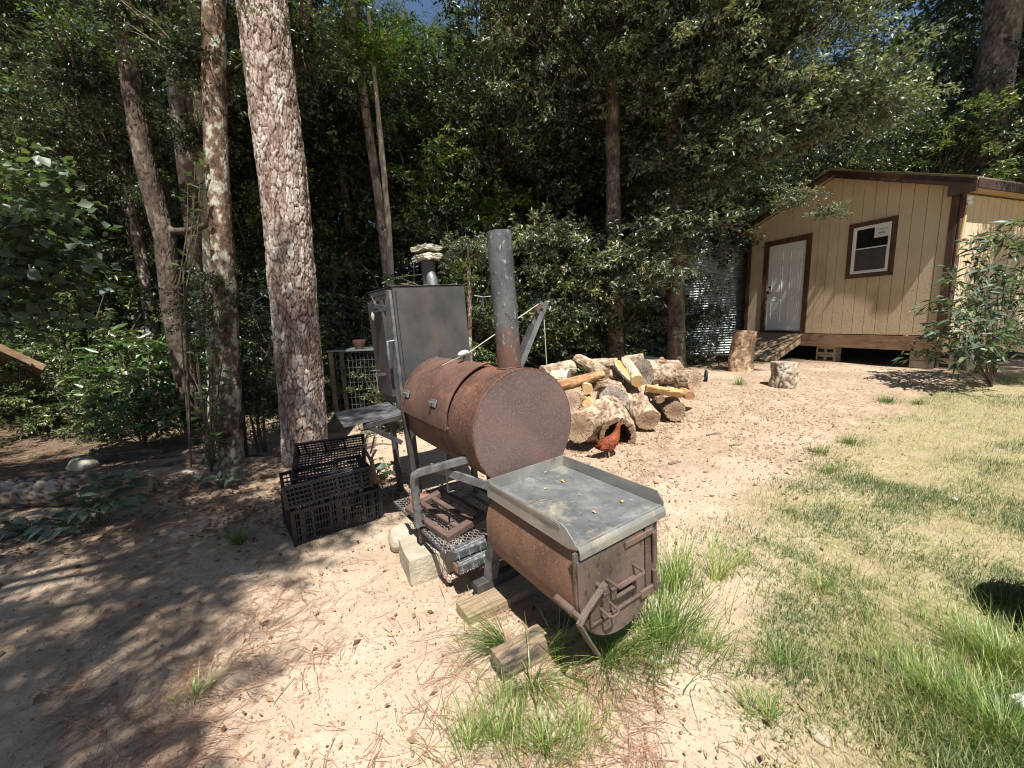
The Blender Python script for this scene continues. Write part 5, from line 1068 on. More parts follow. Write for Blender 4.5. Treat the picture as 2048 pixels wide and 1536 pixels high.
for i, (uu, ww, lab) in enumerate([(-.115, -.590, 'upper bar wrapped in black foil and wire beside the firebox'), (-.085, -.648, 'lower bar wrapped in black foil and wire, with a rusty end')]):
    rt = tag(empty('wrapped_bar', M=smw(uu, -.16, ww, -.05)), lab, 'bar'); m = MB(); m.box((0, 0, 0), (.058, .50, .05), bev=.007); m.build('foil_wrap', M['foil'], rt)
    m = MB()
    for k in range(9):
        y = -.235+k*.052+.008*((k*7) % 3); c = [(-.031, y, -.027), (.031, y+.012, -.027), (.031, y+.004, .027), (-.031, y-.008, .027), (-.031, y, -.027)]
        m.tube(c, .0013, 4, False)
    m.tube([(-.031, -.24, .02), (-.031, 0, .005), (-.031, .24, .02)], .0013, 4); m.tube([(.02, -.24, .027), (-.01, 0, .027), (.015, .24, .027)], .0013, 4)
    m.build('wire_wrap', M['wire'], rt)
    m = MB(); m.box((0, -.2515, 0), (.044, .004, .038)); m.build('bar_end', M['brick_red' if i else 'dark_steel'], rt)

# concrete block and stone under the left legs, timbers under the firebox
def rock(name, c, size, mt, label, cat, rz=0, seed=1, sub=6, amp=.18, boxy=0.0):
    import bmesh
    bm = bmesh.new(); bmesh.ops.create_cube(bm, size=1); bmesh.ops.subdivide_edges(bm, edges=bm.edges, cuts=sub, use_grid_fill=True)
    P = np.array([v.co[:] for v in bm.verts]); nr = P/np.linalg.norm(P, axis=1)[:, None]*.62
    Q = P*boxy+nr*(1-boxy); Q = Q*(1+amp*fbm(P[:, 0]*2.2+seed*3, P[:, 1]*2.2, P[:, 2]*2.2, oct=3, seed=seed))[:, None]*np.array(size)
    for v, q in zip(bm.verts, Q): v.co = Vector(q)
    me = bpy.data.meshes.new(name); bm.to_mesh(me); bm.free(); me.materials.append(M[mt]); me.polygons.foreach_set('use_smooth', [boxy < .5]*len(me.polygons))
    o = link(name, me); o.location = c; o.rotation_euler = (0, 0, rz); tag(o, label, cat); return o
bl = at(862, 1150, z=0); b2 = at(797, 1157, z=0); bt = at(775, 1062, z=.14)
d_ = (bl-b2)[:2]; ang = .48
rock('concrete_block', (-.50, 2.215, .055), (.33, .27, .18), 'concrete', 'pale concrete block under the smoker leg, its top tilted to the sun', 'block', rz=ang, seed=4, boxy=.93, amp=.05, sub=7)
rock('stone', (-.72, 2.42, .06), (.16, .13, .15), 'concrete', 'rounded sandy stone behind the concrete block', 'stone', rz=.4, seed=9, amp=.25)
Tz = math.atan2(e2[1], e2[0])
def timber(name, c, L_, wd, ht, label, mt='wood_grey', rz=Tz):
    m = MB(); n = 14
    V = []; 
    for i in range(n+1):
        x = -L_/2+L_*i/n
        for (y, z) in ((-wd/2, 0), (wd/2, 0), (wd/2, ht), (-wd/2, ht)):
            V.append((x, y+.003*math.sin(i*1.7+z*20), z+(.003*math.sin(i*2.3+y*30) if z > 0 else -.03)))
    F = [(i*4+j, i*4+(j+1) % 4, (i+1)*4+(j+1) % 4, (i+1)*4+j) for i in range(n) for j in range(4)]+[(0, 1, 2, 3), (n*4+3, n*4+2, n*4+1, n*4)]
    m.add(V, F); o = m.build(name, M[mt]); o.location = c; o.rotation_euler = (0, 0, rz); tag(o, label, 'timber'); return o
p1 = np.array([-.235, 1.70]); p2 = np.array([-.072, 1.39]); dv = np.array([e2[0], e2[1]]); nv_ = np.array([-dv[1], dv[0]])
dv = dv/np.linalg.norm(dv); nv_ = nv_/np.linalg.norm(nv_)
c = p1+dv*.50+nv_*.065; timber('timber', (c[0], c[1], H(*c)-.005), 1.0, .13, .055+.0, 'grey weathered timber bearing the smoker skid, sunlit at its left end')
c = p2+dv*.48+nv_*.045; timber('timber', (c[0], c[1], H(*c)-.005), .96, .09, .095, 'nearer weathered timber with dark stained face lying below the firebox door', mt='wood_stained')
c = p1+dv*.72-nv_*.12; timber('plank', (c[0], c[1], H(*c)-.005), .5, .08, .03, 'short plank half hidden in the shade between the two timbers')

# ================================================================== shed
SHC = np.array([7.616, 7.231, .931]); saz = .348
sw = np.array([-math.sin(saz), math.cos(saz), 0]); sn = np.array([-math.cos(saz), -math.sin(saz), 0])
SHM = Matrix(((sw[0], sn[0], 0, SHC[0]), (sw[1], sn[1], 0, SHC[1]), (0, 0, 1, SHC[2]), (0, 0, 0, 1)))
shed = tag(empty('shed', M=SHM), 'tan board-sided shed with brown trim, white door and one window, standing on blocks', 'shed')
SW_, AS, AZ, ELs, ELz, ERs, ERz, RO, DP = 4.015, 2.033, 3.351, 4.26, 2.60, -.246, 2.49, .149, 4.6
def rz_(s): return AZ+(s-AS)*((ELz-AZ)/(ELs-AS)) if s > AS else AZ+(s-AS)*((ERz-AZ)/(ERs-AS))
def wt_(s): return rz_(s)-.17
def poly_y(m, poly, y0, y1):  # polygon in (s,z), extruded from y0 to y1
    m.prism(poly, (0, y0, 0), (1, 0, 0), (0, 0, 1), (0, 1, 0), y1-y0)
m = MB(); poly_y(m, [(.02, -.05), (SW_-.02, -.05), (SW_-.02, wt_(SW_)-.05), (AS, wt_(AS)-.05), (.02, wt_(0)-.05)], -DP, -.06); m.build('wall', M['siding_back'], shed)
dS, wS0, wS1, wZ0, wZ1 = 2.512, .833, 1.653, 1.074, 2.157
cuts = [i*.203+.03 for i in range(0, 20)]+[SW_]; cuts[0] = 0
holes = [(dS-.02, dS+.93, -.1, 2.05), (wS0+.05, wS1-.05, wZ0+.05, wZ1-.05)]
for i in range(len(cuts)-1):
    a, b = cuts[i]+.0045, cuts[i+1]-.0045
    subs = sorted(set([a, b]+[x for h in holes for x in h[:2] if a < x < b]+([AS] if a < AS < b else [])))
    m = MB(); m_low = MB()
    for x0, x1 in zip(subs[:-1], subs[1:]):
        mid = (x0+x1)/2; segs = [(-.06, None)]; cut_ = None
        for h in holes:
            if h[0]-1e-6 <= mid <= h[1]+1e-6: segs = [(-.06, h[2]), (h[3], None)]
        for z0, z1 in segs:
            if z1 is None: poly_y(m, [(x0, z0), (x1, z0), (x1, wt_(x1)), (x0, wt_(x0))], -.012, 0)
            elif z1 > z0: poly_y(m if len(subs) > 2 else m_low, [(x0, z0), (x1, z0), (x1, z1), (x0, z1)], -.012, 0)
    m.build('siding_board', M['siding'], shed)
    if m_low.n: m_low.build('siding_board', M['siding'], shed)
m = MB(); poly_y(m, [(.005, -.05), (SW_-.005, -.05), (SW_-.005, wt_(SW_)-.01), (AS, wt_(AS)-.01), (.005, wt_(0)-.01)], -.055, -.013); m.build('wall_sheathing', M['siding_back'], shed)
for i in range(22):   # the right side wall, seen at a slant
    y0 = -i*.203-.02; m = MB(); m.box((-.006, y0-.1, (ERz-.2-.06)/2-.03+.0), (.012, .194, ERz-.12+.06)); m.build('siding_board', M['siding'], shed)
# openings: frames
def casing(m, s0, s1, z0, z1, wd, y, th, bottom=True):
    m.box(((s0+wd/2), y, (z0+z1)/2), (wd, th, z1-z0)); m.box(((s1-wd/2), y, (z0+z1)/2), (wd, th, z1-z0)); m.box(((s0+s1)/2, y, z1-wd/2), (s1-s0-2*wd, th, wd))
    if bottom: m.box(((s0+s1)/2, y, z0+wd/2), (s1-s0-2*wd, th, wd))
wn = MB(); wn.box(((wS0+wS1)/2, -.008, (wZ0+wZ1)/2), (.62, .004, .88)); wnd = wn.build('window', M['glass'], shed)
m = MB(); casing(m, wS0, wS1, wZ0, wZ1, .085, .013, .024); m.build('window_trim', M['trim'], wnd)
i0, i1, j0, j1 = wS0+.087, wS1-.087, wZ0+.087, wZ1-.087
m = MB(); casing(m, i0, i1, j0, j1, .030, .002, .045); m.build('window_frame', M['vinyl'], wnd)
mz = (j0+j1)/2+.02
m = MB(); casing(m, i0+.031, i1-.031, mz, j1-.031, .020, -.008, .02); m.build('sash', M['vinyl'], wnd)
m = MB(); casing(m, i0+.031, i1-.031, j0+.031, mz+.018, .022, .006, .018); m.build('sash', M['vinyl'], wnd)
m = MB(); m.box(((i0+i1)/2, .004, (j0+.03+mz)/2), (i1-i0-.11, .002, mz-j0-.06)); m.build('insect_screen', M['screen'], wnd)
m = MB(); m.box((i0+.055+.11, .000, j1-.15), (.24, .002, .20)); m.build('sticker', M['sticker'], wnd)
m = MB()
for z, w_, h_ in ((.055, .19, .012), (.028, .15, .006), (-.02, .11, .034), (-.06, .20, .004)): m.box((i0+.165, .0016, j1-.15+z), (w_, .0012, h_))
m.build('sticker_print', M['print'], wnd)
m = MB(); m.box((dS+.455, -.03, 1.015), (.91, .04, 2.03)); door = m.build('door', M['door_white'], shed)
for (c, z0, z1) in ((.235, 1.66, 1.86), (.675, 1.66, 1.86), (.235, .93, 1.53), (.675, .93, 1.53), (.235, .20, .72), (.675, .20, .72)):
    m = MB(); wd = .20
    x0, x1 = dS+c-wd/2-.03, dS+c+wd/2+.03
    casing(m, x0, x1, z0, z1, .016, -.006, .013); m.box(((x0+x1)/2, -.006, (z0+z1)/2), (x1-x0-.09, .011, z1-z0-.09), bev=.005); m.build('door_panel', M['door_white'], door)
for z in (.92, 1.05):
    m = MB(); s_ = dS+.91-.07; m.tube([(s_, -.01, z), (s_, .012, z), (s_, .03, z), (s_, .055 if z < 1 else .03, z), (s_, .062 if z < 1 else .034, z)], [.028, .028, .014 if z < 1 else .022, .028 if z < 1 else .02, .012], 14); m.build('door_knob', M['knob'], door, smooth=True)
m = MB(); casing(m, dS-.115, dS+1.03, -.02, 2.15, .115, .013, .024, bottom=False); m.build('door_trim', M['trim'], shed)
m = MB(); m.box((dS+.455, .02, -.012), (.96, .07, .022)); m.build('threshold', M['grey_steel'], shed); m = MB(); m.box((dS+.455, .012, -.055), (1.145, .03, .06)); m.build('door_sill', M['trim'], shed)
m = MB(); m.box((SW_/2-.0, .010, -.215), (SW_+.04, .036, .265)); m.build('rim_board', M['rim'], shed); m = MB(); m.box((-.006, -DP/2, -.215), (.036, DP, .265)); m.build('rim_board', M['rim'], shed)
m = MB(); m.box((.05, .013, 1.13), (.10, .024, 2.42)); m.build('corner_trim', M['trim'], shed); m = MB(); m.box((-.026, -.045, 1.13), (.024, .12, 2.42)); m.build('corner_trim', M['trim'], shed)
m = MB(); m.box((SW_-.05, .013, 1.16), (.10, .024, 2.5)); m.build('corner_trim', M['trim'], shed)
# roof
for a, b in (((AS, AZ), (ELs, ELz)), ((AS, AZ), (ERs, ERz))):
    m = MB(); poly_y(m, [(a[0], a[1]-.03), (b[0], b[1]-.03), (b[0], b[1]), (a[0], a[1])], -DP-.1, RO+.02); rf_ = m.build('roof', M['roof'], shed)
    m = MB(); poly_y(m, [(a[0], a[1]-.005), (b[0], b[1]-.005), (b[0], b[1]+.010), (a[0], a[1]+.010)], RO+.021, RO+.026); m.build('drip_edge', M['roof'], rf_)
    d = (b[0]-a[0])
    m = MB(); poly_y(m, [(a[0], a[1]-.17), (b[0], b[1]-.17), (b[0], b[1]-.031), (a[0], a[1]-.031)], RO-.012, RO+.018); m.build('fascia', M['fascia'], rf_)
    m = MB(); poly_y(m, [(a[0], a[1]-.15), (b[0]*1.0, b[1]-.15), (b[0], b[1]-.06), (a[0], a[1]-.06)], .004, .034); m.build('rafter', M['soffit'], rf_)
    m = MB(); poly_y(m, [(a[0], a[1]-.05), (b[0], b[1]-.05), (b[0], b[1]-.031), (a[0], a[1]-.031)], -.1, RO-.013); m.build('soffit', M['soffit'], rf_)
m = MB(); m.box((ERs+.0, -DP/2+.0, ERz-.10), (.028, DP+.25, .14)); m.build('eave_fascia', M['fascia'], shed)
m = MB(); m.box((ERs/2-.02, -DP/2+.02, ERz-.16), (.23, DP+.1, .012)); m.build('soffit', M['soffit'], shed)
m = MB(); poly_y(m, [(ERs-.0, ERz-.22), (.10, ERz-.22), (.10, ERz-.05), (ERs, ERz-.12)], RO-.03, RO+.02); m.build('eave_return', M['fascia'], shed)
m = MB(); m.tube([(-.06, -.06, 2.20), (-.11, -.01, 2.20), (-.125, .01, 2.20)], [.02, .034, .036], 14); m.build('floodlight', M['vinyl'], shed, smooth=True)
m = MB(); m.tube([(-.06, -.10, 2.13), (-.11, -.04, 2.13), (-.125, -.02, 2.13)], [.02, .032, .034], 14); m.build('floodlight', M['vinyl'], shed, smooth=True)
m = MB(); m.bar((-.055, -.10, 2.06), (-.05, -.03, 1.30), .022, .045, upv=(0, 1, 0)); m.build('batten', M['soffit'], shed)
# blocks, ramp
def cblock(s, y, zb, lab, w_=.40, mt='concrete', n=2):
    P = SHM @ Vector((s, y, 0)); rt = tag(empty('concrete_block', (P.x, P.y, H(P.x, P.y)-.03), saz+PI/2), lab, 'block')
    hh = (SHC[2]-.35-(H(P.x, P.y)-.03))/n
    for i in range(n):
        m = MB(); m.box((0, 0, hh*(i+.5)), (w_, .20, hh-.006), bev=.004); b_ = m.build('block', M[mt], rt)
        if w_ > .3:
            for x in (-.095, .095):
                m = MB(); m.box((x, .1012, hh*(i+.5)-.0), (.13, .003, hh*.42)); m.build('core_shade', M['black_and_hole_shade'], b_)  # black patches paint the shade of the cores; the block is solid
cblock(1.95, -.14, 0, 'concrete blocks stacked under the middle of the shed front')
cblock(.30, -.12, 0, 'pale plain pier block under the right corner of the shed', w_=.28)
cblock(-.05, -.35, 0, 'rough block stack in the shade round the right corner of the shed', w_=.42)
cblock(3.9, -.15, 0, 'block under the left corner of the shed behind the ramp')
gp = SHM @ Vector((3.1, 1.15, 0)); gz = H(gp.x, gp.y)-SHC[2]
ramp = tag(empty('ramp', M=SHM @ Matrix.Translation((0, 0, 0))), 'grey wooden plank ramp leading up to the white door', 'ramp')
for i in range(8):
    t0 = i/8; y0 = .045+t0*1.1; y1 = y0+.128; za = -.10+(gz+.10)*t0; zb = -.10+(gz+.10)*(t0+.117)
    m = MB(); c = np.array([2.98, (y0+y1)/2, (za+zb)/2+.02]); m.bar(c-[.55, 0, 0], c+[.55+.01*math.sin(i*3), 0, 0], .128*1.16, .032, upv=(0, -(zb-za), (y1-y0))); m.build('plank', M['wood_grey'], ramp)
for s_ in (2.48, 3.48):
    m = MB(); m.prism([(.04, -.14), (1.15, gz+.0), (1.15, gz-.05), (.9, gz-.05), (.04, -.30)], (s_-.02, 0, 0), (0, 1, 0), (0, 0, 1), (1, 0, 0), .04); m.build('stringer', M['wood_grey'], ramp)

# corrugated metal
cp = tag(empty('corrugated_panel', (0, 0, 0)), 'tall corrugated galvanised metal wall left of the shed behind the oak', 'metal wall')
for k, (x0, x1) in enumerate(((3.7, 4.62), (4.60, 5.50), (5.48, 6.5))):
    nz_ = 260; zz = np.linspace(.25, 3.15, nz_); off = .012*np.sin(zz*2*PI/.068)+.004*k
    xs = np.linspace(x0, x1, 12); V = []
    for x in xs:
        for z, o_ in zip(zz, off): V.append((x, 11.45-(x-3.7)*.06+o_+.01*math.sin(x*9), z-(x-3.7)*-.02))
    F = [(i*nz_+j, (i+1)*nz_+j, (i+1)*nz_+j+1, i*nz_+j+1) for i in range(11) for j in range(nz_-1)]
    link('metal_sheet', npmesh('metal_sheet', np.array(V), F, M['galv'], smooth=True), cp)
m = MB()
for x in (3.8, 5.1, 6.3): m.bar((x, 11.50-(x-3.7)*.06, .2), (x, 11.50-(x-3.7)*.06, 3.1), .09, .04, upv=(0, 1, 0))
m.build('frame_posts', M['wood_grey'], cp)

# ================================================================== firewood
def frame_z(d):
    d = np.array(d, float); d /= np.linalg.norm(d); a = np.cross(d, (0, 0, 1.0)) if abs(d[2]) < .9 else np.cross(d, (1.0, 0, 0)); a /= np.linalg.norm(a); b = np.cross(d, a); return a, b, d
def log(p1, p2, r1, r2, bark, cut, label, sec='round', hollow=False, seed=1, rot=0, cat='log', group=None, vm=.75, name='firewood_log', dep=None):
    p1 = np.array(p1, float); p2 = np.array(p2, float); L_ = np.linalg.norm(p2-p1); a, b, d = frame_z(p2-p1)
    nu, nv = 56, max(16, int(L_/.02)); th = np.linspace(0, 2*PI, nu, endpoint=False)+rot
    if sec == 'half': shp = np.where(np.sin(th) < -.05, .12/np.maximum(.12, -np.sin(th)), 1.0)
    elif sec == 'quarter':
        shp = np.array([min([1.0]+[.22/max(.22, math.cos(t-q)) if math.cos(t-q) > 0 else 1 for q in (3.9, 5.5)]) for t in th])
    else: shp = 1+.06*np.sin(th*2+seed)+.05*np.sin(th*3+seed*2.1)
    s = np.linspace(0, L_, nv); TH, S = np.meshgrid(th, s); r = r1+(r2-r1)*S/L_
    rm = (r1+r2)/2; dep = rm*.13 if dep is None else dep
    dv_, cid = voronoi(TH/(2*PI)*max(8, int(2*PI*rm/.028))+.7*fbm(np.cos(TH)*3, np.sin(TH)*3, S*12, oct=2, seed=seed), S/.13+.6*fbm(np.cos(TH)*3, np.sin(TH)*3, S*9, oct=2, seed=seed+5), max(8, int(2*PI*rm/.028)), seed)
    plate = np.clip(dv_/.2, 0, 1); rough = fbm(np.cos(TH)*rm*30, np.sin(TH)*rm*30, S*14, oct=3, seed=seed+2); big = fbm(np.cos(TH)*1.3, np.sin(TH)*1.3, S*4, oct=2, seed=seed+4)
    isb = (shp[None, :] > .97) if sec != 'round' else np.ones((1, nu), bool)
    RR = r*shp[None, :]*(1+.07*big)+isb*dep*(plate*(.4+.6*cid)-.6+.5*rough)
    bow = .06*L_*math.sin(seed*2.3)*np.sin(PI*S/L_)
    V = a[None, None]*(RR*np.cos(TH))[:, :, None]+b[None, None]*(RR*np.sin(TH))[:, :, None]+d[None, None]*S[:, :, None]+a[None, None]*bow[:, :, None]
    idx = np.arange(nv*nu).reshape(nv, nu)
    F = np.stack([idx[:-1], np.roll(idx, -1, 1)[:-1], np.roll(idx, -1, 1)[1:], idx[1:]], -1).reshape(-1, 4)
    val = .5*(1-vm)+vm*plate*(.4+.45*cid)+.2*rough+.35*big
    mats = [M[bark], M[cut if 'cut' not in cut else 'wood_pale']]
    mi = np.zeros((nv-1, nu), int)
    if sec != 'round': mi[:, ~isb[0]] = 1
    me = npmesh(name, V.reshape(-1, 3), F, mats, {'plate': np.clip(val, 0, 1).ravel()}, smooth=True, mi=mi.ravel())
    o = link(name, me); o.location = p1
    for k, (row, sg) in enumerate(((0, -1), (nv-1, 1))):
        ring = V[row]; c = ring.mean(0); z = d*sg; x = a; y = np.cross(z, x)
        R = Matrix(((x[0], y[0], z[0], c[0]), (x[1], y[1], z[1], c[1]), (x[2], y[2], z[2], c[2]), (0, 0, 0, 1)))
        Q = ring-c; P2 = np.stack([Q@x, Q@y], 1); V2 = [(0, 0, .001)]; rings = [.35, .68, .9, 1.0]
        if hollow and k == 0: rings = [.72, .8, .9, 1.0]
        jag = fbm(P2[:, 0]*30, P2[:, 1]*30, seed=seed)
        V2 = [(*(q*f), .0035*(f < 1)*float(fbm(q[0]*f*22, q[1]*f*22, seed=seed))) for f in rings for i, q in enumerate(P2)]
        F2 = [(j*nu+i, j*nu+(i+1) % nu, (j+1)*nu+(i+1) % nu, (j+1)*nu+i) for j in range(len(rings)-1) for i in range(nu)]
        m = MB()
        if hollow and k == 0:
            m.add(V2, F2); nn = len(V2)
            deep = [(*(q*.62), -L_*.6) for q in P2]; m.v += [tuple(v) for v in deep]; m.f += [(i, (i+1) % nu, nn+(i+1) % nu, nn+i) for i in range(nu)]+[tuple(nn+i for i in range(nu))]; m.mi += [1]*(nu+1)
            f = m.build('cut_face', [M[cut], M['hollow']], o)
        else:
            V2.append((0, 0, 0)); c0_ = len(V2)-1; F2 += [(i, (i+1) % nu, c0_) for i in range(nu)]; m.add(V2, F2); f = m.build('cut_face', M[cut if cut in M else 'cut'], o)
        f.matrix_local = R
    tag(o, label, cat, group); return o
Zp = lambda X_, Y_, y: at(1060+X_*.1953, 620+Y_*.1953, y=y)
def lg(X1, Y1, y1, X2, Y2, y2, r1, r2, *a, **k): return log(Zp(X1, Y1, y1), Zp(X2, Y2, y2), r1, r2, *a, **k)
lg(1210, 1130, 4.55, 1080, 830, 5.25, .130, .125, 'log_bark', 'cut', 'long thick log lying towards the yard, its round brown cut end in front', seed=2)
lg(1080, 800, 5.2, 820, 650, 5.5, .075, .06, 'log_bark', 'cut', 'thin bark-covered log leaning back from the long thick log', seed=3)
lg(1490, 1040, 4.85, 1420, 880, 5.3, .125, .12, 'log_bark', 'cut', 'short round log with a dark ring in its cut end, lowest on the right', seed=5)
lg(900, 1275, 4.2, 800, 1010, 4.65, .20, .17, 'log_bark', 'cut', 'big hollow log with a dark open end behind the hen', seed=6, hollow=True)
lg(850, 900, 4.75, 880, 830, 5.3, .155, .15, 'log_bark', 'cut_grey', 'grey round log end with a cracked heart above the hollow log', seed=7)
lg(735, 660, 4.85, 270, 790, 4.55, .055, .07, 'red_bark', 'cut_red', 'slim reddish log lying across the left of the pile', seed=8, vm=.5)
lg(770, 660, 5.0, 480, 510, 5.5, .075, .08, 'log_bark', 'cut', 'ridged bark log slanting up to the left at the top of the pile', seed=9)
lg(1060, 720, 4.95, 890, 520, 5.45, .055, .05, 'birch_bark', 'wood_pale', 'pale split log with a yellow broken top near the pile centre', sec='half', seed=10, rot=1.2)
lg(1100, 730, 4.9, 990, 550, 5.5, .075, .07, 'birch_bark', 'wood_pale', 'pale speckled-bark split log right of the yellow topped one', seed=11)
lg(1170, 640, 5.2, 1500, 640, 5.5, .16, .15, 'log_bark', 'cut_grey', 'fattest weathered log lying crosswise on the right of the pile', seed=12)
lg(1690, 730, 5.15, 1430, 690, 5.5, .14, .12, 'log_bark', 'cut', 'log with a broad pale cut face turned to the shed', seed=13)
lg(1190, 770, 4.95, 1560, 830, 4.85, .075, .085, 'wood_yellow', 'cut_red', 'bright orange-yellow split log in the right of the pile', sec='half', seed=14, rot=.4, vm=.4)
lg(1335, 920, 4.85, 1180, 810, 5.2, .052, .05, 'log_bark', 'cut', 'thin branch log with small round end under the orange split log', seed=15)
lg(1370, 525, 5.3, 1350, 500, 5.8, .034, .03, 'red_bark', 'cut_red', 'tiny pinkish stick end on top of the fattest log', seed=16, vm=.5)
lg(430, 600, 5.2, 130, 660, 5.0, .10, .10, 'log_bark', 'cut', 'rough log at the back left of the pile beside the barrel', seed=17)
lg(400, 700, 4.7, 230, 690, 4.8, .085, .08, 'birch_bark', 'cut_grey', 'lichen-white knotty piece at the left of the pile', seed=18)
lg(590, 810, 4.55, 570, 740, 5.0, .060, .07, 'birch_bark', 'wood_pale', 'whitish small log end above the yellow block', seed=19)
lg(585, 920, 4.45, 600, 870, 4.8, .085, .08, 'wood_yellow', 'wood_yellow', 'bright yellow squarish split block at the left of the pile', sec='quarter', seed=20, vm=.3, dep=.003)
lg(560, 1010, 4.4, 640, 985, 4.7, .055, .05, 'red_bark', 'wood_yellow', 'orange rotten block under the yellow block', seed=21, vm=.4, sec='half')
lg(500, 1210, 4.05, 700, 1060, 4.5, .16, .15, 'log_bark', 'cut', 'broad crumbling log beside the barrel end', seed=22)
lg(420, 950, 4.5, 600, 1000, 4.8, .13, .12, 'log_bark', 'cut', 'shaded log at the lower left of the pile', seed=23)
lg(950, 560, 5.8, 1170, 530, 5.7, .10, .11, 'log_bark', 'cut_grey', 'dark weathered log lying across the back of the pile', seed=24)
lg(900, 560, 5.7, 640, 570, 5.8, .095, .09, 'log_bark', 'cut', 'sunlit log at the back of the pile left of centre', seed=25)
lg(900, 790, 4.95, 660, 770, 4.8, .075, .07, 'log_bark', 'cut', 'grey-barked log in the middle of the pile under the slim reddish log', seed=26)
lg(1640, 880, 4.95, 1560, 830, 5.2, .055, .06, 'red_bark', 'cut_red', 'orange-brown rotten piece in shade below the broad pale cut face', seed=27, vm=.4)
lg(1280, 800, 5.2, 1000, 900, 5.1, .10, .10, 'log_bark', 'cut', 'log buried in the middle of the pile behind the long thick log', seed=28)
lg(700, 900, 5.0, 1000, 950, 5.0, .12, .12, 'log_bark', 'cut', 'log buried low in the pile behind the grey round log end', seed=29)
lg(640, 1300, 4.2, 640, 1010, 4.5, .05, .045, 'birch_bark', 'wood_pale', 'pale upright splinter of bark left of the hollow log', sec='half', seed=30)
# stumps standing upright
b = G(1480, 742); log(b-[0, 0, .03], b+[.07, .02, .78], .205, .185, 'tan_bark', 'cut_red', 'tall upright log stump with peeled reddish wood before the ramp', name='log_stump', cat='stump', seed=31, vm=.35, dep=.03)
b = G(1565, 773); log(b-[0, 0, .03], b+[.01, .0, .385], .175, .185, 'pale_bark', 'cut_grey', 'short upright log stump with flaky grey bark right of the tall one', name='log_stump', cat='stump', seed=32, vm=.9, dep=.03)
# fallen log and stones at the left
b = at(272, 975, z=.13); log(b, at(-60, 990, z=.12), .145, .12, 'oak_bark', 'cut', 'mossy fallen log in shade, its cut end by the leafy plant', name='fallen_log', seed=33)
b = G(150, 942); rock('stone', (b[0], b[1]+.1, b[2]+.03), (.22, .18, .14), 'concrete', 'pale stone behind the fallen log', 'stone', seed=3)
b = G(130, 935, .1)
for i, (px, py, s, lab) in enumerate([(395, 955, .05, 'small white plastic scrap by the mottled tree'), (1908, 1000, .03, 'tiny pale pebble on the lawn right of centre'), (1640, 1480, .035, 'small grey pebble on sand at the bottom right')]):
    b = G(px, py); rock('stone', (b[0], b[1], b[2]+s*.25), (s*1.4, s, s*.6), 'white_stone' if i < 2 else 'concrete', lab, 'stone', seed=20+i, rz=i)
b = G(2045, 1432); rock('stone', (b[0]+.03, b[1], b[2]+.02), (.11, .09, .07), 'white_stone', 'white broken stone at the right edge of the lawn', 'stone', seed=31, boxy=.5)
b = at(2225, 1290, z=.0); log((b[0], b[1], H(b[0], b[1])-.02), (b[0]-.03, b[1]+.02, .34), .21, .23, 'oak_bark', 'cut', 'dark stump standing just at the right edge of the lawn', name='tree_stump', cat='stump', seed=35)
for i, (px, py, ln, r, a) in enumerate([(1750, 1330, .16, .014, 2.2), (1350, 925, .14, .010, .3), (1470, 890, .12, .008, .1), (1430, 868, .22, .008, .2), (1590, 920, .12, .008, 2.6), (330, 915, .5, .018, .1), (430, 905, .6, .016, -.2), (230, 920, .4, .014, .3)]):
    b = G(px, py, .012); m = MB(); d = np.array([math.cos(a), math.sin(a), 0])*ln/2; m.tube([-d, np.array([.01, .012, .006]), d], [r, r*.8, r*.4], 6); o = m.build('stick', M['limb'] if i > 4 else M['rust_iron'] if i == 0 else M['twig'], smooth=True); o.location = b
    tag(o, ['curled reddish bark strip on the straw at the lower right', 'dark bark sliver on the sand right of the hen', 'thin splinter lying on the sand right of the pile', 'long thin stick before the right of the pile', 'short stick on the bare patch near the lawn corner', 'stick lying among roots by the mottled tree', 'long stick on the ground between the left trunks', 'stick by the fallen log'][i], 'stick')

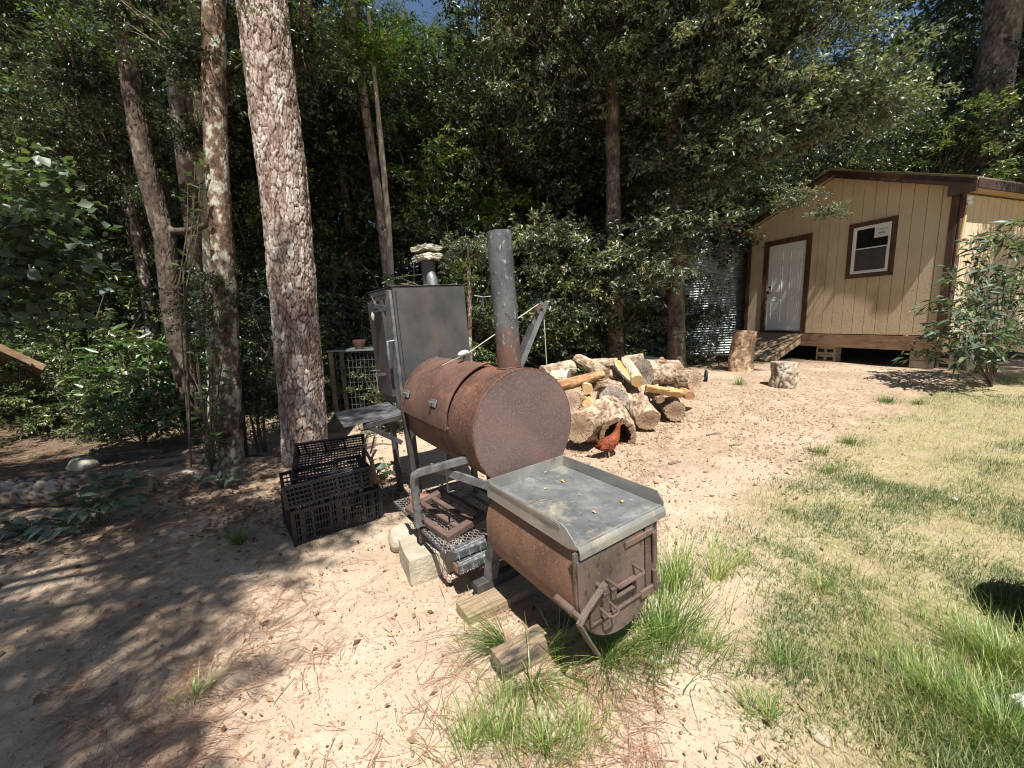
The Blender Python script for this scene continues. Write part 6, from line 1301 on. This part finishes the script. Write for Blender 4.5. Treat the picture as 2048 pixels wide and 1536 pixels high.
# ================================================================== black crates
def crate(Mx, label, L_=.58, W_=.38, Hc=.24, style=0):
    rt = tag(empty('plastic_crate', M=Mx), label, 'crate', 'black plastic crates at the pine')
    def side(length, M_, nv_, nh, name):
        m = MB(); t = .006
        for z in np.linspace(.012, Hc-.012, nh): m.bar((-length/2, 0, z), (length/2, 0, z), t, .009 if .02 < z < Hc-.02 else .016)
        for i, x in enumerate(np.linspace(-length/2+.01, length/2-.01, nv_)): m.bar((x, 0, 0), (x, 0, Hc), .016 if i % 6 == 0 else .005, t, upv=(0, 1, 0))
        if style == 1:
            for i, x in enumerate(np.linspace(-length/2+.06, length/2-.06, 3)): m.box((x, .002, Hc*.5), (.03, .003, Hc*.9))
        o = m.build(name, M['plastic'], rt, recalc=False); o.matrix_local = M_
    T = Matrix.Translation; Rz = lambda a: Matrix.Rotation(a, 4, 'Z')
    n1, n2, nh = (21, 14, 5) if style == 0 else (31, 21, 5)
    side(L_, T((0, -W_/2, 0)), n1, nh, 'side_panel'); side(L_, T((0, W_/2, 0)) @ Rz(PI), n1, nh, 'side_panel')
    side(W_, T((-L_/2, 0, 0)) @ Rz(-PI/2), n2, nh, 'end_panel'); side(W_, T((L_/2, 0, 0)) @ Rz(PI/2), n2, nh, 'end_panel')
    m = MB()
    for x in np.linspace(-L_/2, L_/2, 22): m.bar((x, -W_/2, .006), (x, W_/2, .006), .008, .006)
    for y in np.linspace(-W_/2, W_/2, 15): m.bar((-L_/2, y, .010), (L_/2, y, .010), .008, .006)
    m.build('base_grid', M['plastic'], rt, recalc=False)
    m = MB()
    for y in (-W_/2, W_/2): m.box((0, y, Hc), (L_+.016, .014, .009), bev=.003)
    for x in (-L_/2, L_/2): m.box((x, 0, Hc), (.014, W_+.016, .009), bev=.003)
    for x in (-L_/2, L_/2):
        for y in (-W_/2, W_/2): m.box((x, y, Hc/2), (.016, .016, Hc), bev=.003)
    m.build('rim', M['plastic'], rt)
    return rt
fa = at(590, 1088, z=0); fbv = at(748, 1038, z=0)
dd = (fbv-fa); yaw = math.atan2(dd[1], dd[0]); Lc = .60
def cr_m(p, yaw, z, pitch=0, roll=0, L_=.58, W_=.38): # p = lower front-left corner
    return Matrix.Translation((p[0], p[1], z)) @ Matrix.Rotation(yaw, 4, 'Z') @ Matrix.Rotation(pitch, 4, 'Y') @ Matrix.Rotation(roll, 4, 'X') @ Matrix.Translation((L_/2, W_/2, 0))
print('crate width', np.linalg.norm(dd), 'yaw', yaw)
crate(cr_m(fa, yaw, H(fa[0], fa[1])+.0), 'lowest black lattice crate, standing on the soil in front of the pine', style=1, Hc=.235)
f2 = at(572, 1014, z=.26); g2 = at(742, 962, z=.30)
crate(cr_m(f2, yaw-.10, .238, -.05, -.04, L_=.54, W_=.36), 'middle black crate, set askew on the lowest one with its open top showing', style=0, Hc=.15, L_=.54, W_=.36)
crate(cr_m(at(576, 985, z=.30)+[.03, .05, 0], yaw-.34, .285, -.04, .55, L_=.46, W_=.32), 'topmost black crate, tipped up against the pine trunk', style=0, Hc=.13, L_=.46, W_=.32)

# hanging forked brush
p_ = at(748, 905, y=2.9)
hb = tag(empty('grill_brush', tuple(p_)), 'forked wooden-handled grill tool with two grey toothed blades hanging under the shelf', 'brush')
Q = lambda px, py: at(px, py, y=2.9)-p_
m = MB(); m.bar(Q(742, 917), Q(752, 966), .035, .022, bev=.003); m.bar(Q(741, 920), Q(728, 897), .02, .015); m.bar(Q(742, 918), Q(752, 900), .02, .015); m.build('handle', M['wood_grey'], hb)
for (a, b) in (((724, 905), (733, 873)), ((741, 907), (749, 873))):
    m = MB(); m.bar(Q(*a), Q(*b), .028, .006, upv=(1, 0, 0)); A_, B_ = Q(*a), Q(*b)
    for i in range(12): c = A_+(B_-A_)*(i+.5)/12; m.bar(c, c+[.022, -.006, -.004], .004, .004)
    m.build('toothed_blade', M['grey_steel'], hb)
m = MB(); m.tube([Q(733, 873), Q(733, 850)], .0015, 4); m.build('hanging_wire', M['wire'], hb)

# cage hutch behind the cabinet
p_ = at(715, 695, y=5.4); p_ = np.array([p_[0]-.05, 5.4, 0])
zt = at(715, 700, y=5.4)[2]; z0_ = H(p_[0], 5.4)
ht = tag(empty('wire_cage', tuple(p_), .1), 'wire mesh cage with a flat pale metal top behind the cabinet', 'cage')
m = MB(); m.box((0, .2, zt), (.66, .55, .02)); m.build('metal_top', M['galv'], ht)
m = MB()
for x in np.linspace(-.28, .28, 12): m.bar((x, -.03, z0_), (x, -.03, zt), .004, .004, upv=(0, 1, 0))
for z in np.linspace(z0_+.05, zt-.03, 11): m.bar((-.28, -.034, z), (.28, -.034, z), .004, .004)
m.build('wire_grid', M['grey_steel'], ht, recalc=False)
m = MB()
for x in (-.29, .29):
    for y in (-.03, .42): m.bar((x, y, z0_-.05), (x, y, zt-.01), .045, .045, upv=(0, 1, 0))
m.build('post', M['wood_grey'], ht)
m = MB(); m.tube([(0, 0, 0), (0, 0, .04), (0, 0, .10), (0, 0, .12)], [.055, .065, .085, .08], 16); o = m.build('flower_pot', M['terracotta'], smooth=True); o.location = (p_[0]+.06, p_[1]+.05, zt+.01); tag(o, 'small dark red clay pot standing on the wire cage top', 'pot')

# low roof at the far left
p_ = at(0, 720, y=5.2)
lr = tag(empty('lean_to', (p_[0], p_[1], H(p_[0], p_[1]))), 'low brown roof corner with a tan edge board poking in at the left', 'lean-to')
zr0 = at(90, 738, y=5.2)-p_; 
zb_ = p_[2]-H(p_[0], p_[1])
A_ = at(92, 737, y=5.2)-np.array([p_[0], p_[1], H(p_[0], p_[1])]); B_ = at(-120, 640, y=4.9)-np.array([p_[0], p_[1], H(p_[0], p_[1])])
m = MB()
V = [A_, B_, B_+np.array([-2.2, 1.4, -.5]), A_+np.array([-2.0, 1.4, -.5])]
m.add(V+[v+np.array([0, 0, .03]) for v in V], [(3, 2, 1, 0), (4, 5, 6, 7), (0, 1, 5, 4), (1, 2, 6, 5), (2, 3, 7, 6), (3, 0, 4, 7)]); rr_ = m.build('roof', M['trim'], lr)
m = MB(); m.bar(A_+[0, -.012, .01], B_+[0, -.012, .01], .02, .07); m.build('edge_board', M['rim'], rr_)
m = MB(); 
for q in (B_, B_+np.array([-2.0, 1.3, -.5])): m.bar((q[0]+.02, q[1]+.05, -.1), (q[0]+.02, q[1]+.05, q[2]), .09, .09, upv=(0, 1, 0))
m.build('post', M['trim'], lr)

# black bin, tyre, cart wheel behind the wood pile
p_ = at(1300, 720, y=6.6)
bn = tag(empty('tipped_cart', (p_[0], p_[1], H(p_[0], p_[1]))), 'black ribbed plastic cart body tipped up behind the woodpile', 'cart')
m = MB(); hb_ = .42; m.prism([(-.42, .02), (.30, .02), (.36, hb_*.55), (.27, hb_), (-.10, hb_+.06), (-.40, hb_*.5)], (0, 0, .02), (1, 0, 0), (0, 0, 1), (0, 1, 0), .45); m.build('tub', M['bag'], bn)
for k in range(6):
    m = MB(); m.bar((-.28+.02*k, -.008, .09+.055*k), (.33-.008*k, -.008, .09+.055*k), .012, .014); m.build('rib', M['plastic'], bn)
p_ = at(1262, 716, y=6.3)
m = MB(); n = 28; m.tube([(.26*math.cos(2*PI*i/n), 0, .26*math.sin(2*PI*i/n)) for i in range(n+1)], .055, 10, False); o = m.build('tyre', M['rubber'], smooth=True); o.location = (p_[0], p_[1], H(p_[0], p_[1])+.28); o.rotation_euler = (.25, 0, .3); tag(o, 'worn black tyre leaning behind the top of the woodpile', 'tyre')
p_ = G(1412, 752, .09)
cw_ = tag(empty('spoked_wheel', (p_[0], p_[1], p_[2]), -.3), 'small black spoked wheel on a grey axle right of the woodpile', 'wheel')
m = MB(); n = 24; m.tube([(0, .09*math.cos(2*PI*i/n), .09*math.sin(2*PI*i/n)) for i in range(n+1)], .018, 8, False); m.build('tyre', M['rubber'], cw_, smooth=True)
m = MB()
for i in range(6): a = i*PI/3; m.bar((0, 0, 0), (0, .08*math.cos(a), .08*math.sin(a)), .012, .008, upv=(1, 0, 0))
m.build('spokes', M['dark_steel'], cw_); m = MB(); m.tube([(0, 0, 0), (-.42, .03, -.0)], .014, 8); m.build('axle', M['grey_steel'], cw_)

# ================================================================== the hen
p_ = G(1218, 914)
hen = tag(empty('hen', tuple(p_), .35), 'reddish-brown hen walking past the hollow log', 'hen')
sc_ = .92
prof = [(-.165, .215, .012, .016), (-.135, .205, .028, .034), (-.095, .185, .050, .055), (-.045, .165, .066, .070), (.005, .155, .072, .076), (.05, .165, .064, .070), (.085, .195, .046, .052), (.105, .232, .032, .036), (.115, .265, .024, .026), (.118, .290, .022, .022), (.130, .303, .020, .020), (.145, .300, .013, .014), (.152, .297, .005, .006)]
prof = [(x*.95, z+.33*x, ry, rz2) for x, z, ry, rz2 in prof]
m = MB(); n = 18; V = []
for i, (x, z, ry, rz2) in enumerate(prof):
    a = prof[max(0, i-1)]; b = prof[min(len(prof)-1, i+1)]; d = np.array([b[0]-a[0], 0, b[1]-a[1]]); d /= np.linalg.norm(d); up_ = np.array([-d[2], 0, d[0]])
    for j in range(n): t = 2*PI*j/n; V.append(np.array([x, 0, z])+np.array([0, 1, 0])*ry*math.cos(t)+up_*rz2*math.sin(t))
F = [(i*n+j, i*n+(j+1) % n, (i+1)*n+(j+1) % n, (i+1)*n+j) for i in range(len(prof)-1) for j in range(n)]+[tuple(range(n)), tuple((len(prof)-1)*n+j for j in range(n))]
m.add([v*sc_ for v in V], F)
for sy, lx in ((-1, -.025), (1, .03)):
    m.tube([np.array(q)*sc_ for q in ((lx*.3, sy*.030, .150), (lx*.6, sy*.036, .110), (lx, sy*.036, .075))], [.042*sc_, .034*sc_, .014*sc_], 12)
body = m.build('body', M['feather'], hen, smooth=True)
for sy, lx in ((-1, -.025), (1, .03)):
    m = MB(); k = np.array([lx, sy*.036, .08])*sc_; f_ = np.array([lx+.012, sy*.038, .004])
    m.tube([k, (k+f_)/2+[-.008, 0, 0], f_], [.007, .005, .005], 8)
    for a in (-.5, 0, .5, PI): m.tube([f_, f_+[.028*math.cos(a), .028*math.sin(a), 0]], [.004, .0025], 6)
    m.build('leg', M['shank'], hen, smooth=True)
m = MB(); m.tube([np.array(q)*sc_ for q in ((.140, 0, .350), (.156, 0, .347), (.163, 0, .342))], [.006, .004, .001], 8); m.build('beak', M['beak'], hen, smooth=True)
m = MB(); m.prism([(.102*sc_, .348*sc_), (.106*sc_, .372*sc_), (.113*sc_, .361*sc_), (.120*sc_, .376*sc_), (.127*sc_, .364*sc_), (.136*sc_, .369*sc_), (.136*sc_, .356*sc_)], (0, -.003, 0), (1, 0, 0), (0, 0, 1), (0, 1, 0), .006); m.build('comb', M['comb'], hen)
m = MB(); m.tube([np.array(q)*sc_ for q in ((.132, -.008, .338), (.134, -.008, .322))], [.006, .007], 8); m.build('wattle', M['comb'], hen, smooth=True)
for sy in (-1, 1):
    m = MB(); m.tube([np.array((.120, sy*.0185, .352))*sc_, np.array((.120, sy*.022, .352))*sc_], .004, 8); m.build('eye', M['black_and_hole_shade'], hen)
    m = MB(); V = []
    pts = [(.055, .185), (.02, .205), (-.06, .205), (-.13, .195), (-.155, .178), (-.09, .150), (-.02, .130), (.04, .145)]
    pts = [(q[0]*.95, q[1]+.33*q[0]) for q in pts]
    m.prism([(q[0]*sc_, q[1]*sc_) for q in pts], (0, sy*.060*sc_-.006, 0), (1, 0, 0), (0, 0, 1), (0, 1, 0), .014); m.build('wing', M['feather'], hen)
rsf = np.random.RandomState(4); Vf, Ff, rn_ = [], [], []
for i in range(900):
    t = rsf.rand()*10.5; i0_ = int(t); f = t-i0_; A1, B1 = prof[i0_], prof[i0_+1]; x, z, ry, rz2 = [A1[q]*(1-f)+B1[q]*f for q in range(4)]
    d = np.array([B1[0]-A1[0], 0, B1[1]-A1[1]]); d /= np.linalg.norm(d); up_ = np.array([-d[2], 0, d[0]]); th_ = rsf.rand()*2*PI
    nr = np.array([0, 1, 0])*math.cos(th_)+up_*math.sin(th_); c = np.array([x, 0, z])+np.array([0, ry*math.cos(th_), 0])+up_*rz2*math.sin(th_)
    L1 = .030-.018*(t > 6.5); tn = -d+nr*.22+np.array([0, 0, -.25]); tn /= np.linalg.norm(tn); sd = np.cross(tn, nr); w1_ = L1*.3
    k = len(Vf); Vf += [c*sc_, (c+tn*L1*.6+sd*w1_)*sc_+nr*.002, (c+tn*L1)*sc_, (c+tn*L1*.6-sd*w1_)*sc_+nr*.002]; Ff += [(k, k+1, k+2), (k, k+2, k+3)]
f_o = link('feathers', npmesh('feathers', np.array(Vf), Ff, M['feather']), hen); f_o['kind'] = 'stuff'
for i in range(7):
    a = math.radians(118+i*7); m = MB(); o_ = np.array([-.137, (i-3)*.008, .158])*sc_; d = np.array([math.cos(a), (i-3)*.05, math.sin(a)]); d /= np.linalg.norm(d)
    tp = o_+d*.115; m.add([o_+[0, -.006, 0], o_+[0, .006, 0], (o_+tp)/2+np.array([.012, .008, .012]), tp, (o_+tp)/2+np.array([-.012, -.008, -.012])], [(0, 1, 2, 3, 4)]); m.build('tail_feather', M['tail_feather'], hen)

# ================================================================== leafy plants whose leaves can be told apart
def leaf_me(name, L_, W_, mt, tip=1.0, base=1.0, curl=.18, fold=.16, n=7, rnd=.5):
    V = []; F = []
    for i in range(n):
        t = i/(n-1); w_ = W_/2*(math.sin(PI*min(1, t**(.75*base)))**.8 if 0 < t < 1 else .02)*(1-.25*t*tip); x = L_*t; z = -curl*L_*t*t
        V += [(x, -w_, z+fold*w_), (x, 0, z), (x, w_, z+fold*w_)]
    for i in range(n-1):
        a = i*3; F += [(a, a+3, a+4, a+1), (a+1, a+4, a+5, a+2)]
    return npmesh(name, np.array(V), F, M[mt], {'rnd': np.full(len(V), rnd)}, smooth=True)
LV = {}
for k, (L_, W_, mt, kw) in {'magnolia': (.165, .065, 'glossy_leaf', {}), 'redbud': (.115, .105, 'soft_leaf', dict(base=.6, tip=1.6, curl=.25)), 'sourwood': (.19, .048, 'soft_leaf', dict(curl=.45, fold=.25)), 'vine': (.115, .075, 'soft_leaf', dict(curl=.3)), 'laurel': (.07, .034, 'glossy_leaf', {})}.items():
    LV[k] = [leaf_me('leaf', L_*s, W_*s, mt, rnd=r, **kw) for s, r in ((1, .5), (.82, .75), (1.12, .3))]
def plant(name, p, stems, kind, label, cat, nleaf, spread, up=.3, droop=.2, mt='limb', r0=.012, rs=None, whorl=0, tips=True, group=None, dense=0, dsize=.12, dwr=.4, dspread=.14, dmt='soft_leaf'):
    """stems: list of polylines relative to p; leaves are set along the last part of every stem"""
    rs = rs or np.random.RandomState(int(abs(p[0]*100))+3)
    rt = tag(empty(name, tuple(p)), label, cat, group)
    if dense:
        cc, oo = [], []
        for i in range(dense):
            st = [np.array(q, float) for q in stems[i % len(stems)]]; k = len(st)-1; t = k*(1-(rs.rand()**1.8)*.6); i0_ = min(k-1, int(t)); f = t-i0_; d = st[i0_+1]-st[i0_]; d /= np.linalg.norm(d)
            cc.append(st[i0_]*(1-f)+st[i0_+1]*f+rs.randn(3)*np.array([dspread, dspread, dspread*.6])); o_ = rs.randn(3)*.8+d; o_[2] *= .4; oo.append(o_/np.linalg.norm(o_))
        V_, F_, rn_ = leafset(np.array(cc), np.array(oo), 5, dsize, droop=.35, wr=dwr, rs=rs)
        fo = link('foliage', npmesh('foliage', V_, F_, M[dmt], {'rnd': rn_}), rt); fo['kind'] = 'stuff'
    for st in stems:
        m = MB(); m.tube(st, list(np.linspace(r0, r0*.3, len(st))), 6); m.build('stem', M[mt], rt, smooth=True)
    for i in range(nleaf):
        st = stems[i % len(stems)]; st = [np.array(q, float) for q in st]; k = len(st)-1; t = k*(1-(rs.rand()**1.6)*.7); 
        if whorl and rs.rand() < whorl: t = k*(1-.06*rs.rand())
        i0_ = min(k-1, int(t)); f = t-i0_; q = st[i0_]*(1-f)+st[i0_+1]*f; d = st[i0_+1]-st[i0_]; d /= np.linalg.norm(d)
        a = rs.rand()*2*PI; out = np.array([math.cos(a), math.sin(a), up-droop*rs.rand()*2])+d*.5; out /= np.linalg.norm(out)
        q = q+out*spread*.3*rs.rand()
        nz = np.array([0, 0, 1.0])+rs.randn(3)*.35+np.array([SD.x, SD.y, 0])*.3; nz -= out*(nz@out); nz /= np.linalg.norm(nz); ny_ = np.cross(nz, out)
        s = .75+.45*rs.rand(); o = link('leaf', LV[kind][rs.randint(3)], rt)
        o.matrix_local = Matrix(((out[0]*s, ny_[0]*s, nz[0]*s, q[0]), (out[1]*s, ny_[1]*s, nz[1]*s, q[1]), (out[2]*s, ny_[2]*s, nz[2]*s, q[2]), (0, 0, 0, 1)))
    return rt
def stems_to(p, pts, y, wob=.08, seed=0, mid=.5):
    rs = np.random.RandomState(seed); out = []
    for (px, py, dy) in pts:
        e = at(px, py, y=y+dy)-p; out.append([np.array([0, 0, -.03]), e*mid*np.array([.8, .8, 1.1])+rs.randn(3)*wob*.5, e*.82+np.array([0, 0, .04]), e])
    return out
# magnolia shrub left
b = G(250, 905); b = np.array([b[0], 5.0, H(b[0], 5.0)])
for j, (dx, lab, pts) in enumerate([(0, 'large-leaved glossy magnolia shrub in a patch of sun at the left', [(165, 790, -.2), (200, 740, 0), (240, 700, .2), (215, 800, -.4), (275, 760, -.2), (300, 690, .3), (180, 700, .3), (260, 820, -.3), (330, 740, .2), (225, 660, .5), (170, 830, -.3)]),
                                   (.55, 'second glossy magnolia shrub, yellower leaved, close to the hooked tree', [(290, 800, -.3), (330, 780, 0), (345, 830, -.2), (300, 850, -.3), (370, 770, .2), (360, 720, .3), (320, 700, .3)])]):
    p0 = b+np.array([dx, 0, 0]); plant('magnolia_shrub', p0, stems_to(p0, pts, 5.0, seed=j), 'magnolia', lab, 'shrub', 190 if j == 0 else 120, .10, up=.35, whorl=.6, r0=.008, dense=60, dsize=.13, dwr=.38, dspread=.13, dmt='glossy_leaf')
# heart leaved bough at the left edge
p0 = np.array([-5.6, 3.7, H(-5.6, 3.7)])
plant('redbud_tree', p0, stems_to(p0, [(40, 400, -.2), (100, 470, 0), (60, 330, .1), (130, 520, 0), (20, 480, -.3), (90, 380, .1), (150, 450, .2), (30, 545, -.1), (110, 340, .3), (70, 430, -.2), (10, 350, 0), (140, 545, .2), (60, 510, .1), (95, 560, .1)], 3.7, seed=5, mid=.7), 'redbud', 'tree with broad pale heart-shaped leaves reaching in from the left edge', 'tree', 290, .22, up=-.1, droop=.3, r0=.012, dense=220, dsize=.10, dwr=.85, dspread=.2)
# sapling by the shed corner
p0 = at(1990, 735, y=5.9); p0[2] = H(p0[0], p0[1])
plant('sapling', p0, stems_to(p0, [(1870, 660, -.1), (1905, 640, -.3), (1975, 690, -.4), (2045, 640, -.2), (2060, 560, 0), (2070, 480, .1), (1920, 620, -.2), (1900, 560, 0), (1960, 540, 0), (1990, 470, .1), (2030, 440, 0), (1940, 480, .2), (2010, 560, -.1), (1930, 690, -.3), (1985, 640, -.3), (2035, 600, 0), (1880, 600, .2), (2040, 500, .2), (1955, 600, .2), (2020, 680, -.2), (1860, 700, .1)], 5.9, seed=9), 'sourwood', 'leafy sapling with long drooping grey-green leaves in front of the shed corner', 'sapling', 290, .1, up=.1, droop=.35, whorl=.75, r0=.007, dense=230, dsize=.155, dwr=.27, dspread=.17)
# low creeper plants at the left in shade
for j, (px, py, pts, nl, lab) in enumerate([(200, 1050, [(150, 985, 0), (190, 960, 0), (235, 955, 0), (270, 960, .1), (160, 1020, -.1), (215, 1000, 0), (250, 1000, -.1), (140, 1050, -.2), (205, 975, .1)], 74, 'low broad-leaved green plant growing against the fallen log'),
                                            (70, 1070, [(20, 1065, 0), (60, 1050, .1), (100, 1040, .1), (115, 1060, -.1), (40, 1085, -.1), (5, 1045, .1)], 42, 'creeping broad-leaved plant at the left edge of the sand'),
                                            (447, 975, [(430, 960, 0), (450, 945, .05), (465, 955, 0), (440, 945, .05)], 16, 'little broad-leaved seedling at the foot of the mottled tree'),
                                            (765, 960, [(745, 935, 0), (765, 915, .1), (780, 925, .1), (755, 950, -.1)], 20, 'green leafy weed on the ground behind the crates'),
                                            (735, 800, [(690, 790, 0), (715, 775, .1), (745, 780, .1), (700, 805, 0)], 24, 'broad leafy weed below the wire cage')]):
    p0 = G(px, py); plant('leafy_plant', p0, stems_to(p0, pts, p0[1], seed=20+j), 'vine' if j < 4 else 'redbud', lab, 'plant', nl, .12, up=.1, droop=.2, mt='stem_green', r0=.005)
# evergreen sapling crossing the mottled trunk
for j, (px, y, pts, lab) in enumerate([(420, 3.95, [(390, 590, 0), (440, 620, 0), (400, 660, 0), (450, 690, 0), (380, 720, .1), (420, 740, -.1), (465, 750, 0), (400, 790, 0), (445, 820, 0), (430, 870, -.1), (395, 850, 0), (460, 880, 0), (415, 560, 0), (450, 560, .1), (425, 920, -.1)], 'thin dark evergreen sapling growing in front of the mottled trunk'),
                                       (380, 4.0, [(390, 330, 0), (400, 360, 0), (385, 390, .1), (410, 300, .1), (375, 350, 0)], 'dark leaf sprays hanging in front of the hooked and mottled trunks')]):
    p0 = at(px, 930, z=0.02); p0 = np.array([p0[0]*y/p0[1], y, H(p0[0]*y/p0[1], y)]); plant('holly_sapling', p0, stems_to(p0, pts, y, seed=40+j, mid=.6), 'laurel', lab, 'sapling', 280 if j == 0 else 70, .10, up=.2, r0=.008)

# surface roots at the pine and the mottled tree
for j, (px, py, a0, lab) in enumerate([(560, 925, 2.6, 'surface root running left from the big pine'), (640, 905, .2, 'surface root running right from the big pine'), (430, 925, 3.3, 'surface root running left from the mottled tree'), (480, 925, .4, 'low root between the mottled tree and the big pine'), (330, 905, 3.0, 'long low root crossing the sunlit strip by the hooked tree')]):
    b = G(px, py); m = MB(); P_ = []; r_ = []
    for i in range(12):
        t = i/11*(.9 if j < 4 else 1.6); x = math.cos(a0+.25*math.sin(i*.8+j))*t; y = math.sin(a0+.25*math.sin(i*.8+j))*t*.6
        P_.append((x, y, H(b[0]+x, b[1]+y)-b[2]+.012-.02*(i/11))); r_.append((.045 if j < 4 else .03)*(1-.75*i/11))
    m.tube(P_, r_, 9); o = m.build('tree_root', M['limb'], smooth=True); o.location = b; tag(o, lab, 'root')
n = 5200; k = RS.randint(0, 5, n); cx_r = np.array([-2.2, -3.0, -1.2, -2.0, -3.6])[k]; cy_r = np.array([3.7, 3.5, 3.3, 2.9, 2.6])[k]
xx = cx_r+RS.randn(n)*.45; yy = cy_r+RS.randn(n)*.22; q = RS.rand(n) < np.clip(.5+fbm(xx*2.5, yy*2.5, oct=3, seed=123)*1.5, 0, 1); xx, yy = xx[q], yy[q]; n = len(xx)
tag(link('leaf_drift', flakes('leaf_drift', xx, yy, .014+.035*RS.rand(n), .5, M['leaf_litter'], np.clip(.35+.25*RS.randn(n), 0, 1), lift=.02, tilt=.9)), 'drifts of dead brown leaves round the feet of the left trees', kind='stuff')
